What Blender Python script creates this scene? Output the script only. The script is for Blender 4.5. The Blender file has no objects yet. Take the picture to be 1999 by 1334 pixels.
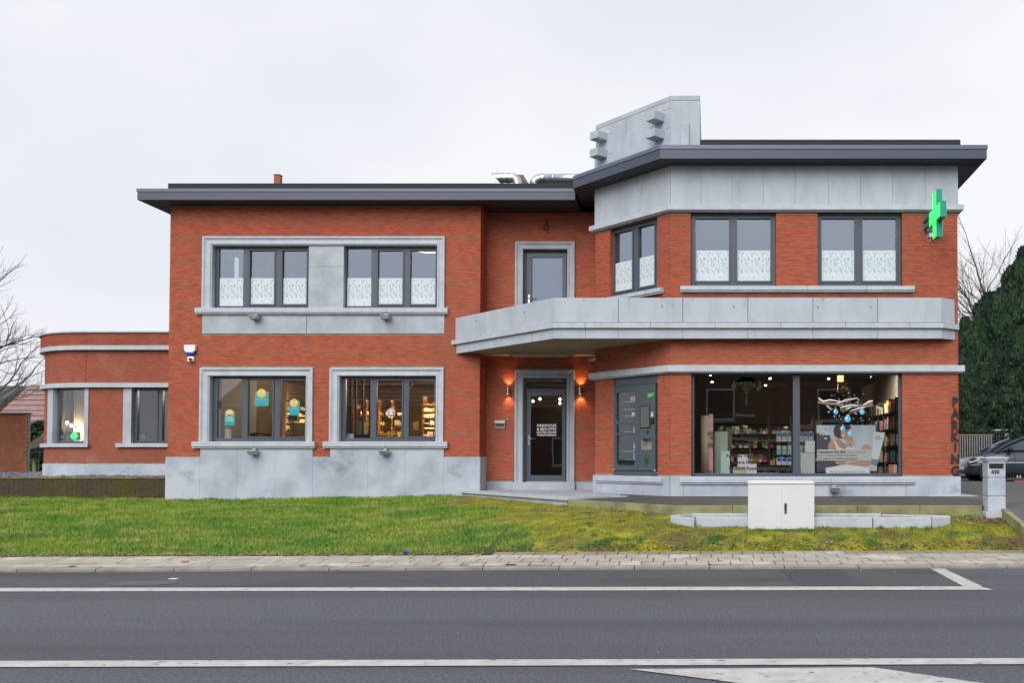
import bpy, math, random
import numpy as np
from mathutils import Vector, Matrix
random.seed(7); np.random.seed(7)
R = math.radians
S = bpy.context.scene
C = S.collection
# ------------------------------------------------------------------ camera
F, PX, HY, PITCH, H = 1800.0, 1390.0, 893.0, R(1.31), 1.5
PY = HY - F * math.tan(PITCH)
cd = bpy.data.cameras.new('camera'); cam = bpy.data.objects.new('camera', cd); C.objects.link(cam)
cam.location = (0, 0, H); cam.rotation_euler = (math.pi / 2 + PITCH, 0, 0)
cd.sensor_width = 36; cd.lens = F / 1999 * 36
cd.shift_x = (999.5 - PX) / 1999; cd.shift_y = (PY - 667) / 1999
cd.clip_start = .1; cd.clip_end = 1000
S.camera = cam
# ------------------------------------------------------------------ sky, sun, exposure
w = bpy.data.worlds.new('World'); S.world = w; w.use_nodes = True
nt = w.node_tree; nt.nodes.clear()
def wn(t): return nt.nodes.new(t)
sky = wn('ShaderNodeTexSky'); sky.sky_type = 'NISHITA'; sky.sun_disc = False
SUN_EL, SUN_AZ = R(37), R(-16)      # azimuth from -Y towards +X
sky.sun_elevation = SUN_EL; sky.sun_rotation = R(180) - SUN_AZ
tc = wn('ShaderNodeTexCoord'); mp = wn('ShaderNodeMapping'); mp.inputs['Scale'].default_value = (1.2, 1.2, 2.6)
no = wn('ShaderNodeTexNoise'); no.inputs['Scale'].default_value = 1.15; no.inputs['Detail'].default_value = 6; no.inputs['Roughness'].default_value = .45
rp = wn('ShaderNodeValToRGB')
rp.color_ramp.elements[0].position = .36; rp.color_ramp.elements[0].color = (4.05, 4.22, 4.75, 1)
rp.color_ramp.elements[1].position = .60; rp.color_ramp.elements[1].color = (5.15, 5.25, 5.4, 1)
mx = wn('ShaderNodeMix'); mx.data_type = 'RGBA'; mx.inputs[0].default_value = .97
bg = wn('ShaderNodeBackground'); bg.inputs[1].default_value = .1
out = wn('ShaderNodeOutputWorld')
L = nt.links.new
L(tc.outputs['Generated'], mp.inputs[0]); L(mp.outputs[0], no.inputs['Vector']); L(no.outputs['Fac'], rp.inputs[0])
L(sky.outputs[0], mx.inputs[6]); L(rp.outputs[0], mx.inputs[7]); L(mx.outputs[2], bg.inputs[0]); L(bg.outputs[0], out.inputs[0])
sd = bpy.data.lights.new('sun', 'SUN'); sd.energy = 1.5; sd.angle = R(50); sd.color = (1, .97, .93)
so = bpy.data.objects.new('sun', sd); C.objects.link(so)
sdir = Vector((math.sin(SUN_AZ) * math.cos(SUN_EL), -math.cos(SUN_AZ) * math.cos(SUN_EL), math.sin(SUN_EL)))
so.rotation_euler = sdir.to_track_quat('Z', 'Y').to_euler(); so.location = (0, -5, 30)
S.view_settings.view_transform = 'Standard'; S.view_settings.look = 'None'
S.view_settings.exposure = .86; S.view_settings.gamma = 1; S.view_settings.use_curve_mapping = False
S.cycles.max_bounces = 6; S.cycles.diffuse_bounces = 3; S.cycles.glossy_bounces = 4
S.cycles.transparent_max_bounces = 12; S.cycles.caustics_reflective = False; S.cycles.caustics_refractive = False
S.cycles.sample_clamp_indirect = 4
# ------------------------------------------------------------------ pixel -> place helpers
ct, st = math.cos(PITCH), math.sin(PITCH)
def pt(px, py, D):
    u, v = (px - PX) / F, (PY - py) / F
    k = D / (ct - v * st)
    return Vector((u * k, D, H + (st + v * ct) * k))
def X(px, D, py=700): return pt(px, py, D).x
def Z(py, D): return pt(PX, py, D).z
class Pl:                                   # an upright plane: u along, z up, w outwards
    def __init__(s, O, P):
        s.O = Vector(O); d = Vector(P) - s.O; s.len = d.length; s.e = d.normalized(); s.n = Vector((s.e.y, -s.e.x))
    def p(s, u, z, w=0): q = s.O + s.e * u + s.n * w; return (q.x, q.y, z)
    def hit(s, px, py, w=0):
        u, v = (px - PX) / F, (PY - py) / F
        d = Vector((u, ct - v * st)); O = s.O + s.n * w
        t = O.dot(s.n) / d.dot(s.n)
        q = d * t - O
        return q.dot(s.e), H + (st + v * ct) * t
class Arc:                                  # quarter round wall, u along the arc
    def __init__(s, c, r, a0): s.c = Vector(c); s.r = r; s.a0 = a0; s.len = r * math.pi / 2
    def p(s, u, z, w=0):
        a = s.a0 + u / s.r; r = s.r + w
        return (s.c.x + r * math.cos(a), s.c.y + r * math.sin(a), z)
# ------------------------------------------------------------------ object helpers
WL = {}
def wloc(o): return WL.get(o.name, Vector((0, 0, 0))) if o else Vector((0, 0, 0))
def tag(o, label=None, cat=None, group=None, kind=None):
    if label: o['label'] = label
    if cat: o['category'] = cat
    if group: o['group'] = group
    if kind: o['kind'] = kind
    return o
def empty(name, loc, label, cat, group=None, rz=0):
    o = bpy.data.objects.new(name, None); C.objects.link(o); o.location = loc; o.rotation_euler = (0, 0, rz)
    o.empty_display_size = .2; WL[o.name] = Vector(loc)
    return tag(o, label, cat, group)
def copy_tree(o, parent=None):
    c = o.copy(); C.objects.link(c); c.parent = parent
    for ch in o.children: copy_tree(ch, c)
    return c
class MB:
    def __init__(s): s.v = []; s.f = []; s.m = []; s.sm = []
    def add(s, vs, fs, m=0, smooth=False):
        b = len(s.v); s.v += [tuple(q) for q in vs]
        for f in fs: s.f.append([b + i for i in f]); s.m.append(m); s.sm.append(smooth)
        return s
    def hexa(s, p8, m=0, skip=()):          # p8: bottom 4 ccw, top 4
        fs = [(0, 3, 2, 1), (4, 5, 6, 7), (0, 1, 5, 4), (1, 2, 6, 5), (2, 3, 7, 6), (3, 0, 4, 7)]
        return s.add(p8, [f for i, f in enumerate(fs) if i not in skip], m)
    def box(s, x0, x1, y0, y1, z0, z1, m=0):
        return s.hexa([(x0, y0, z0), (x1, y0, z0), (x1, y1, z0), (x0, y1, z0), (x0, y0, z1), (x1, y0, z1), (x1, y1, z1), (x0, y1, z1)], m)
    def pbox(s, pl, u0, u1, z0, z1, w0, w1, m=0, skip=()):
        return s.hexa([pl.p(u0, z0, w1), pl.p(u1, z0, w1), pl.p(u1, z0, w0), pl.p(u0, z0, w0), pl.p(u0, z1, w1), pl.p(u1, z1, w1), pl.p(u1, z1, w0), pl.p(u0, z1, w0)], m, skip)
    def prism(s, poly, z0, z1, m=0):
        n = len(poly)
        a = sum(poly[i][0] * poly[(i + 1) % n][1] - poly[(i + 1) % n][0] * poly[i][1] for i in range(n))
        if a < 0: poly = poly[::-1]
        vs = [(x, y, z0) for x, y in poly] + [(x, y, z1) for x, y in poly]
        fs = [tuple(range(n))[::-1], tuple(range(n, 2 * n))] + [(i, (i + 1) % n, n + (i + 1) % n, n + i) for i in range(n)]
        return s.add(vs, fs, m)
    def pprism(s, pl, poly, w0, w1, m=0):   # outline in (u, z) extruded along w
        n = len(poly)
        vs = [pl.p(u, z, w1) for u, z in poly] + [pl.p(u, z, w0) for u, z in poly]
        fs = [tuple(range(n)), tuple(range(n, 2 * n))[::-1]] + [(i, n + i, n + (i + 1) % n, (i + 1) % n) for i in range(n)]
        return s.add(vs, fs, m)
    def tube(s, pts, rad, n=8, m=0, cap=True):
        pts = [Vector(p) for p in pts]
        if not hasattr(rad, '__len__'): rad = [rad] * len(pts)
        vs = []; fs = []
        ref = Vector((0, 0, 1))
        for i, p in enumerate(pts):
            d = (pts[min(i + 1, len(pts) - 1)] - pts[max(i - 1, 0)]).normalized()
            a = d.cross(ref)
            if a.length < .05: a = d.cross(Vector((1, 0, 0)))
            a.normalize(); b = d.cross(a)
            for k in range(n):
                t = 2 * math.pi * k / n
                vs.append(p + (a * math.cos(t) + b * math.sin(t)) * rad[i])
        for i in range(len(pts) - 1):
            for k in range(n):
                fs.append((i * n + k, i * n + (k + 1) % n, (i + 1) * n + (k + 1) % n, (i + 1) * n + k))
        s.add(vs, fs, m, True)
        if cap and n > 3:
            b = len(s.v) - len(vs)
            s.f.append([b + k for k in range(n)]); s.m.append(m); s.sm.append(False)
            s.f.append([b + (len(pts) - 1) * n + k for k in range(n)][::-1]); s.m.append(m); s.sm.append(False)
        return s
    def mesh(s, name, mats, c=Vector((0, 0, 0))):
        me = bpy.data.meshes.new(name)
        me.from_pydata([(a - c.x, b - c.y, d - c.z) for a, b, d in s.v], [], s.f)
        for mt in (mats if isinstance(mats, (list, tuple)) else [mats]): me.materials.append(mt)
        if any(s.m): me.polygons.foreach_set('material_index', s.m)
        if any(s.sm): me.polygons.foreach_set('use_smooth', s.sm)
        me.update()
        return me
    def build(s, name, mats, parent=None, bevel=0, kind=None, label=None, cat=None, group=None, fixn=False):
        if not s.v: return None
        a = np.array(s.v); lo, hi = a.min(0), a.max(0)
        c = Vector(((lo[0] + hi[0]) / 2, (lo[1] + hi[1]) / 2, lo[2]))
        if (fixn or bevel):
            pass
        me = s.mesh(name, mats, c)
        if fixn:
            import bmesh
            bm = bmesh.new(); bm.from_mesh(me); bmesh.ops.recalc_face_normals(bm, faces=bm.faces); bm.to_mesh(me); bm.free()
        o = bpy.data.objects.new(name, me); C.objects.link(o)
        o.parent = parent; o.location = c - wloc(parent); WL[o.name] = c
        if bevel:
            b = o.modifiers.new('bevel', 'BEVEL'); b.width = bevel; b.segments = 1; b.limit_method = 'ANGLE'; b.angle_limit = R(40)
        return tag(o, label, cat, group, kind)
def text_geo(txt, size, bold=0.0, align='CENTER'):
    cu = bpy.data.curves.new('t', 'FONT'); cu.body = txt; cu.size = size; cu.align_x = align; cu.align_y = 'CENTER'; cu.offset = bold; cu.resolution_u = 2
    ob = bpy.data.objects.new('t', cu); C.objects.link(ob)
    dg = bpy.context.evaluated_depsgraph_get(); me = ob.evaluated_get(dg).to_mesh()
    vs = [tuple(v.co) for v in me.vertices]; fs = [tuple(p.vertices) for p in me.polygons]
    ob.evaluated_get(dg).to_mesh_clear(); bpy.data.objects.remove(ob); bpy.data.curves.remove(cu)
    return vs, fs
def put_text(mb, pl, txt, u, z, w, size, thick=.002, bold=0.0, m=0, sx=1.0, align='CENTER', height=None):
    vs, fs = text_geo(txt, size, bold, align)
    if not vs: return
    n = len(vs)
    A = [pl.p(u + x * sx, z + y, w + thick) for x, y, _ in vs]
    if thick < .0015: mb.add(A, fs, m); return
    B = [pl.p(u + x * sx, z + y, w) for x, y, _ in vs]
    ed = {}
    for f in fs:
        for i in range(len(f)):
            a, b = f[i], f[(i + 1) % len(f)]
            if (b, a) in ed: del ed[(b, a)]
            else: ed[(a, b)] = 1
    mb.add(A + B, list(fs) + [(b, a, a + n, b + n) for a, b in ed], m)
def disc(cu, cz, ru, rz=None, n=20, a0=0, a1=2 * math.pi):
    rz = rz or ru
    full = abs(a1 - a0 - 2 * math.pi) < 1e-6
    k = n if full else n + 1
    return [(cu + ru * math.cos(a0 + (a1 - a0) * i / n), cz + rz * math.sin(a0 + (a1 - a0) * i / n)) for i in range(k)]
# ------------------------------------------------------------------ materials
MATS = {}
def nodes_of(m):
    m.use_nodes = True; t = m.node_tree; return t, t.nodes['Principled BSDF']
def mat(name, col, rough=.7, metal=0, col2=None, scale=3, detail=6, amt=(.35, .65), stretch=(1, 1, 1), bump=0, bscale=40, spec=None,
        col3=None, s3=.7, amt3=(.5, .7), st3=(1, 1, 1), emit=None, estr=0, coat=0, rv=0):
    m = bpy.data.materials.new(name); t, b = nodes_of(m)
    b.inputs['Base Color'].default_value = (*col, 1); b.inputs['Roughness'].default_value = rough; b.inputs['Metallic'].default_value = metal
    if spec is not None: b.inputs['Specular IOR Level'].default_value = spec
    if coat: b.inputs['Coat Weight'].default_value = coat
    if emit: b.inputs['Emission Color'].default_value = (*emit, 1); b.inputs['Emission Strength'].default_value = estr
    g = t.nodes.new('ShaderNodeNewGeometry')
    def noise(sc, stretch, det, lo, hi):
        mp = t.nodes.new('ShaderNodeMapping'); mp.inputs['Scale'].default_value = stretch
        n = t.nodes.new('ShaderNodeTexNoise'); n.inputs['Scale'].default_value = sc; n.inputs['Detail'].default_value = det; n.inputs['Roughness'].default_value = .6
        r = t.nodes.new('ShaderNodeMapRange'); r.inputs[1].default_value = lo; r.inputs[2].default_value = hi
        t.links.new(g.outputs['Position'], mp.inputs[0]); t.links.new(mp.outputs[0], n.inputs['Vector']); t.links.new(n.outputs['Fac'], r.inputs[0])
        return r.outputs[0]
    last = None
    if col2:
        x = t.nodes.new('ShaderNodeMix'); x.data_type = 'RGBA'
        x.inputs[6].default_value = (*col, 1); x.inputs[7].default_value = (*col2, 1)
        t.links.new(noise(scale, stretch, detail, *amt), x.inputs[0]); last = x.outputs[2]
    if col3:
        y = t.nodes.new('ShaderNodeMix'); y.data_type = 'RGBA'; y.inputs[6].default_value = (*col, 1); y.inputs[7].default_value = (*col3, 1)
        if last: t.links.new(last, y.inputs[6])
        t.links.new(noise(s3, st3, 5, *amt3), y.inputs[0]); last = y.outputs[2]
    if last: t.links.new(last, b.inputs['Base Color'])
    if bump:
        n = t.nodes.new('ShaderNodeTexNoise'); n.inputs['Scale'].default_value = bscale; n.inputs['Detail'].default_value = 5
        bp = t.nodes.new('ShaderNodeBump'); bp.inputs['Strength'].default_value = bump; bp.inputs['Distance'].default_value = .01
        t.links.new(g.outputs['Position'], n.inputs['Vector']); t.links.new(n.outputs['Fac'], bp.inputs['Height']); t.links.new(bp.outputs[0], b.inputs['Normal'])
    MATS[name] = m
    return m
def glass_mat(name, refl=.14, tint=(.96, .975, .98), gc=(.93, .96, 1, 1)):
    m = bpy.data.materials.new(name); m.use_nodes = True; t = m.node_tree; t.nodes.clear()
    o = t.nodes.new('ShaderNodeOutputMaterial'); tr = t.nodes.new('ShaderNodeBsdfTransparent'); tr.inputs[0].default_value = (*tint, 1)
    gl = t.nodes.new('ShaderNodeBsdfGlossy'); gl.inputs['Roughness'].default_value = .004; gl.inputs['Color'].default_value = gc
    lf = t.nodes.new('ShaderNodeLayerWeight'); lf.inputs[0].default_value = .5
    pw = t.nodes.new('ShaderNodeMath'); pw.operation = 'POWER'; pw.inputs[1].default_value = 4; t.links.new(lf.outputs['Facing'], pw.inputs[0])
    ad = t.nodes.new('ShaderNodeMath'); ad.operation = 'MULTIPLY_ADD'; ad.inputs[1].default_value = .9; ad.inputs[2].default_value = refl; ad.use_clamp = True
    x = t.nodes.new('ShaderNodeMixShader')
    # faint waviness of real float glass
    g = t.nodes.new('ShaderNodeNewGeometry'); n = t.nodes.new('ShaderNodeTexNoise'); n.inputs['Scale'].default_value = 1.3; n.inputs['Detail'].default_value = 1
    bp = t.nodes.new('ShaderNodeBump'); bp.inputs['Strength'].default_value = .04; bp.inputs['Distance'].default_value = .02
    t.links.new(g.outputs['Position'], n.inputs['Vector']); t.links.new(n.outputs['Fac'], bp.inputs['Height']); t.links.new(bp.outputs[0], gl.inputs['Normal'])
    t.links.new(pw.outputs[0], ad.inputs[0]); t.links.new(ad.outputs[0], x.inputs[0]); t.links.new(tr.outputs[0], x.inputs[1]); t.links.new(gl.outputs[0], x.inputs[2]); t.links.new(x.outputs[0], o.inputs[0])
    return m
M = {}
M['brick'] = mat('brick', (.52, .092, .032), .82, col2=(.33, .050, .020), scale=1, stretch=(5, 5, 20), detail=2, amt=(.38, .66), bump=.4, bscale=90,
                 col3=(.34, .065, .03), s3=.6, amt3=(.52, .75))
M['brick_wing'] = mat('brick_wing', (.42, .075, .032), .85, col2=(.30, .05, .026), scale=1, stretch=(5, 5, 20), detail=2, bump=.4, bscale=90,
                 col3=(.38, .16, .11), s3=1.1, amt3=(.55, .75))
M['mortar'] = mat('mortar', (.36, .29, .22), .95, col2=(.25, .20, .15), scale=4, bump=.5, bscale=70)
M['stone'] = mat('stone', (.44, .48, .54), .7, col2=(.35, .385, .43), scale=2.2, amt=(.38, .62), bump=.12, bscale=60, col3=(.23, .255, .29), s3=.9, amt3=(.56, .82), st3=(1.4, 1.4, .9))
M['stone_sill'] = mat('stone_sill', (.49, .525, .58), .65, col2=(.41, .445, .49), scale=5, bump=.12, bscale=60)
M['stone_plinth'] = mat('stone_plinth', (.47, .52, .59), .7, col2=(.33, .38, .45), scale=1.7, detail=9, amt=(.38, .64), bump=.15, bscale=50, col3=(.15, .17, .19), s3=1.3, amt3=(.6, .78), st3=(1, 1, 1.3))
M['stone_streak'] = mat('stone_streak', (.44, .48, .54), .7, col2=(.36, .40, .45), scale=1, stretch=(3, 3, 1), amt=(.42, .7), bump=.15, bscale=60, col3=(.17, .18, .19), s3=1.6, amt3=(.62, .88), st3=(4, 4, .8))
M['joint'] = mat('joint', (.20, .21, .23), .95)
M['frame'] = mat('frame', (.065, .082, .108), .42, spec=.5)
M['fascia'] = mat('fascia', (.050, .064, .098), .38, col2=(.045, .057, .088), scale=1.2)
M['trim'] = mat('trim', (.095, .125, .18), .34)
M['membrane'] = mat('membrane', (.022, .023, .028), .8, bump=.5, bscale=8)
M['soffit'] = mat('soffit', (.035, .037, .043), .6, col2=(.022, .023, .028), scale=5, stretch=(.3, 6, 1))
M['render'] = mat('render', (.31, .27, .19), .9, col2=(.24, .205, .145), scale=2)
M['white'] = mat('white', (.78, .79, .80), .45)
M['white_wall'] = mat('white_wall', (.6, .59, .55), .8)
M['dark'] = mat('dark', (.03, .03, .032), .6)
M['black'] = mat('black', (.012, .012, .013), .45)
M['steel'] = mat('steel', (.55, .56, .57), .28, metal=1)
M['zinc'] = mat('zinc', (.62, .66, .68), .35, metal=.9, col2=(.45, .48, .5), scale=6)
M['blue'] = mat('blue', (.01, .03, .45), .35)
M['glass'] = glass_mat('glass', .075)
M['glass_up'] = glass_mat('glass_up', .25, (.92, .95, .97), (.82, .89, 1, 1))
M['glass_wing'] = glass_mat('glass_wing', .08, (.93, .96, .97))
M['glass_shop'] = glass_mat('glass_shop', .055)
M['film'] = mat('film', (.60, .68, .72), .7)
M['film_print'] = mat('film_print', (.14, .20, .23), .7)
M['led'] = mat('led', (.02, .5, .1), .5, emit=(.0, 1, .12), estr=1.2)
M['teal'] = mat('teal', (.01, .25, .24), .35)
M['asphalt'] = mat('asphalt', (.042, .047, .058), .8, col2=(.145, .155, .18), scale=38, detail=8, amt=(.36, .66), bump=1, bscale=60, col3=(.05, .053, .060), s3=.55, amt3=(.42, .80), st3=(.12, 1.7, 1))
M['asphalt_dark'] = mat('asphalt_dark', (.05, .05, .058), .8, col2=(.10, .10, .112), scale=34, detail=6, amt=(.35, .68), bump=.5, bscale=90, col3=(.048, .05, .058), s3=.8, amt3=(.5, .62), st3=(.35, 1.2, 1))
M['asphalt_yard'] = mat('asphalt_yard', (.11, .112, .112), .85, col2=(.085, .086, .086), scale=1.3, bump=.3, bscale=100)
M['forecourt'] = mat('forecourt', (.085, .082, .075), .85, col2=(.06, .058, .052), scale=2.3, bump=.3, bscale=90)
M['paint'] = mat('paint', (.58, .56, .545), .6, col2=(.44, .425, .41), scale=5, detail=8, bump=.5, bscale=110, col3=(.14, .14, .14), s3=16, amt3=(.60, .66), st3=(.6, 1.2, 1))
M['paver'] = mat('paver', (.43, .40, .35), .9, col2=(.33, .305, .26), scale=2.4, bump=.3, bscale=80, col3=(.50, .47, .42), s3=1.7, amt3=(.55, .6))
M['paver_brown'] = mat('paver_brown', (.33, .27, .21), .9, col2=(.23, .19, .15), scale=3, bump=.3, bscale=80)
M['kerb'] = mat('kerb', (.34, .30, .26), .9, col2=(.22, .20, .17), scale=3, bump=.4, bscale=60)
M['sand'] = mat('sand', (.025, .02, .013), .95, col2=(.02, .022, .01), scale=6)
M['soil'] = mat('soil', (.10, .11, .03), .95, col2=(.05, .085, .014), scale=1.5, bump=1, bscale=30)
M['moss'] = mat('moss', (.30, .29, .014), .95, col2=(.15, .16, .014), scale=3.2, amt=(.38, .62), detail=9, bump=1, bscale=45, col3=(.12, .08, .042), s3=1.4, amt3=(.5, .68), st3=(1, 1.6, 1))
M['mossy_edge'] = mat('mossy_edge', (.30, .31, .14), .9, col2=(.16, .15, .085), scale=2.5, bump=.3, bscale=50)
M['mossy_brick'] = mat('mossy_brick', (.06, .048, .032), .95, col2=(.072, .068, .010), scale=1.6, amt=(.42, .58), detail=8, bump=.8, bscale=40, col3=(.13, .10, .075), s3=3, amt3=(.58, .72))
M['moss_cap'] = mat('moss_cap', (.20, .17, .02), .95, col2=(.10, .07, .04), scale=5, bump=.8, bscale=40)
M['slate'] = mat('slate', (.10, .11, .13), .6, col2=(.17, .185, .21), scale=9, bump=.3)
def blade_mat(name, c1, c2, c3):
    m = mat(name, c1, .75, col2=c2, scale=.9, amt=(.38, .6), col3=c3, s3=1.5, amt3=(.5, .68), st3=(.8, 1.5, .3)); return m
M['blade'] = blade_mat('blade', (.25, .37, .028), (.11, .27, .02), (.46, .42, .11))
M['blade_dark'] = blade_mat('blade_dark', (.09, .23, .035), (.06, .16, .03), (.20, .30, .06))
M['leaf'] = mat('leaf', (.012, .04, .022), .7, col2=(.04, .085, .035), scale=1.6, amt=(.4, .65), detail=5)
M['bark'] = mat('bark', (.10, .075, .065), .9, col2=(.06, .05, .04), scale=4)
M['twig'] = mat('twig', (.13, .085, .10), .9)
M['twig_moss'] = mat('twig_moss', (.17, .16, .07), .9)
M['cab'] = mat('cab', (.68, .70, .71), .5, col2=(.64, .66, .67), scale=2, col3=(.42, .42, .38), s3=7, amt3=(.68, .8))
M['lit'] = mat('lit', (.9, .8, .6), .5, emit=(1, .66, .30), estr=7)
M['lit_w'] = mat('lit_w', (.9, .85, .7), .5, emit=(1, .86, .62), estr=9)
M['strip'] = mat('strip', (.9, .8, .6), .5, emit=(1, .64, .28), estr=20)
M['added_strip_dim'] = mat('added_strip_dim', (.9, .8, .6), .5, emit=(1, .78, .5), estr=7)  # glow added to brighten goods on the rear shop shelving
M['wood'] = mat('wood', (.35, .20, .10), .6, col2=(.25, .13, .06), scale=3, stretch=(1, 1, 8))
# ------------------------------------------------------------------ planes of the building
DL, DR, DB, DC = 20.18, 20.75, 17.81, 17.58
XL0, XL1 = X(329.5, DL, 650), X(937, DL, 700)
CB = (-2.47, 19.43)                                     # back end of the slanted bay wall
CF = (X(1309, DB, 500), DB)                             # bay corner
XR = X(1870.5, DB, 650)
LF = Pl((XL0, DL), (XL1, DL))
RET = Pl((XL1, DL), (XL1, DR))
REC = Pl((XL1, DR), (CB[0], DR))
DIA = Pl(CB, CF)
BF = Pl(CF, (XR, DB))
BR = Pl((XR, DB), (XR, 27.5))
BL = Pl((CB[0], DR), CB)
SOF_L = Z(390, 19.73)
SOF_R = Z(309.3, 17.41)
SOF_C = Z(660, DC)
CRS = .0487
ZFL, ZUP = .80, 3.95
bld = empty('pharmacy_building', (0, 21, .6), 'red brick two storey building with grey stone bands and flat dark eaves behind the lawn', 'building')
# ------------------------------------------------------------------ walls with openings and bricks
def cutline(u0, u1, z0, z1, holes):
    seg = [(u0, u1)]
    for (a, b, c, d) in holes:
        if d <= z0 + 1e-4 or c >= z1 - 1e-4: continue
        new = []
        for (s, e) in seg:
            if b <= s or a >= e: new.append((s, e)); continue
            if a > s: new.append((s, a))
            if b < e: new.append((b, e))
        seg = new
    return seg
BRICKS = MB(); BRICKS_W = MB()
single = []                                # whole bricks on the bay front that become objects of their own
def wall(pl, u0, u1, z0, z1, holes=(), nobrick=(), step=None, wing=False, pick=False, core=.30, phase=0, trim0=0, trim1=0, back=True):
    # core (mortar) ; holes grown a little so that brick ends stand proud of it
    mb = MB(); g = .008
    hs = [(a - g, b + g, c - g, d + g) for a, b, c, d in holes]
    zs = sorted(set([z0, z1] + [min(max(q, z0), z1) for h in hs for q in h[2:]]))
    for a, b in zip(zs[:-1], zs[1:]):
        if b - a < 1e-4: continue
        for s, e in cutline(u0 + g + trim0, u1 - g - trim1, a, b, hs):
            n = max(1, int((e - s) / step)) if step else 1
            for k in range(n): mb.pbox(pl, s + (e - s) * k / n, s + (e - s) * (k + 1) / n, a, b, -core, -.009)
    o = mb.build('brick_wall', M['mortar'], bld)
    B = BRICKS_W if wing else BRICKS
    hb = list(holes) + list(nobrick)
    k0 = int(math.floor(z0 / CRS)); k1 = int(math.ceil(z1 / CRS))
    for k in range(k0, k1):
        a = k * CRS; b = a + .0335
        if a < z0 - 1e-6 or b > z1 + .001: continue
        for s, e in cutline(u0, u1, a, b, hb):
            off = (.1 * (k % 2) + phase + .035 * ((k * 7) % 3)) % .2
            q = math.floor((s - off) / .2) * .2 + off
            while q < e - 1e-6:
                s2, e2 = max(q, s), min(q + .195, e)
                if e2 - s2 > .012:
                    dw = random.uniform(-.0015, .0015)
                    if pick and e2 - s2 > .196: single.append((pl, s2, a, dw))
                    else: B.pbox(pl, s2, e2, a, b, -.10, dw, 0, (4,))
                q += .2
    return o
def stone_panels(pl, cuts, z0, z1, w0=-.03, w1=.012, m='stone', gap=.004, parent=None, name='stone_panel'):
    for a, b in zip(cuts[:-1], cuts[1:]):
        MB().pbox(pl, a + gap, b - gap, z0, z1, w0, w1 + random.uniform(-.001, .001)).build(name, M[m], parent or bld, bevel=.003)
def U(pl, px, py=700, w=0): return pl.hit(px, py, w)[0]
def ZZ(pl, py, px, w=0): return pl.hit(px, py, w)[1]
# ---- window builder --------------------------------------------------------
def film_strokes(mb, pl, u0, u1, z0, z1, w, seed):
    rnd = random.Random(5)
    tw = .205
    st = []
    for cx in (.05, .125, .18):                           # canes
        zz = 0
        while zz < 1:
            st.append((cx, zz * 1, cx + rnd.uniform(-.006, .006), min(1, zz + rnd.uniform(.2, .42)), .006)); zz += rnd.uniform(.25, .45)
    for k in range(30):                                    # leaves
        x, z = rnd.random() * tw, rnd.random(); a = rnd.uniform(-2.6, -.5); l = rnd.uniform(.035, .07)
        st.append((x, z, x + l * math.cos(a), z + l * math.sin(a) / (z1 - z0), rnd.uniform(.008, .014)))
    n = int((u1 - u0) / tw) + 2
    for i in range(-1, n):
        for (xa, za, xb, zb, t) in st:
            A = (u0 + i * tw + xa + seed * .05, z0 + za * (z1 - z0)); B = (u0 + i * tw + xb + seed * .05, z0 + zb * (z1 - z0))
            if min(A[0], B[0]) < u0 + .006 or max(A[0], B[0]) > u1 - .006 or min(A[1], B[1]) < z0 + .004 or max(A[1], B[1]) > z1 - .004: continue
            dx, dz = B[0] - A[0], B[1] - A[1]; l = math.hypot(dx, dz) or 1; nx, nz = -dz / l * t / 2, dx / l * t / 2
            mid = ((A[0] + B[0]) / 2, (A[1] + B[1]) / 2)
            mb.add([pl.p(*q, w) for q in (A, (mid[0] + nx, mid[1] + nz), B, (mid[0] - nx, mid[1] - nz))], [(0, 1, 2, 3)], 1)
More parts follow.
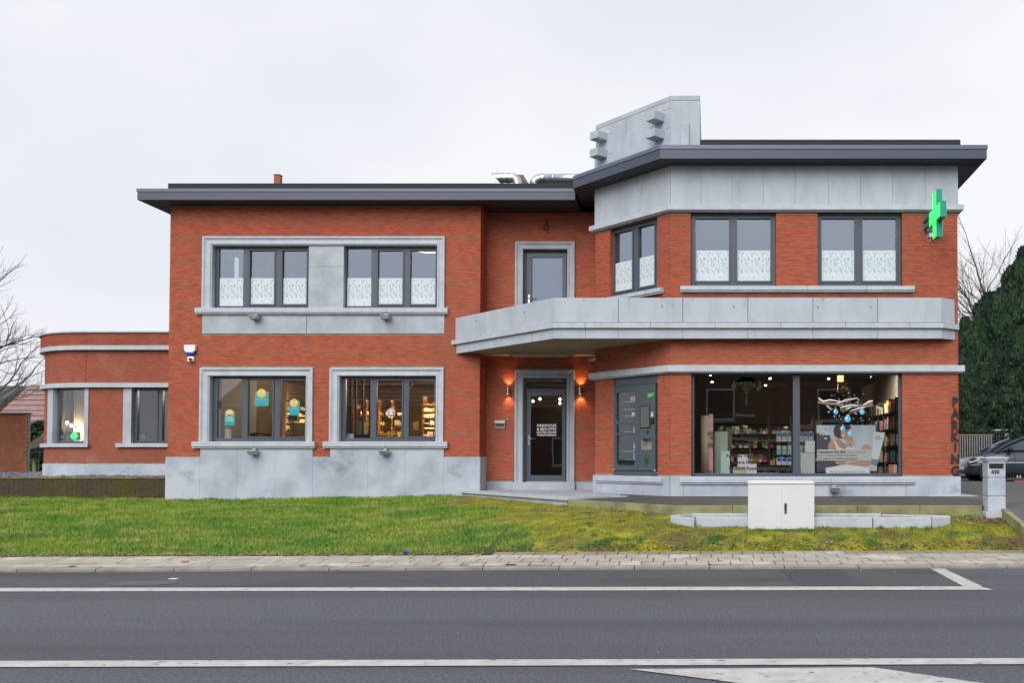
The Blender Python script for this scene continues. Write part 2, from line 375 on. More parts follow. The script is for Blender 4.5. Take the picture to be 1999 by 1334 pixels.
def window(pl, u0, u1, z0, z1, panes, wf=-.12, fr=.055, fixed=(), glass='glass', film=None, depth=.07, sash=.055, bot=.06, label=None, name='window', filmseed=0):
    """panes: list of (ua, ub, za, zb) glass openings"""
    mb = MB()
    f0, f1 = wf - depth, wf
    za, zb = min(p[2] for p in panes), max(p[3] for p in panes)
    pl0, pr0 = panes[0][0], panes[-1][1]
    mb.pbox(pl, u0, pl0, z0, z1, f0, f1); mb.pbox(pl, pr0, u1, z0, z1, f0, f1)
    mb.pbox(pl, pl0, pr0, z0, za, f0, f1); mb.pbox(pl, pl0, pr0, zb, z1, f0, f1)
    for p, q in zip(panes[:-1], panes[1:]):
        mb.pbox(pl, p[1], q[0], za, zb, f0, f1)
    o = mb.build(name, M['frame'], bld, bevel=.004, label=label)
    for i, p in enumerate(panes):
        if i not in fixed:
            s = MB(); a, b, c, d = p
            sl = .022 if i else .014
            ca, cb_ = max(u0 + .012, a - .032), min(u1 - .012, b + .032)
            s.pbox(pl, ca, a, c - .034, d + .034, f1 + .001, f1 + .018); s.pbox(pl, b, cb_, c - .034, d + .034, f1 + .001, f1 + .018)
            s.pbox(pl, a, b, c - .034, c, f1 + .001, f1 + .018); s.pbox(pl, a, b, d, d + .034, f1 + .001, f1 + .018)
            s.build('sash', M['frame'], o, bevel=.003)
        MB().pbox(pl, p[0] - .004, p[1] + .004, p[2] - .004, p[3] + .004, wf - .04, wf - .034).build('pane', M[glass], o)
        if film:
            fm = MB(); a, b = p[0] + .004, p[1] - .004
            fm.add([pl.p(a, p[2], wf - .033), pl.p(b, p[2], wf - .033), pl.p(b, film, wf - .033), pl.p(a, film, wf - .033)], [(0, 1, 2, 3)], 0)
            fm.add([pl.p(a, p[2], wf - .0335), pl.p(b, p[2], wf - .0335), pl.p(b, film, wf - .0335), pl.p(a, film, wf - .0335)], [(3, 2, 1, 0)], 0)
            film_strokes(fm, pl, a, b, p[2], film, wf - .0322, i + filmseed)
            fm.build('frosted_film', [M['film'], M['film_print']], o)
    # drain caps along the bottom rail
    for uu in (u0 + .08, (u0 + u1) / 2, u1 - .08):
        MB().pbox(pl, uu - .016, uu + .016, z0 + .018, z0 + .027, wf, wf + .006).build('drain_cap', M['black'], o)
    return o
PROF = [(0, -.05), (0, .045), (.04, .045), (.045, .036), (.07, .018), (.10, .012), (.125, .018), (.13, .03), (.17, .03), (.178, .02), (1, .0), (1, -.19)]
def surround(pl, u0, u1, z0, z1, iu0, iu1, iz1, name='window_surround', mitre_bottom=True, m='stone_sill'):
    """moulded stone frame: outer rect u0..u1 up to z1, opening iu0..iu1 up to iz1"""
    mb = MB(); rows = []
    for t, wv in PROF:
        a = min(t, iu0 - u0) if t < 1 else iu0 - u0; b = min(t, u1 - iu1) if t < 1 else u1 - iu1; c = min(t, z1 - iz1) if t < 1 else z1 - iz1
        rows.append([pl.p(u0 + a, z0, wv), pl.p(u0 + a, z1 - c, wv), pl.p(u1 - b, z1 - c, wv), pl.p(u1 - b, z0, wv)])
    vs = [q for r in rows for q in r]; fs = []
    for i in range(len(rows) - 1):
        for k in range(3): fs.append((i * 4 + k, i * 4 + k + 1, i * 4 + 5 + k, i * 4 + 4 + k))
    fs.append([i * 4 for i in range(len(rows))]); fs.append([i * 4 + 3 for i in range(len(rows))][::-1])
    mb.add(vs, fs)
    return mb.build(name, M[m], bld, fixn=True)
def sill(pl, u0, u1, z0, z1, out=.09, back=-.14, joints=(), m='stone_sill', name='sill'):
    cuts = [u0] + list(joints) + [u1]
    for a, b in zip(cuts[:-1], cuts[1:]):
        mb = MB(); g = .0025
        a2, b2 = (a + g if a != u0 else a), (b - g if b != u1 else b)
        # sloped top, drip groove below the nose
        zt = z1
        pr = [(back, z0 + .016), (out - .045, z0 + .016), (out - .045, z0), (out - .02, z0), (out - .02, z0 + .018), (out - .034, z0 + .02), (out - .034, z0 + .032), (out, z0 + .034), (out, zt - .014), (out - .012, zt - .004), (back, zt + .006)]
        n = len(pr)
        vs = [pl.p(a2, z, wv) for wv, z in pr] + [pl.p(b2, z, wv) for wv, z in pr]
        fs = [tuple(range(n))[::-1], tuple(range(n, 2 * n))] + [(i, (i + 1) % n, n + (i + 1) % n, n + i) for i in range(n)]
        mb.add(vs, fs).build(name, M[m], bld, fixn=True)
# ================================================================== LEFT BLOCK
u = lambda px, py=700: U(LF, px, py)
z = lambda py: Z(py, DL)
PB = .30                                             # underside of plinth (in the ground)
zpl = z(892.5)
g1 = dict(o0=u(392), o1=u(612), ot=z(718.7), i0=u(410), i1=u(599), it=z(734.5), b=z(862.7), s0=u(380), s1=u(619))
g2 = dict(o0=u(645), o1=u(867), ot=z(718.7), i0=u(663), i1=u(852), it=z(734.5), b=z(862.7), s0=u(634.5), s1=u(876))
ug = dict(o0=u(396, 540), o1=u(868.5, 540), ot=z(462), i0=u(414, 540), i1=u(854, 540), it=z(479.5), b=z(602), s0=u(384, 605), s1=u(875.5, 605))
uw1 = (u(421.5, 540), u(601.5, 540)); uw2 = (u(670, 540), u(854, 540))
zsb = z(875.5)                                       # underside of the ground floor sills
zub = z(614)                                         # underside of the upper sill
holesL = [(g1['i0'], g1['i1'], g1['b'] - .05, g1['it']), (g2['i0'], g2['i1'], g2['b'] - .05, g2['it']),
          (ug['i0'], ug['i1'], ug['b'] - .05, ug['it'])]
nb = [(g['o0'] - .003, g['o1'] + .003, zpl - .3, g['ot'] + .003) for g in (g1, g2)] + [(ug['o0'] - .003, ug['o1'] + .003, z(652.5), ug['ot'] + .003),
      (g1['s0'], g1['s1'], zsb, g1['b']), (g2['s0'], g2['s1'], zsb, g2['b']), (ug['s0'], ug['s1'], zub, ug['b'] + .01)]
wall(LF, 0, LF.len, zpl, SOF_L - .01, holesL, nb)
LS = Pl((XL0, 28), (XL0, DL))
wall(LS, 0, 28 - DL, 1.0, SOF_L - .01, [(4.45, 5.65, 5.35, 6.55)], trim1=.3)
window(LS, 4.455, 5.645, 5.355, 6.545, [(4.54, 4.98, 5.44, 6.46), (5.12, 5.56, 5.44, 6.46)], fixed=(0, 1))
BRICKS_side = None
# plinth
uj = [u(q, 920) for q in (325, 391.5, 463.6, 538.6, 611, 645, 718.7, 792, 866.6, 935.5)]
uj[0] = -.02; uj[-1] = LF.len + .02
for i, (a, b) in enumerate(zip(uj[:-1], uj[1:])):
    top = zpl if i in (0, 4, 8) else zsb + .002
    MB().pbox(LF, a + .0012, b - .0012, PB, top, -.03, .026 + random.uniform(-.0015, .0015)).build('stone_panel', M['stone_plinth'], bld)
MB().pbox(LF, .0, LF.len, PB, zpl - .004, -.3, -.031).build('plinth_core', M['joint'], bld)
MB().pbox(Pl((XL0, 28), (XL0, DL)), 0, 28 - DL - .03, PB, 1.3, -.03, .02).build('stone_panel', M['stone_plinth'], bld, bevel=.003)
for g in (g1, g2):
    surround(LF, g['o0'], g['o1'], g['b'], g['ot'], g['i0'], g['i1'], g['it'])
    sill(LF, g['s0'], g['s1'], zsb, g['b'], joints=((g['s0'] + g['s1']) / 2 - .0,))
surround(LF, ug['o0'], ug['o1'], ug['b'], ug['ot'], ug['i0'], ug['i1'], ug['it'])
sill(LF, ug['s0'], ug['s1'], zub, ug['b'], joints=(u(502, 600), u(599, 600), u(757, 600)))
zp2 = z(520)
for a, b, c, d in ((uw1[1], uw2[0], ug['b'] + .004, zp2 - .003), (uw1[1], uw2[0], zp2 + .001, ug['it'] - .002)):
    MB().pbox(LF, a, b, c, d, -.29, -.02).build('stone_panel', M['stone'], bld, bevel=.003)
stone_panels(LF, [ug['o0'], u(599, 640), ug['o1']], z(652), zub + .014, w1=.014, m='stone')
def lights(pl, xs, ztop, zbot, py, ztop_fixed=None, zbot_fixed=None):
    r = []
    for i, (a, b) in enumerate(xs):
        r.append((U(pl, a, py, -.13), U(pl, b, py, -.13), (zbot_fixed if i == 0 and zbot_fixed else zbot), (ztop_fixed if i == 0 and ztop_fixed else ztop)))
    return r
wd = .13
def zw(py, D=DL): return Z(py, D + wd)
window(LF, g1['i0'] + .001, g1['i1'] - .001, g1['b'] - .005, g1['it'] - .001, lights(LF, [(424.6, 472.6), (485, 533), (547.8, 596)], zw(743.5), zw(853), 800, zw(739.8), zw(856)), fixed=(0,), name='window', label='three pane window with turquoise smiley posters')
window(LF, g2['i0'] + .001, g2['i1'] - .001, g2['b'] - .005, g2['it'] - .001, lights(LF, [(675, 723.5), (735.5, 785), (799, 848.5)], zw(743.5), zw(853), 800, zw(739.8), zw(856)), fixed=(0,), label='three pane window with a round sticker')
window(LF, ug['i0'] + .001, uw1[1] - .001, ug['b'] - .005, ug['it'] - .001, lights(LF, [(427.6, 475.2), (488.5, 536), (552, 599)], zw(490), zw(594), 540, zw(486), zw(597.7)), fixed=(0,), glass='glass_up', film=zw(542.8))
window(LF, uw2[0] + .001, ug['i1'] - .001, ug['b'] - .005, ug['it'] - .001, lights(LF, [(677, 725), (738.3, 786.5), (801.7, 850.5)], zw(490), zw(594), 540, zw(486), zw(597.7)), fixed=(0,), glass='glass_up', film=zw(542.8), filmseed=3)
# ================================================================== RECESS WITH THE DOORS
u = lambda px, py=700: U(REC, px, py)
z = lambda py: Z(py, DR)
dg = dict(o0=u(1005.3, 840), o1=u(1121.8, 840), ot=z(722.6), i0=u(1021.5, 840), i1=u(1106.6, 840), it=z(738.3), b=z(942))
du = dict(o0=u(1006, 540), o1=u(1122, 540), ot=z(472.4), i0=u(1021, 540), i1=u(1107.8, 540), it=z(486.5), b=ZUP)
wall(REC, -.2, REC.len + .1, z(941), SOF_L, [(dg['i0'], dg['i1'], 0, dg['it']), (du['i0'], du['i1'], ZUP, du['it'])],
     [(dg['o0'], dg['o1'], 0, dg['ot']), (du['o0'], du['o1'], 0 + ZUP, du['ot'])])
wall(RET, .0, RET.len, zpl, SOF_L, trim0=.29)
MB().pbox(RET, .0, RET.len - .03, PB, zpl, -.03, .026).build('stone_panel', M['stone_plinth'], bld, bevel=.003)
surround(REC, dg['o0'], dg['o1'], dg['b'], dg['ot'], dg['i0'], dg['i1'], dg['it'], 'door_surround', m='stone')
surround(REC, du['o0'], du['o1'], du['b'], du['ot'], du['i0'], du['i1'], du['it'], 'door_surround', m='stone')
MB().pbox(REC, .03, u(1001, 950), .6, z(941), -.2, .03).build('stone_panel', M['stone'], bld, bevel=.004)
MB().pbox(REC, u(1124, 950), REC.len, .6, z(941.5), -.2, .03).build('stone_panel', M['stone'], bld, bevel=.004)
MB().pbox(REC, u(1001.4, 950), u(1123.7, 950), .6, z(942), -.3, .10).build('doorstep', M['stone'], bld, bevel=.008)
def door(pl, d, glassbox, zleaf, transom=None, name='glazed_door', hz=None, hu=None, lab=None):
    wf = -.13
    ft, fb = d['it'] - .002, d['b']
    a, b = d['i0'] + .002, d['i1'] - .002
    fr = MB(); f = .045
    fr.pbox(pl, a, a + f, fb, ft, wf - .07, wf); fr.pbox(pl, b - f, b, fb, ft, wf - .07, wf); fr.pbox(pl, a + f, b - f, ft - f, ft, wf - .07, wf)
    if transom: fr.pbox(pl, a + f, b - f, zleaf, transom[0], wf - .07, wf)
    root = fr.build(name, M['frame'], bld, bevel=.004, label=lab)
    if transom: MB().pbox(pl, a + f - .003, b - f + .003, transom[0] - .003, ft - f + .003, wf - .04, wf - .034).build('pane', M['glass_shop'], root)
    g0, g1_, gz0, gz1 = glassbox
    lf = MB(); a2, b2 = a + f + .004, b - f - .004
    top = zleaf - .004
    for q in ((a2, g0, fb + .01, top), (g1_, b2, fb + .01, top), (g0, g1_, fb + .01, gz0), (g0, g1_, gz1, top)): lf.pbox(pl, *q, wf - .05, wf + .012)
    lf.build('door_leaf', M['frame'], root, bevel=.004)
    MB().pbox(pl, g0 - .004, g1_ + .004, gz0 - .004, gz1 + .004, wf - .03, wf - .022).build('pane', M['glass_shop' if transom else 'glass_up'], root)
    hb = MB(); hb.pbox(pl, hu - .018, hu + .018, hz - .11, hz + .11, wf + .013, wf + .022)
    hb.tube([pl.p(hu, hz + .03, wf + .02), pl.p(hu, hz + .03, wf + .06), pl.p(hu + .03, hz + .03, wf + .068), pl.p(hu + .15, hz + .03, wf + .068)], .010, 8)
    hb.build('handle', M['steel'], root)
    if transom: MB().pbox(pl, a2, b2, fb + .001, fb + .02, wf + .001, wf + .05).build('threshold_strip', M['steel'], root)
    return root
def gb(x0, x1, y0, y1, py): return (U(REC, x0, py, -.14), U(REC, x1, py, -.14), Z(y1, DR + .14), Z(y0, DR + .14))
main_door = door(REC, dg, gb(1036.6, 1097.5, 773, 928.6, 850), Z(764.5, DR + .13), (Z(759.7, DR + .13), 0), hz=Z(860, DR + .1), hu=U(REC, 1032.5, 856, -.1), lab='entrance door with white lettering')
door(REC, du, gb(1038.5, 1098, 503, 606, 540), du['it'] - .05, None, hz=Z(585, DR + .1), hu=U(REC, 1032.5, 585, -.1), lab='upper glazed door behind the balcony parapet')
lt = MB(); ud = U(REC, 1067, 848, -.15)
for t_, y_, sz in (('HARMONIE', 831.5, .092), ('& BIEN-ETRE', 838.5, .084), ('NOTRE DEVISE', 844.8, .074), ('VOTRE PHARMACIE', 850.3, .058)):
    vs, fs = text_geo(t_, 1, .012); wid = max(v[0] for v in vs) - min(v[0] for v in vs)
    put_text(lt, REC, t_, ud, Z(y_, DR + .15), -.150, sz, .001, .006 * 0 + .0012, 0, sx=.44 / (wid * sz))
lt.build('lettering', M['white'], main_door)
# ================================================================== SLANTED BAY AND FRONT
zb_ = lambda py: Z(py, DB)
z_cor0, z_cor1 = zb_(414), zb_(401.8)
z_bd0, z_bd1 = zb_(728.8), zb_(714.5)
z_pt = zb_(931)
zs2a, zs2b = zb_(571), zb_(559.3)                     # upper sill
zs1a, zs1b = zb_(946), zb_(933.5)
uB = lambda px, py=700: U(BF, px, py)
uD = lambda px, py=700: U(DIA, px, py)
wu1 = (uB(1348.6, 490), uB(1514.5, 490)); wu2 = (uB(1596.5, 490), uB(1761, 490)); wu3 = (uD(1190.8, 500), uD(1282.5, 500))
shop = (uB(1349.7, 830), uB(1761.3, 830)); vend = (uD(1197.8, 840), uD(1283.3, 840))
holesF = [(wu1[0], wu1[1], zs2b - .03, z_cor0 + .001), (wu2[0], wu2[1], zs2b - .03, z_cor0 + .001), (shop[0], shop[1], z_pt, z_bd0 + .001)]
holesD = [(wu3[0], wu3[1], zs2b - .03, z_cor0 + .001), (vend[0], vend[1], z_pt, z_bd0 + .001)]
s_up = (uB(1328.3, 565), uB(1784, 565)); s_dn = (uB(1328.3, 940), uB(1784.5, 940))
s_upd = (uD(1182, 570), uD(1295.5, 565)); s_dnd = (uD(1167.5, 937), uD(1296.5, 940))
nbF = [(0, BF.len, z_cor0, 9), (0, BF.len, z_bd0, z_bd1), (s_up[0], s_up[1], zs2a, zs2b)]
nbD = [(0, DIA.len, z_cor0, 9), (0, DIA.len, z_bd0, z_bd1), (s_upd[0], s_upd[1], zs2a, zs2b)]
wall(BF, 0, BF.len, z_pt, SOF_R, holesF, nbF, pick=True)
wall(DIA, 0, DIA.len, z_pt, SOF_R, holesD, nbD)
wall(BR, 0, BR.len, z_pt, SOF_R, (), [(0, 20, z_cor0, 9), (0, 20, z_bd0, z_bd1)], trim0=.29)
wall(BL, 0, BL.len, z_pt - .1, SOF_R, (), [(0, 3, z_cor0, 9), (0, 3, z_bd0, z_bd1)], trim1=.25)
# stone fascia slabs below the eaves
stone_panels(BF, [0] + [uB(q, 360) for q in (1368.6, 1428.6, 1490, 1552, 1617, 1680, 1742, 1806)] + [BF.len + .012], z_cor1, SOF_R, m='stone_streak', w1=.015, gap=.0012)
stone_panels(DIA, [-.012] + [uD(q, 380) for q in (1196, 1231.5, 1268)] + [DIA.len], z_cor1, SOF_R, m='stone_streak', w1=.015, gap=.0012)
stone_panels(BR, [0, 2, 4, 6, 9.6], z_cor1, SOF_R, m='stone_streak', w1=.015, gap=.0015)
def ring(segs, z0, z1, out, name, m='stone_sill', lip=True, back=-.05):
    """mitred band that runs round the bay; outline offset by out"""
    def off(d):
        k = d * math.tan(R(22.5))
        nd = DIA.n * d
        P0 = Vector(CB) + DIA.n * d + DIA.e * (-d)
        P1 = Vector(CF) + BF.n * d + BF.e * (-k)
        P2 = Vector((XR, DB)) + Vector((d, -d))
        P3 = Vector((XR + d, 27.5))
        Pm = Vector((CB[0] - d * .4, DR)) if d > 0 else Vector((CB[0] + .2, DR))
        return [P0, P1, P2, P3]
    zo = [(z0, z1, out)] if not lip else [(z0 + .022, z1, out), (z0, z0 + .018, out - .03)]
    for za, zb2, d in zo:
        A = off(d); B = off(back)
        for i in range(3):
            MB().prism([tuple(A[i]), tuple(A[i + 1]), tuple(B[i + 1]), tuple(B[i])], za, zb2).build(name, M[m], bld, bevel=.003)
ring(None, z_cor0, z_cor1, .10, 'cornice')
ring(None, z_bd0, z_bd1, .10, 'cornice')
# plinth of the bay
def bplinth():
    for a, b in ((0, uB(1335, 950)), (uB(1335, 950), uB(1555, 950)), (uB(1555, 950), uB(1768, 950)), (uB(1768, 950), BF.len + .03)):
        MB().pbox(BF, a + .002, b - .002, PB, z_pt, -.3, .03).build('stone_panel', M['stone_plinth'], bld, bevel=.003)
    MB().pbox(DIA, -.03, DIA.len, PB, z_pt, -.3, .03).build('stone_panel', M['stone_plinth'], bld, bevel=.003)
    MB().pbox(BR, -.02, BR.len, PB, z_pt - .002, -.3, .03).build('stone_panel', M['stone_plinth'], bld, bevel=.003)
bplinth()
sill(BF, s_dn[0], s_dn[1], zs1a, zs1b, out=.085, back=.031, joints=(uB(1487, 940), uB(1622, 940)))
sill(DIA, s_dnd[0], s_dnd[1], zs1a, zs1b, out=.085, back=.031)
sill(BF, s_up[0], s_up[1], zs2a, zs2b, joints=(uB(1471, 565), uB(1575, 565), uB(1690, 565)))
sill(DIA, s_upd[0], s_upd[1], zs2a, zs2b)
wf = -.10
zq = lambda py: Z(py, DB + .11)
def pn(pl, xs, y0, y1, py): return [(U(pl, a, py, -.11), U(pl, b, py, -.11), y1, y0) for a, b in xs]
zt_, zbm, zfm = zq(427.4), zq(548.8), zq(488.6)
window(BF, wu1[0], wu1[1], zs2b + .002, z_cor0 - .002, pn(BF, [(1358, 1423), (1439, 1504)], zt_, zbm, 490), wf=wf, glass='glass_up', film=zfm, filmseed=1)
window(BF, wu2[0], wu2[1], zs2b + .002, z_cor0 - .002, pn(BF, [(1603.5, 1668), (1683.5, 1749)], zt_, zbm, 490), wf=wf, glass='glass_up', film=zfm, filmseed=4)
window(DIA, wu3[0], wu3[1], zs2b + .002, z_cor0 - .002, pn(DIA, [(1200, 1235.5), (1247, 1279)], zt_, zbm, 500), wf=wf, glass='glass_up', film=zfm, filmseed=2)
shopw = window(BF, shop[0], shop[1], z_pt + .002, z_bd0 - .002, pn(BF, [(1355.5, 1548), (1561.5, 1754)], zq(732.6), zq(924.8), 830), wf=wf, fixed=(0, 1), glass='glass_shop', name='shop_window', label='large two pane shop window with the festive display')
# ---- canopy / balcony ------------------------------------------------------
cL = (X(889, DL, 610), DL); cC = (X(1081, DC, 600), DC); cR = (X(1838, DC, 600), DC); cE = (X(1864, DB, 600), DB)
zp0, zp1 = Z(629.5, DC), Z(581.5, DC)
zc0, zc1 = Z(640.5, DC - .06), Z(630, DC - .06)
balc = MB()
inner = .12
balc.prism([(cL[0] + .1, DL - .002), (cC[0] + .02, DC + .03), (cR[0] - .02, DC + .03), (cE[0] - .02, DB), (CF[0], DB), CB, (CB[0], DR), (XL1, DR), (XL1, DL - .002)], SOF_C, zp0 - .03)
balcony = balc.build('balcony', M['render'], bld, label='stone clad balcony canopy over the entrance')
segs = [Pl(cL, cC), Pl(cC, cR), Pl(cR, cE)]
cutsC = [[0, None, None], None, None]
diag, fr_, ch = segs
cA = [0] + [U(diag, q, 620) for q in (947, 1011)] + [diag.len]
cB = [0] + [U(fr_, q, 600) for q in (1207, 1333, 1460, 1587, 1713)] + [fr_.len]
for pl, cuts in ((diag, cA), (fr_, cB), (ch, [0, ch.len])):
    for a, b in zip(cuts[:-1], cuts[1:]):
        MB().pbox(pl, a + .004, b - .004, zp0, zp1, -inner, 0 + random.uniform(-.001, .001)).build('stone_panel', M['stone_streak'], balcony, bevel=.004)
MB().pbox(fr_, .05, fr_.len - .05, zp0, zp1 - .02, -inner - .05, -inner - .001).build('parapet_back', M['render'], balcony)
MB().pbox(diag, .05, diag.len - .05, zp0, zp1 - .02, -inner - .05, -inner - .001).build('parapet_back', M['render'], balcony)
cA2 = [-.12] + [U(diag, q, 645) for q in (985,)] + [diag.len + .02]
cB2 = [-.02] + [U(fr_, q, 635) for q in (1143, 1270, 1396, 1524, 1650, 1775)] + [fr_.len + .02]
for pl, cuts in ((diag, cA2), (fr_, cB2), (ch, [-.02, ch.len + .06])):
    for a, b in zip(cuts[:-1], cuts[1:]):
        MB().pbox(pl, a + .003, b - .003, zc0, zc1 - .002, -.03, .06).build('cornice_stone', M['stone_sill'], balcony, bevel=.004)
cA3 = [0.05] + [U(diag, q, 670) for q in (926, 954, 1008)] + [diag.len]
cB3 = [0] + [U(fr_, q, 650) for q in (1143, 1207, 1333, 1460, 1587, 1713)] + [fr_.len]
for pl, cuts in ((diag, cA3), (fr_, cB3), (ch, [0, ch.len])):
    for a, b in zip(cuts[:-1], cuts[1:]):
        MB().pbox(pl, a + .002, b - .002, SOF_C - .012, zc0 - .002, -.05, .002).build('fascia_stone', M['stone_streak'], balcony, bevel=.003)
for px, py in ((931, 628), (1025, 610), (1293, 598), (1433, 599), (1597, 600), (1700, 600)):
    pl = diag if px < 1080 else fr_
    uu, zz = pl.hit(px, py)
    MB().tube([pl.p(uu, zz, 0), pl.p(uu, zz, .02), pl.p(uu - .015, zz + .01, .03)], .006, 6).build('fixing_stub', M['black'], balcony)
# ================================================================== ROOFS
def roof(poly, zs, zt0, zt1, trim_out, name, lab):
    r = MB().prism(poly, zs, zt0).build(name, M['fascia'], bld, label=lab)
    c = Vector((sum(p[0] for p in poly) / len(poly), sum(p[1] for p in poly) / len(poly)))
    return r
zl1, zl2 = Z(374.3, 19.73), Z(368.3, 19.73)
XE = X(268, 19.73, 380)
def offpoly(poly, d):
    n = len(poly); a = sum(poly[i][0] * poly[(i + 1) % n][1] - poly[(i + 1) % n][0] * poly[i][1] for i in range(n))
    if a < 0: poly = poly[::-1]
    out = []
    for i in range(n):
        p0, p1, p2 = Vector(poly[i - 1]), Vector(poly[i]), Vector(poly[(i + 1) % n])
        d1, d2 = (p1 - p0).normalized(), (p2 - p1).normalized()
        n1, n2 = Vector((d1.y, -d1.x)), Vector((d2.y, -d2.x))
        b = (n1 + n2).normalized(); k = d / max(.3, b.dot(n1))
        out.append(tuple(p1 + b * k))
    return out
polyL = [(XE, 19.73), (-2.7, 19.73), (-2.7, 28.4), (XE, 28.4)]
zr1, zr2 = Z(291, 17.41), Z(283, 17.41)
polyR = [(-.985, 17.41), (X(1926.5, 17.41, 300), 17.41), (X(1926.5, 17.41, 300), 28.6), (-2.935, 28.6), (-2.935, 19.36)]
polyL = [(XE, 19.73), (-2.95, 19.73), (-2.95, 28.4), (XE, 28.4)]
rl = roof(polyL, SOF_L, zl1, zl2, .01, 'roof', 'lower flat roof with dark grey eaves over the left part')
MB().prism(offpoly(polyL, .014), zl1 + .003, zl2).build('roof_trim', M['trim'], rl)
MB().prism([(X(328, 20.1, 365), 20.1), (-2.96, 20.1), (-2.96, 28), (X(328, 20.1, 365), 28)], zl2, Z(357.8, 20.1)).build('roof_membrane', M['membrane'], rl)
rr = roof(polyR, SOF_R, zr1, zr2, .01, 'roof', 'higher flat roof with dark grey eaves over the slanted bay')
MB().prism(offpoly(polyR, .014), zr1 + .003, zr2).build('roof_trim', M['trim'], rr)
MB().prism([(X(1367, 17.8, 280), 17.8), (X(1875, 17.8, 280), 17.8), (X(1875, 17.8, 280), 28), (-2.6, 28), (-2.6, 21.5), (X(1367, 17.8, 280), 21.5)], zr2, Z(272.3, 17.8)).build('roof_membrane', M['membrane'], rr)
k = 19.76
while k < 24:
    MB().box(XE + .03, -2.97, k, k + .105, SOF_L - .012, SOF_L - .001).build('soffit_board', M['soffit'], rl); k += .112
# right roof soffit boards run along the slanted eaves
Pd = Pl((-2.935, 19.36), (-.985, 17.41))
for i in range(4):
    a = .03 + i * .112
    MB().add([Pd.p(.0 + a, SOF_R - .001, -a), Pd.p(Pd.len - a * .414, SOF_R - .001, -a), Pd.p(Pd.len - (a + .105) * .414, SOF_R - .001, -a - .105), Pd.p(a + .105, SOF_R - .001, -a - .105)], [(0, 1, 2, 3)])
    b = MB(); q = [Pd.p(.0 + a, 0, -a), Pd.p(Pd.len - a * .414, 0, -a), Pd.p(Pd.len - (a + .105) * .414, 0, -a - .105), Pd.p(a + .105, 0, -a - .105)]
    b.prism([(v[0], v[1]) for v in q], SOF_R - .012, SOF_R - .001).build('soffit_board', M['soffit'], rr)
    x0 = -.985 + a * .414; x1 = polyR[1][0] - .03
    MB().prism([(x0, 17.41 + a), (x1, 17.41 + a), (x1, 17.41 + a + .105), (x0 + .043, 17.41 + a + .105)], SOF_R - .012, SOF_R - .001).build('soffit_board', M['soffit'], rr)
# ---- chimney block ---------------------------------------------------------
zch = Z(186.5, DB); zcap = Z(195.5, DB)
xr_c = X(1366, DB, 240)
chm = MB().prism([(CF[0] + .02, DB + .03), (xr_c - .01, DB + .03), (xr_c - .01, 20.6), (CB[0] + .02, 20.6), (CB[0] + .03, CB[1] + .03)], zr2 - .3, zch - .01).build('chimney', M['joint'], bld, label='tall grey slab clad chimney block on the roof')
cd_ = [0] + [U(DIA, q, 300) for q in (1196, 1231, 1268)] + [DIA.len]
for i, (a, b) in enumerate(zip(cd_[:-1], cd_[1:])):
    zz = [zr2 - .25, Z(283, DB) if i == 3 else None, Z(251, DB) if i == 3 else None, zcap - .002]
    if i in (0, 3):
        base = {0: (Z(303, 19.2), Z(264, 19.2)), 3: (Z(251, 17.9), Z(214.5, 17.9))}[i]
        lv = [zr2 - .25, base[0], base[1], zcap - .002]
    else: lv = [zr2 - .25, zcap - .002]
    for c, d in zip(lv[:-1], lv[1:]):
        MB().pbox(DIA, a + .002, b - .002, c + .003, d, -.03, .002).build('stone_panel', M['stone_streak'], chm, bevel=.003)
for a, b in ((0, DIA.len * .42), (DIA.len * .42, DIA.len * .72), (DIA.len * .72, DIA.len)):
    MB().pbox(DIA, a + .002, b - .002, zcap + .002, zch, -.03, .006).build('cap_stone', M['stone'], chm, bevel=.003)
wC = xr_c - CF[0]
MB().pbox(BF, .002, wC, zr2 - .25, zcap - .002, -.03, .002).build('stone_panel', M['stone_streak'], chm, bevel=.003)
MB().pbox(BF, .002, wC + .004, zcap + .002, zch, -.03, .006).build('cap_stone', M['stone'], chm, bevel=.003)
MB().pbox(BF, U(BF, 1330, 260), U(BF, 1345, 260), zr2 - .1, Z(240, DB), .003, .05).build('pilaster_stone', M['stone'], chm, bevel=.003)
MB().box(xr_c - .009, xr_c + .006, DB + .002, 20.6, zr2 - .25, zch).build('stone_panel', M['stone_streak'], chm, bevel=.003)
MB().prism([(CB[0] - .07, CB[1] + .35), (CB[0] + .02, CB[1] + .25), (CB[0] + .02, 20.6), (CB[0] - .07, 20.6)], zr2 - .3, Z(303, 19.6)).build('stone_panel', M['stone'], chm)
for (px, yt, yb) in ((1185.5, 256, 271), (1185.5, 290, 305), (1297, 211, 228), (1297, 246, 262)):
    ur = U(DIA, px, 270)
    D_ = 19.25 if px < 1200 else 17.85
    zc_ = DIA.hit(px, (yt + yb) / 2)[1]
    tz = Z(yt, D_ - .17); bz = Z(yb, D_ - .17)
    MB().pbox(DIA, ur - .26, ur, bz, tz, .003, .26).build('corbel', M['stone'], chm, bevel=.005)
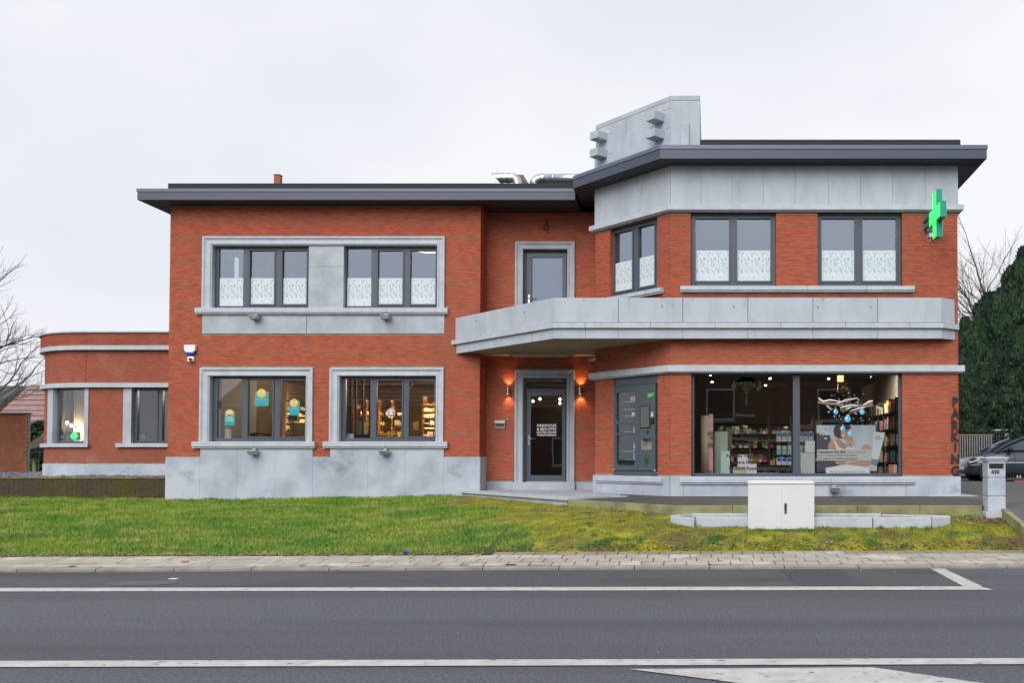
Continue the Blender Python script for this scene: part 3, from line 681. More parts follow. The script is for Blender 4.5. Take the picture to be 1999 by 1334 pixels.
# bricks -----------------------------------------------------------------
random.shuffle(single)
near = sorted(single, key=lambda s: (abs(s[2] - 1.6) + (0 if s[1] > 3.9 else 1.5)))
whole = near[:300]; rest = near[300:]
for pl, s2, a, dw in rest: BRICKS.pbox(pl, s2, s2 + .1965, a, a + .0335, -.10, dw, 0, (4,))
bm_ = MB().box(-.09825, .09825, 0, .1, 0, .0335).mesh('brick', M['brick'])
bw0 = [o for o in bld.children if o.name.startswith('brick_wall')]
wall_bay = None
for o in bw0:
    if abs(wloc(o).x - (CF[0] + XR) / 2) < .2 and wloc(o).y < 18.2: wall_bay = o
for pl, s2, a, dw in whole:
    o = bpy.data.objects.new('brick', bm_); C.objects.link(o); p = pl.p(s2 + .09825, a, dw)
    o.parent = wall_bay; o.location = Vector(p) - wloc(wall_bay)
print('bricks', len(BRICKS.f) // 5, len(whole))
BRICKS.build('bricks', M['brick'], bld, kind='stuff')
# ================================================================== LEFT WING (curved end)
DW = 22.8; RW = 2.0
XWR = XL0 - .02
xc = X(86, DW + .82, 800) + .809 * RW; yc = DW + RW
WF = Pl((xc, DW), (XL0, DW)); WA = Arc((xc, yc), RW, math.pi)     # arc runs from the left side to the front
WS = Pl((xc - RW, 27), (xc - RW, yc))
zW = lambda py: Z(py, DW)
zwp, zws0, zws1, zwb0, zwb1, zwc0, zwc1, zwt = zW(906.5), zW(873.5), zW(866), zW(757), zW(748.5), zW(684), zW(676), zW(651)
uF = lambda px, py=800: U(WF, px, py)
def arc_u(px, r=RW):
    best = None
    for i in range(0, 400):
        uu = WA.len * (1 - i / 400.0); p = WA.p(uu, 0, 0)
        sx = PX + p[0] / p[1] * F
        if sx <= px: return uu
    return 0
wA = (arc_u(103), WA.len - .02)
wB = (uF(257), WF.len - .0)
jA = (arc_u(93), uF(173)); jB = (uF(241), uF(257))
hA = (wA[0], wA[1], zws1, zwb0)
wall(WA, 0, WA.len, zwp, zwt, [(jA[0], WA.len + 1, zws1, zwb0)], [(0, 9, zwb0, zwb1), (0, 9, zwc0, zwc1), (arc_u(79), 9, zws0, zws1)], step=.16, wing=True, core=.25)
wall(WF, 0, WF.len, zwp, zwt, [(-1, jA[1], zws1, zwb0), (jB[0], WF.len + 1, zws1, zwb0)], [(0, 9, zwb0, zwb1), (0, 9, zwc0, zwc1), (-1, uF(176), zws0, zws1), (uF(230), 9, zws0, zws1)], wing=True, core=.25)
wall(WS, 0, WS.len, zwp, zwt, (), [(0, 9, zwb0, zwb1), (0, 9, zwc0, zwc1)], wing=True, core=.25)
BRICKS_W.build('bricks', M['brick_wing'], bld, kind='stuff', label='duller weathered bricks of the curved wing')
def curved(z0, z1, w0, w1, name, m='stone_sill', ua=0, ub=None, flat=(0, None), side=True, n=14):
    ub = WA.len if ub is None else ub
    mb = MB()
    us = [ua + (ub - ua) * i / n for i in range(n + 1)]
    for a, b in zip(us[:-1], us[1:]): mb.pbox(WA, a, b, z0, z1, w0, w1)
    if flat: mb.pbox(WF, flat[0], WF.len if flat[1] is None else flat[1], z0, z1, w0, w1)
    if side: mb.pbox(WS, 0, WS.len, z0, z1, w0, w1)
    return mb.build(name, M[m], bld)
curved(zwb0, zwb1, -.1, .10, 'cornice'); curved(zwc0, zwc1, -.1, .12, 'cornice'); curved(zwt, zwt + .035, -.3, .14, 'coping', 'stone')
# upper parapet stands proud
par = MB(); nq = int((zwt - zwc1) / CRS)
mbp = MB(); us = [WA.len * i / 24 for i in range(25)]
for a, b in zip(us[:-1], us[1:]): mbp.pbox(WA, a, b, zwc1 + .001, zwt - .001, -.1, .087)
mbp.pbox(WF, 0, WF.len, zwc1 + .001, zwt - .001, -.1, .087); mbp.pbox(WS, 0, WS.len, zwc1 + .001, zwt - .001, -.1, .087)
mbp.build('parapet', M['mortar'], bld)
kk = int(zwc1 / CRS) + 1
while kk * CRS + .0335 < zwt:
    a = kk * CRS
    for pl, ln in ((WA, WA.len), (WF, WF.len), (WS, WS.len)):
        q = -(.1 * (kk % 2))
        while q < ln:
            s2, e2 = max(q, 0), min(q + .1965, ln)
            if e2 - s2 > .02: par.pbox(pl, s2, e2, a, a + .0335, .02, .10 + random.uniform(-.0015, .0015), 0, (4,))
            q += .2
    kk += 1
par.build('bricks', M['brick_wing'], bld, kind='stuff')
curved(.7, zwp, -.25, .02, 'stone_panel', 'stone_plinth')
curved(zws0, zws1, -.14, .08, 'sill', ua=arc_u(79), flat=(0, uF(176)), side=False, n=10)
MB().pbox(WF, uF(230), WF.len, zws0, zws1, -.14, .08).build('sill', M['stone_sill'], bld)
# jambs
us = [jA[0] + (wA[0] - jA[0]) * i / 3 for i in range(4)]
mb = MB()
for a, b in zip(us[:-1], us[1:]): mb.pbox(WA, a, b, zws1, zwb0, -.16, .015)
mb.build('jamb', M['stone'], bld)
MB().pbox(WF, -.02, jA[1], zws1, zwb0, -.16, .015).build('jamb', M['stone'], bld)
MB().pbox(WF, jB[0], jB[1], zws1, zwb0, -.16, .015).build('jamb', M['stone'], bld)
pA0, pA1 = WA.p(wA[0], 0, -.06), WA.p(WA.len, 0, -.06)
CH = Pl((pA0[0], pA0[1]), (pA1[0], pA1[1]))
window(CH, 0, CH.len - .02, zws1, zwb0 - .002, [(.07, CH.len - .06, zws1 + .06, zwb0 - .05)], wf=-.03, fixed=(0,), glass='glass_wing', label='window in the curved corner with a green lit sign inside')
ub = U(WF, 308, 800); ua_ = wB[0]
window(WF, ua_, WF.len - .001, zws1, zwb0 - .002, [(ua_ + .09, ub - .07, zws1 + .07, zwb0 - .07), (ub + .07, WF.len - .06, zws1 + .07, zwb0 - .07)], wf=-.09, glass='glass_wing')
MB().prism([(xc - RW + .3, 27), (xc - RW + .3, yc), (xc, DW + .3), (XL0, DW + .3), (XL0, 27)], zwt - .25, zwt - .2).build('roof', M['membrane'], bld)
# ================================================================== GROUND
def stru(o): o['kind'] = 'structure'; return o
def K(x): return 12.0 + .0326 * (x + 9.3)          # road edge of the kerb
def De(x): return K(x) + (1.10 if x < -3.3 else 1.42)
def Dback(x):
    if x < XL0: return 20.85
    if x < -5.45: return DL + .02
    if x < -2.6: return DL + (16.63 - DL) * (x + 5.45) / (2.85) + .02
    if x < -.68: return 16.63 + (15.2 - 16.63) * (x + 2.6) / 1.92
    return 15.2
def zfar(x): return np.interp(x, [-30, XL0, -6.5, -5.4, -2.6, -.68, 3, 5], [.72, .545, .63, .66, .62, .56, .54, .55])
rng = np.random.RandomState(3)
ph = rng.rand(12, 4)
def bumpz(x, y):
    s = 0
    for i in range(12): s = s + math.sin(x * (1 + 6 * ph[i][0]) + 6 * ph[i][2]) * math.sin(y * (1 + 7 * ph[i][1]) + 6 * ph[i][3])
    return s / 12
def gz(x, y):
    a, b = De(x), Dback(x)
    t = min(1, max(0, (y - a) / (b - a)))
    e = min(1, max(0, (y - a) / .25)) * (1 if x < -5.4 else min(1, max(.15, (b - y) / .3)))
    return .075 + (zfar(x) - .075) * (t ** float(np.interp(x, [-5.5, -1.5], [.93, .55]))) + e * .035 * bumpz(x, y)
def ground_grid():
    xs = np.concatenate([np.arange(-60, -14, 1.0), np.arange(-14, 4.73, .11), [4.73]]); n = 46
    v = []; f = []
    for x in xs:
        a, b = De(x) - .03, Dback(x) + .12
        for j in range(n): y = a + (b - a) * j / (n - 1); v.append((x, y, gz(x, y)))
    for i in range(len(xs) - 1):
        for j in range(n - 1): f.append((i * n + j, (i + 1) * n + j, (i + 1) * n + j + 1, i * n + j + 1))
    return v, f
v, f = ground_grid()
lw = MB(); 
for q in v: lw.v.append(q)
for q in f:
    cx = sum(v[i][0] for i in q) / 4; cy = sum(v[i][1] for i in q) / 4
    edge = -3.0 + .9 * math.sin(cy * 1.7) * .3 - (cy - 13.4) * .12 if cy < 16 else -3.4
    edge = -3.05 + .35 * math.sin(cy * 2.3) + .2 * math.sin(cy * 5.1) - max(0, cy - 15) * .6
    lw.f.append(list(q)); lw.m.append(1 if cx > edge else 0); lw.sm.append(True)
stru(lw.build('lawn_ground', [M['soil'], M['moss']]))
# earth to the horizon and the raised ground round the building
stru(MB().box(-300, 300, -300, 400, -1.2, -.06).build('ground', M['soil']))
stru(MB().prism([(-300, 33), (-17.5, 33), (-17.5, 40), (80, 60), (200, 60), (200, 300), (-300, 300)], -.06, .66).build('hinterland', M['soil']))
# slates bed behind the garden wall
stru(MB().prism([(-60, 20.95), (XL0 + .05, 20.95), (XL0 + .05, 28), (-16, 32), (-60, 32.9)], .3, .985).build('gravel_base', M['slate']))
sl = MB(); rs = random.Random(11)
for i in range(5200):
    if i < 3200: x = rs.uniform(-18, XL0 - .1); y = rs.uniform(21.0, 22.75 if x > -15.5 else 25.5)
    else: x = rs.uniform(-22, -16.2); y = rs.uniform(21, 31)
    if x > -17.4 and y > 22.78: continue
    s = rs.uniform(.03, .075); h = s * rs.uniform(.3, .8); a = rs.uniform(0, 3.14); zz = .985 + rs.uniform(-.01, .03)
    c_, s_ = math.cos(a), math.sin(a)
    P = [(-1, -.6, 0), (1, -.5, 0), (.8, .6, 0), (-.7, .5, 0), (-.7, -.4, 1), (.6, -.3, .8), (.6, .4, 1.1), (-.5, .35, .7)]
    sl.hexa([(x + (p[0] * c_ - p[1] * s_) * s, y + (p[0] * s_ + p[1] * c_) * s, zz + p[2] * h) for p in P])
tag(sl.build('slate_gravel', M['slate']), 'loose dark grey slate chippings lying behind the mossy garden wall', 'gravel', kind='stuff')
# road
stru(MB().add([(-120, -4.5, 0), (120, 3.3 - 4.5 + 1, 0), (120, K(120), 0), (-120, K(-120), 0)], [(0, 1, 2, 3)]).build('road', M['asphalt']))
l1 = lambda x: 10.40 + .0117 * (x + 8.03)
lc = lambda x: 6.68 + .0128 * (x + 5.16)
stru(MB().add([(-120, l1(-120), .004), (2.93, l1(2.93), .004), (2.93, K(2.93) - .003, .004), (-120, K(-120) - .003, .004)], [(0, 1, 2, 3)]).build('parking_strip', M['asphalt_dark']))
def line(name, pts, z=.008): return stru(MB().add([(x, y, z) for x, y in pts], [tuple(range(len(pts)))]).build(name, M['paint']))
line('road_marking', [(-120, l1(-120) - .14), (3.16, l1(3.16) - .14), (3.09, l1(3.09) + .14), (-120, l1(-120) + .14)])
line('road_marking', [(2.90, l1(3) + .142), (3.12, l1(3) + .142), (3.10, K(3) - .05), (2.92, K(3) - .05)])
line('road_marking', [(-120, lc(-120) - .10), (120, lc(120) - .10), (120, lc(120) + .10), (-120, lc(-120) + .10)])
line('road_marking', [(-.58, 6.52), (.147, 6.136), (2.3, 5.0), (3.4, 5.0), (1.74, 6.15), (1.14, 6.575)])
xp0, xp1 = X(1532, 11.4, 1130), X(1652, 11.4, 1130)
stru(MB().add([(xp0 + .12, l1(1) + .16, .008), (xp1 + .2, l1(1) + .16, .008), (xp1, K(1) - .06, .008), (xp0, K(1) - .06, .008)], [(0, 1, 2, 3)]).build('road_patch', mat('patch', (.040, .042, .05), .8, col2=(.07, .072, .082), scale=30, bump=.4, bscale=90)))
cxm, cym = X(270, 10.9, 1137), 10.95
stru(MB().add([(cxm + .42 * math.cos(i * .3142), cym + .20 * math.sin(i * .3142), .008) for i in range(20)], [tuple(range(20))]).build('road_stain', mat('stain', (.115, .12, .135), .7, col2=(.08, .083, .093), scale=5)))
# pavement
zk = .045
PV = Pl((-60, K(-60)), (60, K(60)))
def zpv(d): return zk + .045 * (d - .15)             # crossfall up from the kerb
pav = MB(); pav.add([PV.p(0, zpv(.15) - .007, -.02), PV.p(PV.len, zpv(.15) - .007, -.02), PV.p(PV.len, zpv(1.42) - .007, -1.42), PV.p(0, zpv(1.42) - .007, -1.42)], [(0, 1, 2, 3)])
pavement = stru(pav.build('pavement', M['sand']))
rp_ = random.Random(21)
def paver_piece(u0, u1, d0, d1, m, name='paver', lift=0):
    j = .004; jd_ = .016; dz = [rp_.uniform(-.003, .004) for _ in range(4)]
    a, b, c, d = PV.p(u0 + j, 0, -d0 - jd_), PV.p(u1 - j, 0, -d0 - jd_), PV.p(u1 - j, 0, -d1 + jd_), PV.p(u0 + j, 0, -d1 + jd_)
    z0, z1 = zpv(d0) + lift, zpv(d1) + lift
    mb = MB().hexa([(a[0], a[1], -.02), (b[0], b[1], -.02), (c[0], c[1], -.02), (d[0], d[1], -.02), (a[0], a[1], z0 + dz[0]), (b[0], b[1], z0 + dz[1]), (c[0], c[1], z1 + dz[2]), (d[0], d[1], z1 + dz[3])])
    return mb, m, name
u_vis0, u_vis1 = 60 - 10.8, 60 + 5.0
farp = MB()
for row in range(4):
    d0 = .16 + row * .314; d1 = d0 + .314
    uu = 0 + (row % 2) * .15 + (.06 if row == 2 else 0)
    while uu < PV.len - .3:
        x = uu - 60
        if row == 3 and x < -3.3: uu += .305; continue
        mb, m, nm = paver_piece(uu, uu + .30, d0, d1, 'paver_brown' if row == 3 and not (.9 < x < 2.0) else 'paver')
        if u_vis0 < uu < u_vis1: mb.build(nm, M[m], pavement, bevel=.004)
        else: b0 = len(farp.v); farp.v += mb.v; farp.f += [[b0 + i for i in q] for q in mb.f]; farp.m += mb.m; farp.sm += mb.sm
        uu += .303
farp.build('pavers', M['paver'], pavement, kind='stuff')
uu = 0; fk = MB()
while uu < PV.len - 1:
    p = [(0, .0), (0, zk - .012), (.012, zk - .002), (.15, zk + .004), (.15, 0)]
    mb = MB(); n = len(p); g = .006
    dzz = rp_.uniform(-.003, .003)
    vs = [PV.p(uu + g, q[1] + (dzz if q[1] > 0 else -.02), -q[0] - 0) for q in p] + [PV.p(uu + 1 - g, q[1] + (dzz if q[1] > 0 else -.02), -q[0]) for q in p]
    mb.add(vs, [tuple(range(n)), tuple(range(n, 2 * n))[::-1]] + [(i, n + i, n + (i + 1) % n, (i + 1) % n) for i in range(n)])
    if u_vis0 < uu + .5 < u_vis1 + .5: mb.build('kerb_stone', M['kerb'], pavement, fixn=True)
    else: b0 = len(fk.v); fk.v += mb.v; fk.f += [[b0 + i for i in q] for q in mb.f]; fk.m += mb.m; fk.sm += mb.sm
    uu += 1.0
fk.build('kerb_stones', M['kerb'], pavement, kind='stuff')
# entrance platform and forecourt
slab = stru(MB().prism([(-5.40, 20.12), (-2.62, 16.70), (-1.9, 17.3), (-1.9, 18.9), (CB[0] + .05, CB[1]), (CB[0], DR), (XL1, DR), (XL1, DL)], .4, .735).build('entrance_platform', M['stone']))
A0, B0 = Vector((-5.47, 20.16)), Vector((-2.58, 16.60))
ed = Pl(A0, B0)
for i in range(4):
    a, b = ed.len * i / 4, ed.len * (i + 1) / 4
    MB().pbox(ed, a + .003, b - .003, .715, .768, -.34, .02).build('edge_slab', M['stone_sill'], slab, bevel=.004)
jd = 0
for i in range(9):
    for j in range(5):
        a, w_ = ed.len * (-.1) + i * .55, -.345 - j * .5
        cx, cy, _ = ed.p(a + .27, 0, w_ - .25)
        def inside(p):
            x, y = p[0], p[1]
            if x > -1.85: return False
            if x < XL1 + .06 and y > DL - .06: return False
            if y > DR - .06: return False
            if x > CB[0] - .06 and (Vector((x, y)) - DIA.O).dot(DIA.n) < .06: return False
            return True
        qs = [ed.p(a + .004, 0, w_), ed.p(a + .546, 0, w_), ed.p(a + .546, 0, w_ - .495), ed.p(a + .004, 0, w_ - .495)]
        if sum(inside(q) for q in qs) < 3 and not inside((cx, cy)): continue
        if not all(inside(q) for q in qs):
            # clip by shrinking towards the centre until it fits
            for k_ in (.9, .8, .7, .6, .5, .4, .3):
                q2 = [(cx + (q[0] - cx) * k_, cy + (q[1] - cy) * k_) for q in qs]
                if all(inside(q) for q in q2): break
            else: continue
            continue_shape = True
        MB().prism([(q[0], q[1]) for q in qs], .73, .765 + random.uniform(-.001, .001)).build('floor_slab', M['stone'], slab, bevel=.003)
fz = lambda y: np.interp(y, [12.3, 13.8, 15.2, 16.6, 17.9, 40], [.06, .42, .695, .735, .745, .745])
fc = MB()
# strip in front of the bay and out to the yard
def sheet(mb, poly, n=1):
    mb.add([(x, y, float(fz(y))) for x, y in poly], [tuple(range(len(poly)))])
sheet(fc, [(-2.55, 16.58), (-.68, 15.24), (4.78, 15.24), (4.78, 16.6), (-2.52, 16.6)])
sheet(fc, [(-2.52, 16.6), (4.78, 16.6), (4.78, 17.9), (-1.85, 17.9), (-1.85, 17.3)])
sheet(fc, [(-1.85, 17.9), (4.78, 17.9), (4.78, 19.6), (-1.85, 19.6)])
stru(fc.build('forecourt', M['forecourt']))
fy = MB()
for y0, y1 in ((12.75, 13.8), (13.8, 15.2), (15.2, 16.6), (16.6, 17.9), (17.9, 40), (40, 60)): sheet(fy, [(4.78, y0), (60, y0), (60, y1), (4.78, y1)])
sheet(fy, [(-2, 28), (4.78, 28), (4.78, 60), (-2, 60)])
stru(fy.build('parking_yard', M['asphalt_yard']))
# concrete edging between forecourt and moss
eg = stru(MB().prism([(-2.6, 16.62), (-.68, 15.2), (-.68, 15.3), (-2.56, 16.68)], .3, .62).build('forecourt_edging', M['joint']))
e1 = Pl((-2.60, 16.60), (-.69, 15.2)); e2 = Pl((-.69, 15.2), (4.45, 15.2)); e3 = Pl((4.745, 15.0), (4.745, 12.9))
for pl in (e1, e2):
    n = max(1, round(pl.len / .98))
    for i in range(n):
        a, b = pl.len * i / n, pl.len * (i + 1) / n
        za = [float(fz(pl.p(q, 0)[1])) + .008 for q in (a, b)]
        j = .003
        MB().hexa([pl.p(a + j, .3, .0), pl.p(b - j, .3, .0), pl.p(b - j, .3, -.055), pl.p(a + j, .3, -.055), pl.p(a + j, za[0], .0), pl.p(b - j, za[1], .0), pl.p(b - j, za[1], -.055), pl.p(a + j, za[0], -.055)]).build('edging_stone', M['mossy_edge'], eg, bevel=.005)
n = 2
for i in range(n):
    a, b = e3.len * i / n, e3.len * (i + 1) / n
    za = [float(fz(e3.p(q, 0)[1])) + .01 for q in (a, b)]
    MB().hexa([e3.p(a + .004, -.0, .05), e3.p(b - .004, -.0, .05), e3.p(b - .004, -.0, -.05), e3.p(a + .004, -.0, -.05), e3.p(a + .004, za[0], .05), e3.p(b - .004, za[1], .05), e3.p(b - .004, za[1], -.05), e3.p(a + .004, za[0], -.05)]).build('edging_stone', M['mossy_edge'], eg, bevel=.005)
MB().box(XR - .6, XR + .35, DB - .06, DB + 1.2, .6, .752).build('footing_slab', M['stone'], bld, bevel=.004)
# ------------------------------------------------------------------ grass
def blades(name, pts, h, wd, mt, label, cat, seed, lean=.5):
    r = np.random.RandomState(seed); n = len(pts); p = np.array(pts)
    hh = h * r.uniform(.45, 1.25, n); a = r.uniform(0, 2 * np.pi, n); ln = hh * r.uniform(.1, lean * 2, n); la = r.uniform(0, 2 * np.pi, n)
    ww = wd * r.uniform(.6, 1.3, n)
    V = np.zeros((n, 3, 3))
    V[:, 0] = p + np.stack([-np.cos(a) * ww, -np.sin(a) * ww, np.zeros(n) - .01], 1)
    V[:, 1] = p + np.stack([np.cos(a) * ww, np.sin(a) * ww, np.zeros(n) - .01], 1)
    V[:, 2] = p + np.stack([np.cos(la) * ln, np.sin(la) * ln, hh], 1)
    me = bpy.data.meshes.new(name)
    me.vertices.add(n * 3); me.vertices.foreach_set('co', V.ravel())
    me.loops.add(n * 3); me.loops.foreach_set('vertex_index', np.arange(n * 3, dtype=np.int32))
    me.polygons.add(n); me.polygons.foreach_set('loop_start', np.arange(0, n * 3, 3, dtype=np.int32)); me.polygons.foreach_set('loop_total', np.full(n, 3, dtype=np.int32))
    me.materials.append(mt); me.update(calc_edges=True); me.validate()
    o = bpy.data.objects.new(name, me); C.objects.link(o)
    return tag(o, label, cat, kind='stuff')
rg = np.random.RandomState(5)
def mossline(y): return -3.05 + .35 * math.sin(y * 2.3) + .2 * math.sin(y * 5.1) - max(0, y - 15) * .6
P_ = []
N = 230000
xs = rg.uniform(-17, -2.4, N); ys = rg.uniform(13.0, 20.8, N)
for x, y in zip(xs, ys):
    if y < De(x) + .07 + .06 * math.sin(x * 5) * math.sin(x * 1.3) or y > Dback(x) - .03: continue
    if x > mossline(y) + rg.normal(0, .12): continue
    if x < -10.6 * y / 13.4 - 1.2: continue
    if rg.rand() > .55 + .6 * bumpz(x * .6, y * .9) + .35: continue
    P_.append((x, y, gz(x, y)))
print('blades', len(P_))
blades('lawn_grass', P_, .055, .006, M['blade'], 'mown green lawn grass on the sloping bank left of the moss', 'grass', 1, .8)
P2 = []
def tuft(cx, cy, r, n):
    for _ in range(n):
        a = rg.uniform(0, 6.28); d = r * math.sqrt(rg.rand()); x, y = cx + d * math.cos(a), cy + d * math.sin(a) * .7
        if De(x) < y < Dback(x) and x < 4.66: P2.append((x, y, gz(x, y)))
for i in range(46): 
    x = rg.uniform(-17, -2.6); y = rg.uniform(13.3, Dback(x) - .1); 
    if x < mossline(y): tuft(x, y, rg.uniform(.12, .35), 260)
for i in range(70):
    x = rg.uniform(-2.9, 4.5); y = De(x) + abs(rg.normal(0, .7)); tuft(x, y, rg.uniform(.03, .12), 34)
for i in range(60): x = rg.uniform(XL0, -5.5); tuft(x, DL - .03, .08, 22)
for px, py in ((1400, 1050), (1385, 1058), (1700, 1060), (1330, 1075), (1560, 1068), (1950, 1062), (1640, 1045), (1230, 1075), (1180, 1060), (1150, 1070)):
    D = 14.1; x = X(px, D, py); tuft(x, 14.0 - (py - 1050) * .012, .14, 190)
for i in range(26): tuft(rg.uniform(.55, 1.62), 14.30 + rg.normal(0, .02), .05, 14)
for i in range(34): tuft(rg.uniform(-.6, 3.7), 14.43 + rg.normal(0, .02), .05, 10)
blades('grass_tufts', P2, .062, .006, M['blade_dark'], 'taller dark green grass tufts scattered over lawn and moss', 'grass', 2, .5)
P3 = []
for i in range(56000):
    x = rg.uniform(-5.6, 4.7); y = rg.uniform(De(x) + .02, Dback(x) - .02)
    if x < mossline(y) - .1 or bumpz(x * 1.9 + 3, y * 2.2) < -.12: continue
    P3.append((x, y, gz(x, y)))
M['moss_blade'] = mat('moss_blade', (.31, .31, .02), .9, col2=(.15, .18, .018), scale=4, col3=(.13, .09, .04), s3=2.0, amt3=(.52, .7))
blades('moss_cover', P3, .02, .009, M['moss_blade'], 'yellow green moss covering the bank right of the lawn', 'moss', 4, 1.2)
# litter of dead leaves and chips
lf = MB(); r2 = random.Random(9)
M['litter'] = mat('litter', (.45, .36, .24), .9, col2=(.30, .12, .05), scale=9, amt=(.45, .6), col3=(.7, .68, .62), s3=12, amt3=(.55, .6))
def flake(x, y, z, s):
    a = r2.uniform(0, 6.28); c_, s_ = math.cos(a), math.sin(a); t = r2.uniform(-.4, .4)
    P = [(-1, 0, 0), (0, -.5, t), (1, 0, 0), (0, .5, t)]
    lf.add([(x + (p[0] * c_ - p[1] * s_) * s, y + (p[0] * s_ + p[1] * c_) * s, z + abs(p[2]) * s + .004) for p in P], [(0, 1, 2, 3)])
for i in range(2600):
    x = r2.uniform(-11, 4.6); y = De(x) + abs(r2.gauss(0, .10)) + .0; flake(x, y, gz(x, y) + .012, r2.uniform(.012, .034))
for i in range(700):
    x = r2.uniform(-3.2, 4.6); y = r2.uniform(De(x), Dback(x)); flake(x, y, gz(x, y) + .02, r2.uniform(.008, .022))
for i in range(520): x = r2.gauss(4.35, .3); y = r2.gauss(14.85, .14); flake(min(x, 4.68), min(y, 15.15), gz(min(x, 4.68), min(y, 15.15)) + .02, r2.uniform(.012, .03))
for i in range(160): x = r2.uniform(-2.7, -.6); y = Dback(x) - r2.uniform(.02, .25); flake(x, y, gz(x, y) + .02, r2.uniform(.012, .028))
for i in range(160): x = r2.uniform(-11, 4.6); y = r2.uniform(6, 13.2); y = r2.choice([y, K(x) - abs(r2.gauss(0, .1))]); flake(x, y, .012 if y < K(x) else zpv(y - K(x)) + .01, r2.uniform(.006, .02))
tag(lf.build('leaf_litter', M['litter']), 'dead leaves and pale chips strewn along the lawn edge and kerb', 'litter', kind='stuff')
# ------------------------------------------------------------------ garden wall (left)
gw = empty('garden_wall', (-14.5, 20.9, .7), 'low dark brick garden wall covered in moss, left of the building', 'wall')
GW = Pl((-40, 20.9), (XL0 - .02, 20.9))
MB().pbox(GW, 0, GW.len, .4, 1.0, -.2, -.006).build('wall_core', M['mossy_brick'], gw)
gs = MB(); cands = []
for kq in range(6):
    a = 1.0 - (kq + 1) * .078
    q = (kq % 2) * .11
    while q < GW.len - .05:
        e = min(q + .212, GW.len)
        mb = MB().pbox(GW, q, e, a, a + .068, -.1, random.uniform(-.004, .006))
        xx = GW.p(q, 0)[0]
        if xx > -16.4 and kq < 5 and e - q > .2: mb.build('brick', M['mossy_brick'], gw)
        else: b0 = len(gs.v); gs.v += mb.v; gs.f += [[b0 + i for i in t] for t in mb.f]; gs.m += mb.m; gs.sm += mb.sm
        q += .22
gs.build('bricks', M['mossy_brick'], gw, kind='stuff')
q = 0
while q < GW.len - .5:
    b = min(q + .6, GW.len); MB().pbox(GW, q + .003, b - .003, 1.002, 1.035, -.22, .02).build('coping_stone', M['moss_cap'], gw, bevel=.006); q += .6
#SECTION3
# ================================================================== INSIDE OF THE BUILDING
def cmat(name, c, rough=.6): return M.get(name) or M.setdefault(name, mat(name, c, rough))
M['floor_in'] = mat('floor_in', (.22, .17, .12), .4, col2=(.16, .12, .08), scale=2)
M['ceil_in'] = mat('ceil_in', (.55, .54, .52), .9)
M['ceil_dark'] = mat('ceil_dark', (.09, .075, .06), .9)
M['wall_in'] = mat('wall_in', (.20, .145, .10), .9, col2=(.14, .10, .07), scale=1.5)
M['panel_in'] = mat('panel_in', (.26, .17, .09), .6, col2=(.18, .115, .06), scale=2, stretch=(1, 1, .2))
def rooms(z0, z1, mf, mc, lab):
    A = [(XL0 + .29, DL + .29), (XL1 - .29, DL + .29), (XL1 - .29, DR + .29), (CB[0] + .25, DR + .29), (CB[0] + .3, CB[1] + .3), (CF[0] + .1, DB + .29), (XR - .29, DB + .29), (XR - .29, 27.5), (XL0 + .29, 27.5)]
    MB().prism(A, z0 - .12, z0).build('interior_floor', M[mf], bld)
    MB().prism(A, z1, z1 + .10).build('interior_ceiling', M[mc], bld)
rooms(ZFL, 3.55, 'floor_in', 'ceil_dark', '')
rooms(3.93, 6.75, 'floor_in', 'ceil_in', '')
MB().box(XL0, XR, 27.5, 27.8, .6, SOF_L).build('back_wall', M['wall_in'], bld)
MB().box(CB[0], XR, 27.5, 27.8, SOF_L, SOF_R).build('back_wall', M['wall_in'], bld)
MB().box(-5.5, -5.38, DR + .3, 27.5, ZFL, 3.55).build('partition', M['wall_in'], bld)
MB().box(-2.2, -2.08, DR + .3, 27.5, ZFL, 3.55).build('partition', M['wall_in'], bld)
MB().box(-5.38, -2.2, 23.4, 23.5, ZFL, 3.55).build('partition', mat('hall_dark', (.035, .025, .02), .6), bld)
MB().box(-5.5, -5.38, DR + .3, 27.5, 3.93, 6.75).build('partition', M['ceil_in'], bld)
MB().box(-2.2, -2.08, DR + .3, 27.5, 3.93, 6.75).build('partition', M['ceil_in'], bld)
MB().box(XL0 + .3, XR - .3, 24.4, 24.5, 3.93, 6.75).build('partition', M['ceil_in'], bld)
for i in range(4):
    for j in range(2):
        xx_, yy_ = XL0 + 1.1 + i * 1.45, 21.5 + j * 1.5
        MB().box(xx_, xx_ + .28, yy_, yy_ + .28, 6.735, 6.749).build('ceiling_lamp_panel', M['wall_in'], bld)
# wing room
MB().prism([(xc - RW + .3, 26.9), (xc - RW + .3, yc), (xc - .9, DW + .5), (xc, DW + .26), (XL0, DW + .26), (XL0, 26.9)], .8, .98).build('interior_floor', M['floor_in'], bld)
MB().prism([(xc - RW + .26, 26.9), (xc - RW + .26, yc), (xc - 1, DW + .55), (xc, DW + .26), (XL0, DW + .26), (XL0, 26.9)], 3.35, 3.45).build('interior_ceiling', M['ceil_in'], bld)
MB().box(xc - RW, XL0, 26.9, 27.1, .7, zwt - .2).build('back_wall', M['white_wall'], bld)
MB().box(-16.9, -16.3, 24.4, 26.8, .98, 3.35).build('partition', M['white_wall'], bld)
MB().box(-14.5, -14.4, 24.4, 26.8, .98, 3.35).build('partition', M['wall_in'], bld)
def plight(p, power, col=(1, .74, .45), rad=.08):
    l = bpy.data.lights.new('lamp_light', 'POINT'); l.energy = power; l.color = col; l.shadow_soft_size = rad
    o = bpy.data.objects.new('lamp_light', l); C.objects.link(o); o.location = p; return o
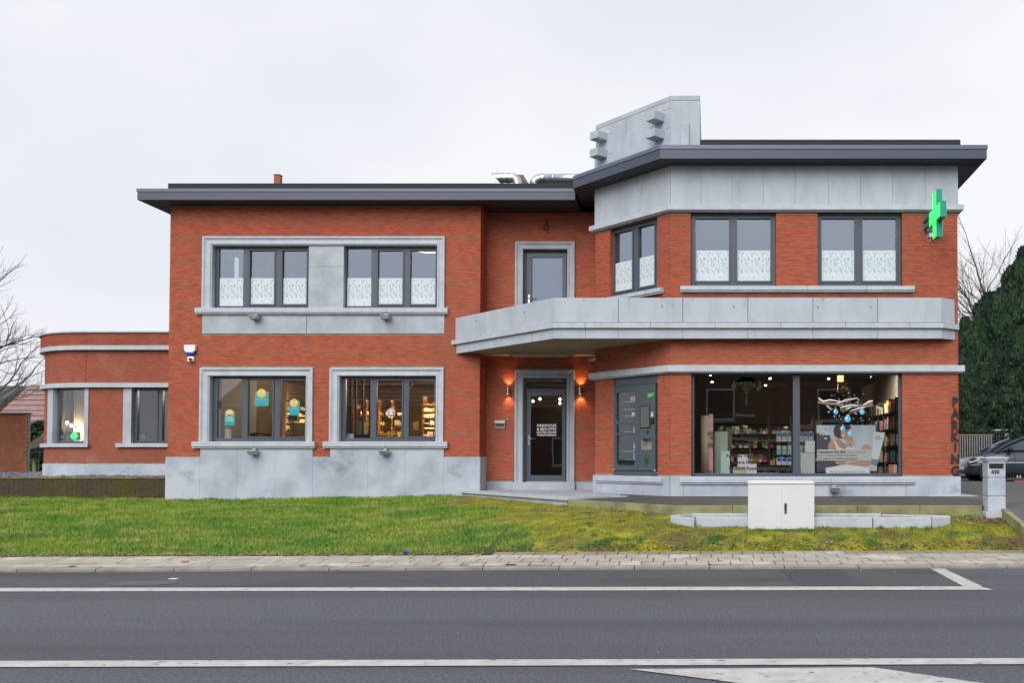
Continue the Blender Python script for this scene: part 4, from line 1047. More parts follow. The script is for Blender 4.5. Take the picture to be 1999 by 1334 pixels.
def spot(p, d, power, ang, col=(1, .55, .18), blend=.6):
    l = bpy.data.lights.new('lamp_light', 'SPOT'); l.energy = power; l.color = col; l.spot_size = R(ang); l.spot_blend = blend; l.shadow_soft_size = .02
    o = bpy.data.objects.new('lamp_light', l); C.objects.link(o); o.location = p; o.rotation_euler = Vector(d).to_track_quat('-Z', 'Y').to_euler(); return o
def pxbox(mb, x0, x1, y0, y1, D, dep=.1, m=0):
    a, b = X(x0, D, y0), X(x1, D, y0)
    return mb.box(a, b, D, D + dep, Z(y1, D), Z(y0, D), m)
def item(name, mb, mt, label, cat, group=None, bevel=0):
    o = mb.build(name, mt, None, bevel=bevel); return tag(o, label, cat, group)
e = empty('ceiling_lamp', (-13.3, 24.3, 3.2), 'added lamp brightening the room behind the second wing window', 'lamp')  # unseen lamp, added to brighten the wing room
MB().tube([(-13.3, 24.3, 3.35), (-13.3, 24.3, 3.25)], .08, 12).build('shade', M['black'], e); l = plight((-13.3, 24.3, 3.2), 45, (1, .85, .65)); l.parent = e; l.location = (0, 0, -.03)
# --- lit lamps inside -------------------------------------------------------
def bulb(px, py, D, label, power, r=.035, cord=True, colm='lit', name='pendant_bulb', group=None):
    p = pt(px, py, D); e = empty(name, p, label, 'lamp', group)
    mb = MB(); ring_ = [(0, -1), (.75, -.6), (1, 0), (.75, .6), (.3, 1.1)]
    prof = [(.02, -1), (.75, -.6), (1, 0), (.75, .6), (.3, 1.2)]
    n = 10; vs = []; fs = []
    for a, b in prof:
        for k in range(n): vs.append((p.x + a * r * math.cos(6.283 * k / n), p.y + a * r * math.sin(6.283 * k / n), p.z + b * r))
    for i in range(len(prof) - 1):
        for k in range(n): fs.append((i * n + k, i * n + (k + 1) % n, (i + 1) * n + (k + 1) % n, (i + 1) * n + k))
    mb.add(vs, fs, 0, True).build('bulb', M[colm], e)
    sk = MB().tube([(p.x, p.y, p.z + 1.2 * r), (p.x, p.y, p.z + 2.6 * r)], r * .45, 8)
    if cord: sk.tube([(p.x, p.y, p.z + 2.6 * r), (p.x, p.y, 3.55)], .004, 4)
    sk.build('socket', M['black'], e)
    if power: l = plight(p - Vector((0, 0, r * 2)), power); l.parent = e; l.location = (0, 0, -r * 2.2)
    return e
for i, (px, py, D) in enumerate(((1040.5, 784, 22.2), (1054, 779.5, 22.4), (1093, 780, 22.4), (1093, 788, 22.9))):
    bulb(px, py, D, ('glowing pendant bulb at the far left behind the entrance door glass', 'glowing pendant bulb second from left behind the entrance door glass', 'upper of two glowing bulbs at right behind the entrance door glass', 'lower of two glowing bulbs at right behind the entrance door glass')[i], .6, .03, group='pendant bulbs behind the entrance door')
for i, (px, py, D) in enumerate(((131, 826, 24.2), (139.5, 831.5, 24.2), (147, 839.5, 24.2))):
    bulb(px, py, D, ('highest and leftmost glowing lamp in the curved corner window', 'middle glowing lamp of the slanting row in the curved corner window', 'lowest glowing lamp just above the green lit sign')[i], 2.2, .04, group='slanting row of lamps in the wing window')
def track_spot(px, py, D, label, power, tgt=(0, 1, -1.2)):
    p = pt(px, py, D); e = empty('track_spot', p, label, 'spotlight', 'ceiling spotlights in the shop')
    d = Vector(tgt).normalized()
    MB().tube([p - d * .02, p - d * .13], .035, 10).build('lamp_head', M['black'], e)
    MB().tube([p - d * .08, Vector((p.x, p.y, p.z + .12)), (p.x, p.y, 3.55)], .008, 6).build('stem', M['black'], e)
    MB().tube([p - d * .021, p - d * .012], .028, 10).build('lens', M['lit_w'], e)
    l = spot(p, d, power, 100, (1, .8, .55)); l.parent = e; l.location = d * .02
sp = [(1387, 733.5, 20.5, 35), (1390, 747.5, 22.0, 35), (1503.5, 740.5, 20.6, 40), (1494.5, 754, 22.0, 40), (1618, 741, 22.5, 40), (1700, 736, 21.0, 110)]
nm = ['spotlight highest at the left edge of the shop window', 'spotlight just below the highest one at the left of the shop window', 'brighter spotlight right of the green tree in the left shop pane', 'lower spotlight of the pair right of the green tree', 'spotlight above the yellow hanging box in the right shop pane', 'spotlight lighting the wall above the right hand shelves']
for q, l_ in zip(sp, nm): track_spot(q[0], q[1], q[2], l_, q[3], (0, -.6, -1) if q[0] != 1700 else (.7, .5, -.5))
# shop ceiling lamps of the rooms on the left
for i, (x, y) in enumerate(((-10.2, 23.5), (-7.4, 22.6), (-6.6, 25.0))):
    p = Vector((x, y, 3.3)); e = empty('ceiling_lamp', p, ('round ceiling lamp over the left end of the sales room', 'round ceiling lamp in the middle of the sales room', 'round ceiling lamp over the lit shelves of the sales room')[i], 'lamp', 'ceiling lamps in the sales room')
    MB().tube([(x, y, 3.55), (x, y, 3.40)], .09, 12).build('shade', M['black'], e); MB().tube([(x, y, 3.399), (x, y, 3.39)], .08, 12).build('diffuser', M['lit_w'], e)
    l = plight((x, y, 3.3), (14, 22, 60)[i]); l.parent = e; l.location = (0, 0, -.02)
# --- shelves and stock --------------------------------------------------------
PALS = [(.6, .58, .52), (.55, .5, .38), (.7, .7, .7), (.05, .25, .5), (.6, .32, .06), (.5, .06, .06), (.1, .35, .2), (.65, .5, .1), (.35, .12, .3), (.12, .45, .6)]
PM = [cmat('carton_%d' % i, c, .5) for i, c in enumerate(PALS)]
rs = random.Random(4)
def shelf_unit(name, x0, x1, y0, y1, zs, label, along='x', mt='black', w=.03, upr=2, strips=False):
    e = empty(name, ((x0 + x1) / 2, y0, ZFL), label, 'shelf')
    for zz in zs: MB().box(x0, x1, y0, y1, zz - .02, zz).build('shelf_board', M[mt], e)
    L_ = (x1 - x0) if along == 'x' else (y1 - y0)
    for i in range(upr):
        t = i / (upr - 1)
        if along == 'x':
            c = x0 + (L_ - w) * t; MB().box(c, c + w, y0 - .004, y1, ZFL, zs[-1] + .3).build('upright', M[mt], e)
        else:
            c = y0 + (L_ - w) * t; MB().box(x0 - .004, x1, c, c + w, ZFL, zs[-1] + .3).build('upright', M[mt], e)
    if strips:
        for zz in zs[1:] + [zs[-1] + .3]:
            MB().box(x0 + .04, x1 - .04, y0 - .03, y0 - .018, zz - .034, zz - .024).build('light_strip', M['added_strip_dim' if mt == 'dark' else 'strip'], e)  # on the dark rear shelving the strips are added to brighten the goods
            MB().box(x0, x1, y0 - .045, y0 - .032, zz - .045, zz).build('board_lip', M[mt], e)
    return e
def stock(x0, x1, y0, y1, zs, label, along='x', wmin=.05, wmax=.13, hmax=.24, fill=.85, pal=None):
    mb = MB()
    for zz in zs:
        q = (x0 if along == 'x' else y0) + .04; end = (x1 if along == 'x' else y1) - .05
        while q < end:
            w_ = rs.uniform(wmin, wmax); h = rs.uniform(.4, 1) * hmax
            if rs.random() < fill:
                mi = rs.randrange(len(PM)) if not pal else rs.choice(pal)
                if along == 'x': mb.box(q, q + w_ - .008, y0 + .02, y1 - .05, zz + .001, zz + h, mi)
                else: mb.box(x0 + .02, x1 - .05, q, q + w_ - .008, zz + .001, zz + h, mi)
            q += w_
    o = mb.build('packed_goods', PM, None); tag(o, label, 'goods', kind='stuff')
# right hand wall of the shop
zs = [1.0, 1.38, 1.76, 2.14, 2.52]
shelf_unit('wall_shelving', 4.02, 4.42, 18.75, 24.6, zs, 'tall black wall shelving full of products behind the right edge of the shop window', 'y', upr=9)
stock(4.02, 4.42, 18.8, 24.5, zs, 'rows of small bottles and cartons on the tall black wall shelving', 'y', .06, .12, .28)
# back wall of shop
zs = [.95, 1.35, 1.75, 2.15]
shelf_unit('display_shelving', .1, 3.9, 26.2, 26.6, zs, 'long low shelving against the rear wall of the shop', 'x', 'dark', upr=6, strips=True)
stock(.1, 3.9, 26.2, 26.6, zs, 'cartons and bottles on the long shelving at the rear of the shop', 'x', .06, .14, .25)
# island of product boxes in the middle of the window
xa, xb = X(1500, 19.7, 880), X(1592, 19.7, 880)
zrow = [Z(908.5, 19.7), Z(888.5, 19.7), Z(863, 19.7), Z(838, 19.7)]
shelf_unit('display_rack', xa, xb, 19.7, 20.05, zrow, 'dark rack with rows of white and blue cartons behind the shop window mullion', 'x', upr=3)
kk = 0
for r_, (zz, hh, n0) in enumerate(((zrow[0], .15, 0), (zrow[1], .20, 1), (zrow[2], .21, 2))):
    q = xa + .18
    i = 0
    while q < xb - .12:
        h = hh
        pos = ('bottom', 'middle', 'top')[r_]
        e = empty('product_carton', (q + .05, 19.74, zz), '%s carton from left, %s row of the dark rack in the shop window' % (('first', 'second', 'third', 'fourth', 'fifth', 'sixth', 'seventh', 'eighth', 'ninth')[i], pos), 'carton', 'cartons on the %s row of the dark rack' % pos)
        MB().box(q, q + .098, 19.72, 19.86, zz + .001, zz + h, 0).build('box', PM[2] if r_ != 1 else PM[9], e)
        MB().box(q + .008, q + .09, 19.715, 19.7195, zz + h * .55, zz + h * .92).build('print', [M['blue'], PM[0], PM[3]][r_], e)
        MB().box(q + .02, q + .078, 19.715, 19.7195, zz + h * .12, zz + h * .4).build('print', [PM[0], PM[7], PM[0]][r_], e)
        q += .115; i += 1
stock(xa, xa + .18, 19.7, 20.0, zrow[:1], 'orange booklets at the left end of the dark rack', 'x', .03, .04, .16, 1, [4])
# sales room left: shelves by right part, lit
x0, x1 = X(824, 24.6, 820), X(868, 24.6, 820)
zs = [Z(853, 24.6), Z(838, 24.6), Z(832, 24.6), Z(817, 24.6), Z(805, 24.6), Z(794, 24.6)]
shelf_unit('lit_shelving', x0, x1, 24.6, 24.95, zs, 'brightly lit shelving seen in the right pane of the second ground floor window', 'x', 'wood', upr=2, strips=True)
stock(x0, x1, 24.62, 24.95, zs, 'pale packages on the brightly lit shelving', 'x', .08, .2, .16, .9, [0, 1, 2, 4])
x0, x1 = X(548, 25.2, 820), X(600, 25.2, 820)
zs = [Z(853, 25.2), Z(840, 25.2), Z(828, 25.2), Z(815, 25.2), Z(803, 25.2)]
shelf_unit('corner_shelving', x0, x1, 25.2, 25.5, zs, 'shelving with yellow packages seen in the right pane of the first ground floor window', 'x', 'wood', upr=3, strips=True)
stock(x0, x1, 25.22, 25.5, zs, 'yellow and green packages on the shelving behind the first window', 'x', .06, .14, .14, .8, [1, 7, 6, 0])
x0, x1 = X(690, 25.8, 820), X(790, 25.8, 820)
zs = [Z(850, 25.8), Z(832, 25.8), Z(812, 25.8), Z(800, 25.8)]
shelf_unit('rear_shelving', x0, x1, 25.8, 26.1, zs, 'shelving at the back of the room seen between the panes of the second window', 'x', 'wood', upr=5, strips=True)
stock(x0, x1, 25.82, 26.1, zs, 'packages on the rear shelving of the second window', 'x', .06, .18, .16, .55, [1, 0, 4, 7])
# partition posts, wall ends, furniture
e = empty('slatted_screen', (X(700, 22.6), 22.6, ZFL), 'black slatted screen behind the left pane of the second ground floor window', 'screen')
for px in (684, 693, 707, 721): MB().box(X(px, 22.6), X(px, 22.6) + .035, 22.6, 22.68, ZFL, 3.55).build('slat', M['black'], e)
MB().box(X(680, 22.6), X(735, 22.6), 22.59, 22.7, Z(853, 22.6) - .3, Z(849, 22.6)).build('base_cabinet', cmat('maroon', (.05, .02, .02)), e)
item('wall_end', pxbox(MB(), 424.8, 433, 733, 862, 20.9, 1.6), M['white_wall'], 'pale wall end inside the first ground floor window', 'wall')
item('brick_pillar', pxbox(MB(), 444, 462, 733, 900, 23.2, .4), cmat('inner_brick', (.20, .06, .04)), 'brown brick pillar inside the first ground floor window', 'pillar')
item('wooden_panel', pxbox(MB(), 497, 536, 733, 900, 25.0, .1), M['panel_in'], 'light wooden wall panel behind the middle pane of the first window', 'panel')
item('pale_column', pxbox(MB(), 484, 494, 733, 900, 24.0, .2), cmat('cream', (.42, .40, .30)), 'cream column behind the middle pane of the first window', 'column')
item('grey_cupboard', pxbox(MB(), 566, 583, 826, 900, 24.0, .4), cmat('taupe', (.26, .21, .16)), 'taupe cupboard under the framed board in the first window', 'cupboard')
item('counter', pxbox(MB(), 488, 504, 845.5, 900, 21.6, .6), cmat('maroon', (.05, .02, .02)), 'dark counter low in the middle pane of the first window', 'counter')
item('fridge', pxbox(MB(), 692.5, 705.5, 823, 849, 22.9, .4), cmat('taupe2', (.38, .37, .28)), 'pale box shaped cabinet behind the slatted screen', 'cabinet', bevel=.01)
# framed board
e = empty('framed_board', pt(571, 817, 20.9), 'small dark board in a light wooden frame below the third smiley poster', 'board')
a = MB(); D = 20.9
for q in ((561, 582.5, 810, 811.8), (561, 582.5, 822, 823.8), (561, 563, 811.8, 822), (580.5, 582.5, 811.8, 822)): pxbox(a, *q, D, .03)
a.build('frame', cmat('lightwood', (.5, .38, .22)), e); pxbox(MB(), 563, 580.5, 811.8, 822, D + .01, .01).build('board', M['black'], e)
MB().box(X(572, D) - .01, X(572, D) + .01, D + .04, D + .06, Z(856, D), Z(823, D)).build('stand', M['black'], e)
# small things on the window ledge
def lathe(mb, px, py_b, D, prof, k, m=0, n=12):
    p = pt(px, py_b, D); vs = []; fs = []
    for r_, h in prof:
        for i in range(n): vs.append((p.x + r_ * k * math.cos(6.283 * i / n), p.y + r_ * k * math.sin(6.283 * i / n), p.z + h * k))
    for j in range(len(prof) - 1):
        for i in range(n): fs.append((j * n + i, j * n + (i + 1) % n, (j + 1) * n + (i + 1) % n, (j + 1) * n + i))
    return mb.add(vs, fs, m, True)
ZLEDGE = zw(857)
MB().box(LF.p(.5, 0)[0], XL1 - .4, DL + .21, DL + .52, zw(861) - .03, zw(858.2)).build('window_ledge', M['white'], bld)
e = empty('jerrycan', pt(443, 857, 20.55), 'white plastic jerrycan on the ledge of the first ground floor window', 'jerrycan')
pxbox(MB(), 437.5, 450, 838, 857.5, 20.5, .12).build('body', cmat('can', (.55, .53, .45)), e, bevel=.02)
MB().tube([pt(437.5, 838, 20.55), pt(438, 834.5, 20.55), pt(444, 834.5, 20.55), pt(446, 838, 20.55)], .012, 6).build('handle', M['can'], e)
pxbox(MB(), 440, 448, 841, 856, 20.494, .004).build('label', cmat('greyg', (.42, .45, .40)), e)
for i, (px, col, lab) in enumerate(((560.5, (.5, .03, .04), 'red and white bottle on the ledge of the first ground floor window'), (569.5, (.05, .015, .015), 'dark brown bottle on the ledge right of the red one'))):
    m_ = mat('bottle_%d' % i, col, .3); item('bottle', lathe(MB(), px, 855.5, 20.6, [(0, 0), (.35, 0), (.35, .9), (.14, 1.15), (.14, 1.4), (0, 1.42)], .11), m_, lab, 'bottle')
M['green_leaf'] = mat('green_leaf', (.10, .28, .03), .6)
gl = MB(); r5 = random.Random(2); p0 = pt(511, 855, 20.9)
for i in range(60):
    a = r5.uniform(0, 6.28); l = r5.uniform(.05, .12); b = Vector((math.cos(a) * l, math.sin(a) * l * .6, r5.uniform(.01, .07)))
    gl.add([p0, p0 + b * .5 + Vector((.012, 0, .02)), p0 + b, p0 + b * .5 - Vector((.012, 0, -.02))], [(0, 1, 2, 3)])
item('leafy_bowl', gl, M['green_leaf'], 'fresh green leafy decoration low in the middle pane of the first window', 'plant')
for i, px in enumerate((760, 765.5)): item('orange_pot', lathe(MB(), px, 854, 20.55, [(0, 0), (.28, 0), (.30, .75), (.24, .8), (.24, 1.0), (0, 1.0)], .105), cmat('orange', (.55, .2, .02)), ('left', 'right')[i] + ' one of two orange jars on the ledge of the second window', 'jar', 'orange jars on the second window ledge')
pp = Pl((X(775, 20.5), 20.5), (X(788, 20.5), 20.5)); mb = MB()
cz = Z(848, 20.5); mb.pprism(pp, [(u_ + .06, cz + v_) for u_, v_ in [(-.035, -.06), (.035, -.06), (.03, -.035), (.015, -.02), (.045, .0), (.045, .06), (.02, .045), (-.02, .045), (-.045, .06), (-.045, 0), (-.015, -.02), (-.03, -.035)]], -.02, 0)
item('yellow_display', mb, cmat('yellow', (.7, .6, .02)), 'yellow cut out display on the ledge of the second window', 'display')
item('leaflet_box', pxbox(MB(), 675.5, 688, 847.5, 857.5, 20.5, .08), cmat('paper', (.62, .62, .66)), 'small leaflet box in the bottom left corner of the second window', 'box')
item('armchair', MB().hexa([tuple(pt(x_, y_, d_)) for x_, y_, d_ in ((808, 840, 23), (817, 840, 23), (817, 840, 23.4), (808, 840, 23.4), (805, 826, 23), (817, 822, 23), (817, 822, 23.4), (805, 826, 23.4))]), cmat('amber', (.55, .34, .08)), 'amber coloured slanted display panel beside the lit shelving', 'panel')
# round sticker
GP = Pl((LF.O.x, DL + wd + .028), (LF.O.x + 5, DL + wd + .028))
def sticker(pl, px, py, w, name, label, cat, layers, mats, group=None):
    mb = MB()
    for i, (poly, m_) in enumerate(layers):
        cu, cz = pl.hit(px, py, w)
        mb.pprism(pl, [(cu + a, cz + b) for a, b in poly], w + i * .0008, w + .0015 + i * .0008, m_)
    return item(name, mb, mats, label, cat, group)
WW = -.03 - .0
m_st = [M['paper'], cmat('sorange', (.65, .25, .03)), M['white'], cmat('sgrey', (.25, .18, .16)), M['blue'], cmat('sred', (.6, .05, .03)), cmat('sgreen', (.3, .4, .05))]
sticker(GP, 763, 807, 0, 'round_sticker', 'round white and orange sticker in the middle pane of the second window', 'sticker',
        [(disc(0, 0, .10), 0), (disc(0, -.012, .095, .083, 20, -2.4, .5), 1), (disc(.015, .01, .045, .05), 2), (disc(.05, .02, .02), 5), ([(-.05, -.03), (-.03, -.03), (-.03, .05), (-.05, .05)], 3), (disc(.045, -.04, .03, .02), 6), ([(-.05, -.105), (.045, -.105), (.05, -.085), (-.05, -.085)], 2), ([(-.015, -.1), (.01, -.1), (.01, -.088), (-.015, -.088)], 4)], m_st)
# smiley posters
M['turq'] = mat('turq', (.02, .44, .47), .5); M['smy'] = mat('smy', (.78, .48, .05), .4); M['mouth'] = mat('mouth', (.12, .02, .02), .5)
def poster(x0, x1, y0, y1, fx, fy, fr, mood, label, t1, t2, t3):
    u0, z1_ = GP.hit(x0, y0); u1, z0_ = GP.hit(x1, y1)
    e = empty('smiley_poster', GP.p((u0 + u1) / 2, z0_), label, 'poster', 'turquoise smiley posters in the first window')
    MB().pbox(GP, u0, u1, z0_, z1_, 0, .002).build('sheet', M['turq'], e)
    cu, cz = GP.hit(fx, fy); k = fr / 89.2
    f = MB(); f.pprism(GP, disc(cu, cz, k, n=26), .0022, .005, 0)
    for s_ in (-1, 1):
        f.pprism(GP, disc(cu + s_ * k * .36, cz + k * .25, k * .26, k * .33, 14), .0052, .0062, 1); f.pprism(GP, disc(cu + s_ * k * .30, cz + k * .25, k * .10, k * .14, 10), .0064, .0072, 2)
    if mood == 0: f.pprism(GP, disc(cu, cz - k * .12, k * .62, k * .6, 16, math.pi, 2 * math.pi), .0052, .0062, 3); f.pprism(GP, [(cu - k * .52, cz - k * .14), (cu - k * .46, cz - k * .32), (cu + k * .46, cz - k * .32), (cu + k * .52, cz - k * .14)], .0064, .0072, 1)
    elif mood == 1: f.pprism(GP, disc(cu, cz - k * .62, k * .5, k * .26, 14, 0, math.pi), .0052, .0062, 3); f.pprism(GP, disc(cu, cz - k * .58, k * .4, k * .15, 14, 0, math.pi), .0064, .0072, 1)
    else:
        f.pprism(GP, [(cu - k * .2, cz - k * .5), (cu + k * .2, cz - k * .5), (cu + k * .2, cz - k * .43), (cu - k * .2, cz - k * .43)], .0052, .0062, 3)
        for s_ in (-1, 1): f.pprism(GP, [(cu + s_ * k * .1, cz + k * .42), (cu + s_ * k * .62, cz + k * .72), (cu + s_ * k * .6, cz + k * .82), (cu + s_ * k * .08, cz + k * .52)][::s_], .0074, .008, 3)
    f.build('face', [M['smy'], M['white'], M['black'], M['mouth']], e)
    t = MB(); um = (u0 + u1) / 2
    for i, s_ in enumerate(t1): put_text(t, GP, s_, um, cz - k * 1.35 - i * .045, .003, .042, .001, .001)
    t.build('lettering', M['white'], e)
    t = MB(); put_text(t, GP, t3, um, z0_ + .035, .003, .022, .001); t.build('lettering', M['dark'], e)
poster(439, 458, 803, 831, 448.5, 807, 7.3, 0, 'lowest turquoise poster, with a laughing yellow smiley, in the left pane', ['Nouvelle', 'consultation'], '', 'Renseignez-vous')
poster(498, 524, 765, 793, 510.7, 768.3, 9.0, 1, 'widest turquoise poster, with a grimacing smiley, in the middle pane', ['Une blessure ?'], '', 'Renseignez-vous')
poster(565, 584.5, 783, 811, 574.3, 786.7, 7.8, 2, 'turquoise poster with a frowning smiley in the right pane', ['Migraine ?'], '', 'Renseignez-vous')
# wing window contents
e = empty('green_lit_sign', pt(145.5, 860, 23.6), 'small green lit sign at the foot of the curved corner window', 'sign')
D = 23.6; sp_ = Pl((X(136, D), D), (X(156, D), D)); uu, zz = sp_.hit(145.5, 852)
MB().pbox(sp_, uu - .13, uu + .13, zz - .10, zz + .10, -.03, 0).build('board', mat('dkgreen', (.01, .09, .04), .5), e)
cl = MB()
for a in range(6):
    q = [(uu + .06 * math.cos(a * 1.047) + .026 * math.cos(t), zz + .055 * math.sin(a * 1.047) + .026 * math.sin(t)) for t in [i * .7 for i in range(8)]]
    cl.tube([sp_.p(x_, z_, .015) for x_, z_ in q], .006, 5)
cl.tube([sp_.p(uu + .022 * math.cos(t), zz + .022 * math.sin(t), .015) for t in [i * .8 for i in range(7)]], .006, 5)
cl.build('neon_tube', mat('neon', (.1, .9, .3), .5, emit=(.02, 1, .12), estr=3), e)
pl_ = MB(); p0 = pt(126, 861, 23.9); r5 = random.Random(3)
for i in range(26):
    a = r5.uniform(0, 6.28); l = r5.uniform(.18, .34); d = Vector((math.cos(a) * .45, math.sin(a) * .3, 1)) * l; sd_ = Vector((.018, 0, 0))
    q = p0 + Vector((0, 0, .04)); pl_.add([q - sd_ * .4, q + d * .5 - sd_, q + d + Vector((math.cos(a) * .05, 0, -.02)), q + d * .5 + sd_, q + sd_ * .4], [(0, 1, 2, 3, 4)])
e = empty('potted_plant', p0, 'dark leafy pot plant behind the curved corner window', 'plant')
pl_.build('leaves', mat('dleaf', (.03, .06, .025), .6), e); lathe(MB(), 126, 863, 23.9, [(0, 0), (.6, 0), (.8, 1), (0, 1)], .09).build('pot', M['dark'], e)
item('wing_sideboard', pxbox(MB(), 105, 160, 861.5, 900, 23.45, 1.2), M['white_wall'], 'pale sideboard along the foot of the curved corner window', 'sideboard')
item('yellow_note', pxbox(MB(), 270, 281, 850, 858, 23.2, .02), cmat('note', (.6, .5, .2)), 'yellow card at the foot of the wing window beside the corner', 'card')
item('wing_dresser', pxbox(MB(), 275, 303, 775, 900, 25.5, .4), cmat('drs', (.10, .07, .05)), 'dark dresser seen through the second wing window', 'dresser')
# --- shop window contents ---------------------------------------------------------
e = empty('display_column', pt(1379, 925, 18.7), 'round cardboard column with leaf print at the left of the shop window', 'display')
lathe(MB(), 1380, 926, 18.7, [(0, 0), (.125, 0), (.125, 1.18), (0, 1.18)], 1.0, n=20).build('column', mat('kraft', (.50, .38, .26), .7), e)
lv = MB(); cp_ = pt(1380, 926, 18.7)
def leafpoly(mb, cx, cz, s, w):
    for a in range(7):
        t = -1.2 + a * .4; mb.add([(cx, w, cz), (cx + s * math.cos(t + 1.57 - .12) * .8, w, cz + s * math.sin(t + 1.57 - .12) * .8), (cx + s * math.cos(t + 1.57), w, cz + s * math.sin(t + 1.57)), (cx + s * math.cos(t + 1.57 + .12) * .8, w, cz + s * math.sin(t + 1.57 + .12) * .8)], [(0, 1, 2, 3)])
for px, py, s in ((1387, 850, .085), (1391, 858, .07), (1388, 872, .09), (1372, 924, .06), (1386, 924, .07)):
    q = pt(px, py, 18.52); leafpoly(lv, q.x, q.z, s, 18.52)
lv.build('leaf_print', mat('leafprint', (.03, .08, .05), .7), e)
pxbox(MB(), 1384, 1392, 809, 925, 18.57, .01).build('pink_strip', mat('pink', (.62, .32, .30), .6), e)
for i, (x0, x1, y0, y1, D, c, lab) in enumerate((
    (1395, 1420.5, 843, 925, 18.9, (.33, .42, .34), 'tall mint green display board beside the round column'),
    (1407, 1425, 881, 925, 18.6, (.42, .55, .48), 'mint green carton stacked in front of the mint display board'),
    (1440, 1460, 888, 912, 18.55, (.62, .64, .62), 'white square carton in the middle of the left shop pane'),
    (1457, 1477, 905.5, 925, 18.45, (.66, .68, .66), 'white carton at the foot of the left shop pane, right of the kraft boxes'),
    (1431, 1456.5, 912.5, 925, 18.5, (.50, .44, .33), 'low kraft coloured carton at the foot of the left shop pane'),
    (1417, 1429, 835, 880, 19.6, (.22, .17, .10), 'brown lettered board behind the mint display board'),
    (1563, 1590.5, 885, 925, 18.5, (.50, .53, .52), 'lower grey white card left of the large advert'),
    (1572, 1590.5, 861.5, 884, 18.5, (.60, .62, .62), 'upper white card left of the large advert'),
    (1735.5, 1743.5, 907.5, 924.5, 18.4, (.58, .14, .04), 'orange half of the small carton in the right corner of the shop window'),
    (1744, 1751, 907.5, 924.5, 18.4, (.55, .52, .46), 'beige half of the small carton in the right corner of the shop window'),
    (1622, 1640, 808, 829, 20.5, (.01, .05, .30), 'dark blue stand with goods behind the top of the advert'),
    (1563, 1606, 829.5, 838, 20.2, (.38, .26, .16), 'wooden counter top behind the left corner of the advert'))):
    item('display_card' if D < 19.5 else 'display_stand', pxbox(MB(), x0, x1, y0, y1, D, .06 if i not in (1,) else .12), mat('card_%d' % i, c, .6), lab, 'display', bevel=.002)
mb = MB(); D = 20.15; mb.add([pt(1581, 830, D), pt(1584, 819, D), pt(1606, 824, D), pt(1604, 830, D)], [(0, 1, 2, 3)]); mb.add([pt(1581, 830, D + .05), pt(1584, 819, D + .05), pt(1606, 824, D + .05), pt(1604, 830, D + .05)], [(3, 2, 1, 0)])
item('leaflets', mb, mat('leaflets', (.5, .42, .25), .6), 'fanned colourful leaflets on the counter above the cartons', 'leaflets')
item('hanging_box_lamp', pxbox(MB(), 1636, 1647, 733, 745, 21, .15), mat('ylamp', (.6, .5, .25), .5, emit=(1, .7, .3), estr=.8), 'small yellow lit box hanging high in the right shop pane', 'lamp')
item('ochre_panel', pxbox(MB(), 1636, 1655, 745, 767, 22, .1), mat('ochre', (.28, .20, .05), .7), 'ochre panel high behind the right shop pane', 'panel')
t = MB(); wpl = Pl((4.40, 20.4), (4.40, 18.3)); wpl.n = Vector((-1, 0)); wpl.e = Vector((0, -1))
put_text(t, wpl, 'HYGIÈNE', .95, 3.02, 0, .17, .015, .004); item('hygiene_lettering', t, M['black'], 'black HYGIÈNE lettering on the wall above the shop shelving', 'lettering')
MB().box(XR - .325, XR - .301, DB + .3, 27.4, 2.9, 3.55).build('interior_wall', M['white_wall'], bld)
MB().box(XR - .325, XR - .301, DB + .3, 27.4, ZFL, 2.898).build('interior_wall', M['wall_in'], bld)
# advert with two people
AP = Pl((X(1590, 18.36), 18.36), (X(1760, 18.36), 18.36))
ax = lambda px, py: AP.hit(px, py)
adv = empty('advert_board', AP.p(*((AP.hit(1653, 925)[0]), AP.hit(1653, 925)[1])), 'large skincare advert board with a dark haired woman hugging a toddler', 'advert')
def adp(name, pts_, m_, w0, w1=.0015, parent=None):
    mb = MB(); mb.pprism(AP, [ax(*q) for q in pts_], w0, w0 + w1); return mb.build(name, m_, adv, fixn=True)
def px_disc(cx, cy, rx, ry, n=18, a0=0, a1=6.2832): return [(cx + rx * math.cos(a0 + (a1 - a0) * i / n), cy + ry * math.sin(a0 + (a1 - a0) * i / n)) for i in range(n + (a1 - a0 < 6.2))]
skin = mat('print_skin', (.50, .30, .21), .6, col2=(.42, .23, .15), scale=4); hair = mat('print_hair', (.07, .035, .025), .6); sofa = mat('print_sofa', (.06, .065, .08), .7); bgm = mat('print_bg', (.52, .57, .60), .6, col2=(.42, .47, .52), scale=2, stretch=(3, 1, .3)); top_ = mat('print_white', (.66, .67, .68), .6)
adp('backing', [(1594, 830.5), (1709, 830.5), (1712, 920), (1595, 922)], bgm, -.02, .02)
adp('sofa_print', [(1594, 846), (1608, 846), (1620, 851), (1626, 872), (1640, 905), (1640, 921), (1595, 922)], sofa, .001)
adp('hair_print', px_disc(1641, 842, 14, 15), hair, .003); adp('hair_print', [(1628, 842), (1640, 836), (1637, 853), (1629, 852)], hair, .0045)
adp('body_print', [(1620, 862), (1626, 858), (1638, 858), (1652, 868), (1654, 890), (1650, 905), (1700, 897), (1702, 905), (1692, 913), (1668, 912), (1634, 908), (1618, 885), (1616, 872)], skin, .0048)
adp('top_print', [(1626, 857), (1631, 862), (1638, 874), (1650, 878), (1648, 892), (1634, 892), (1632, 874)], top_, .0064)
adp('face_print', px_disc(1649, 846, 8, 12), skin, .0064)
adp('hair_print', px_disc(1650, 835, 11, 5.5), hair, .0080)
adp('baby_print', px_disc(1659, 864, 8, 10), mat('print_skin2', (.58, .38, .28), .6), .0082); adp('hair_print', px_disc(1658, 856, 8, 4.5), mat('print_blond', (.45, .33, .2), .6), .0096)
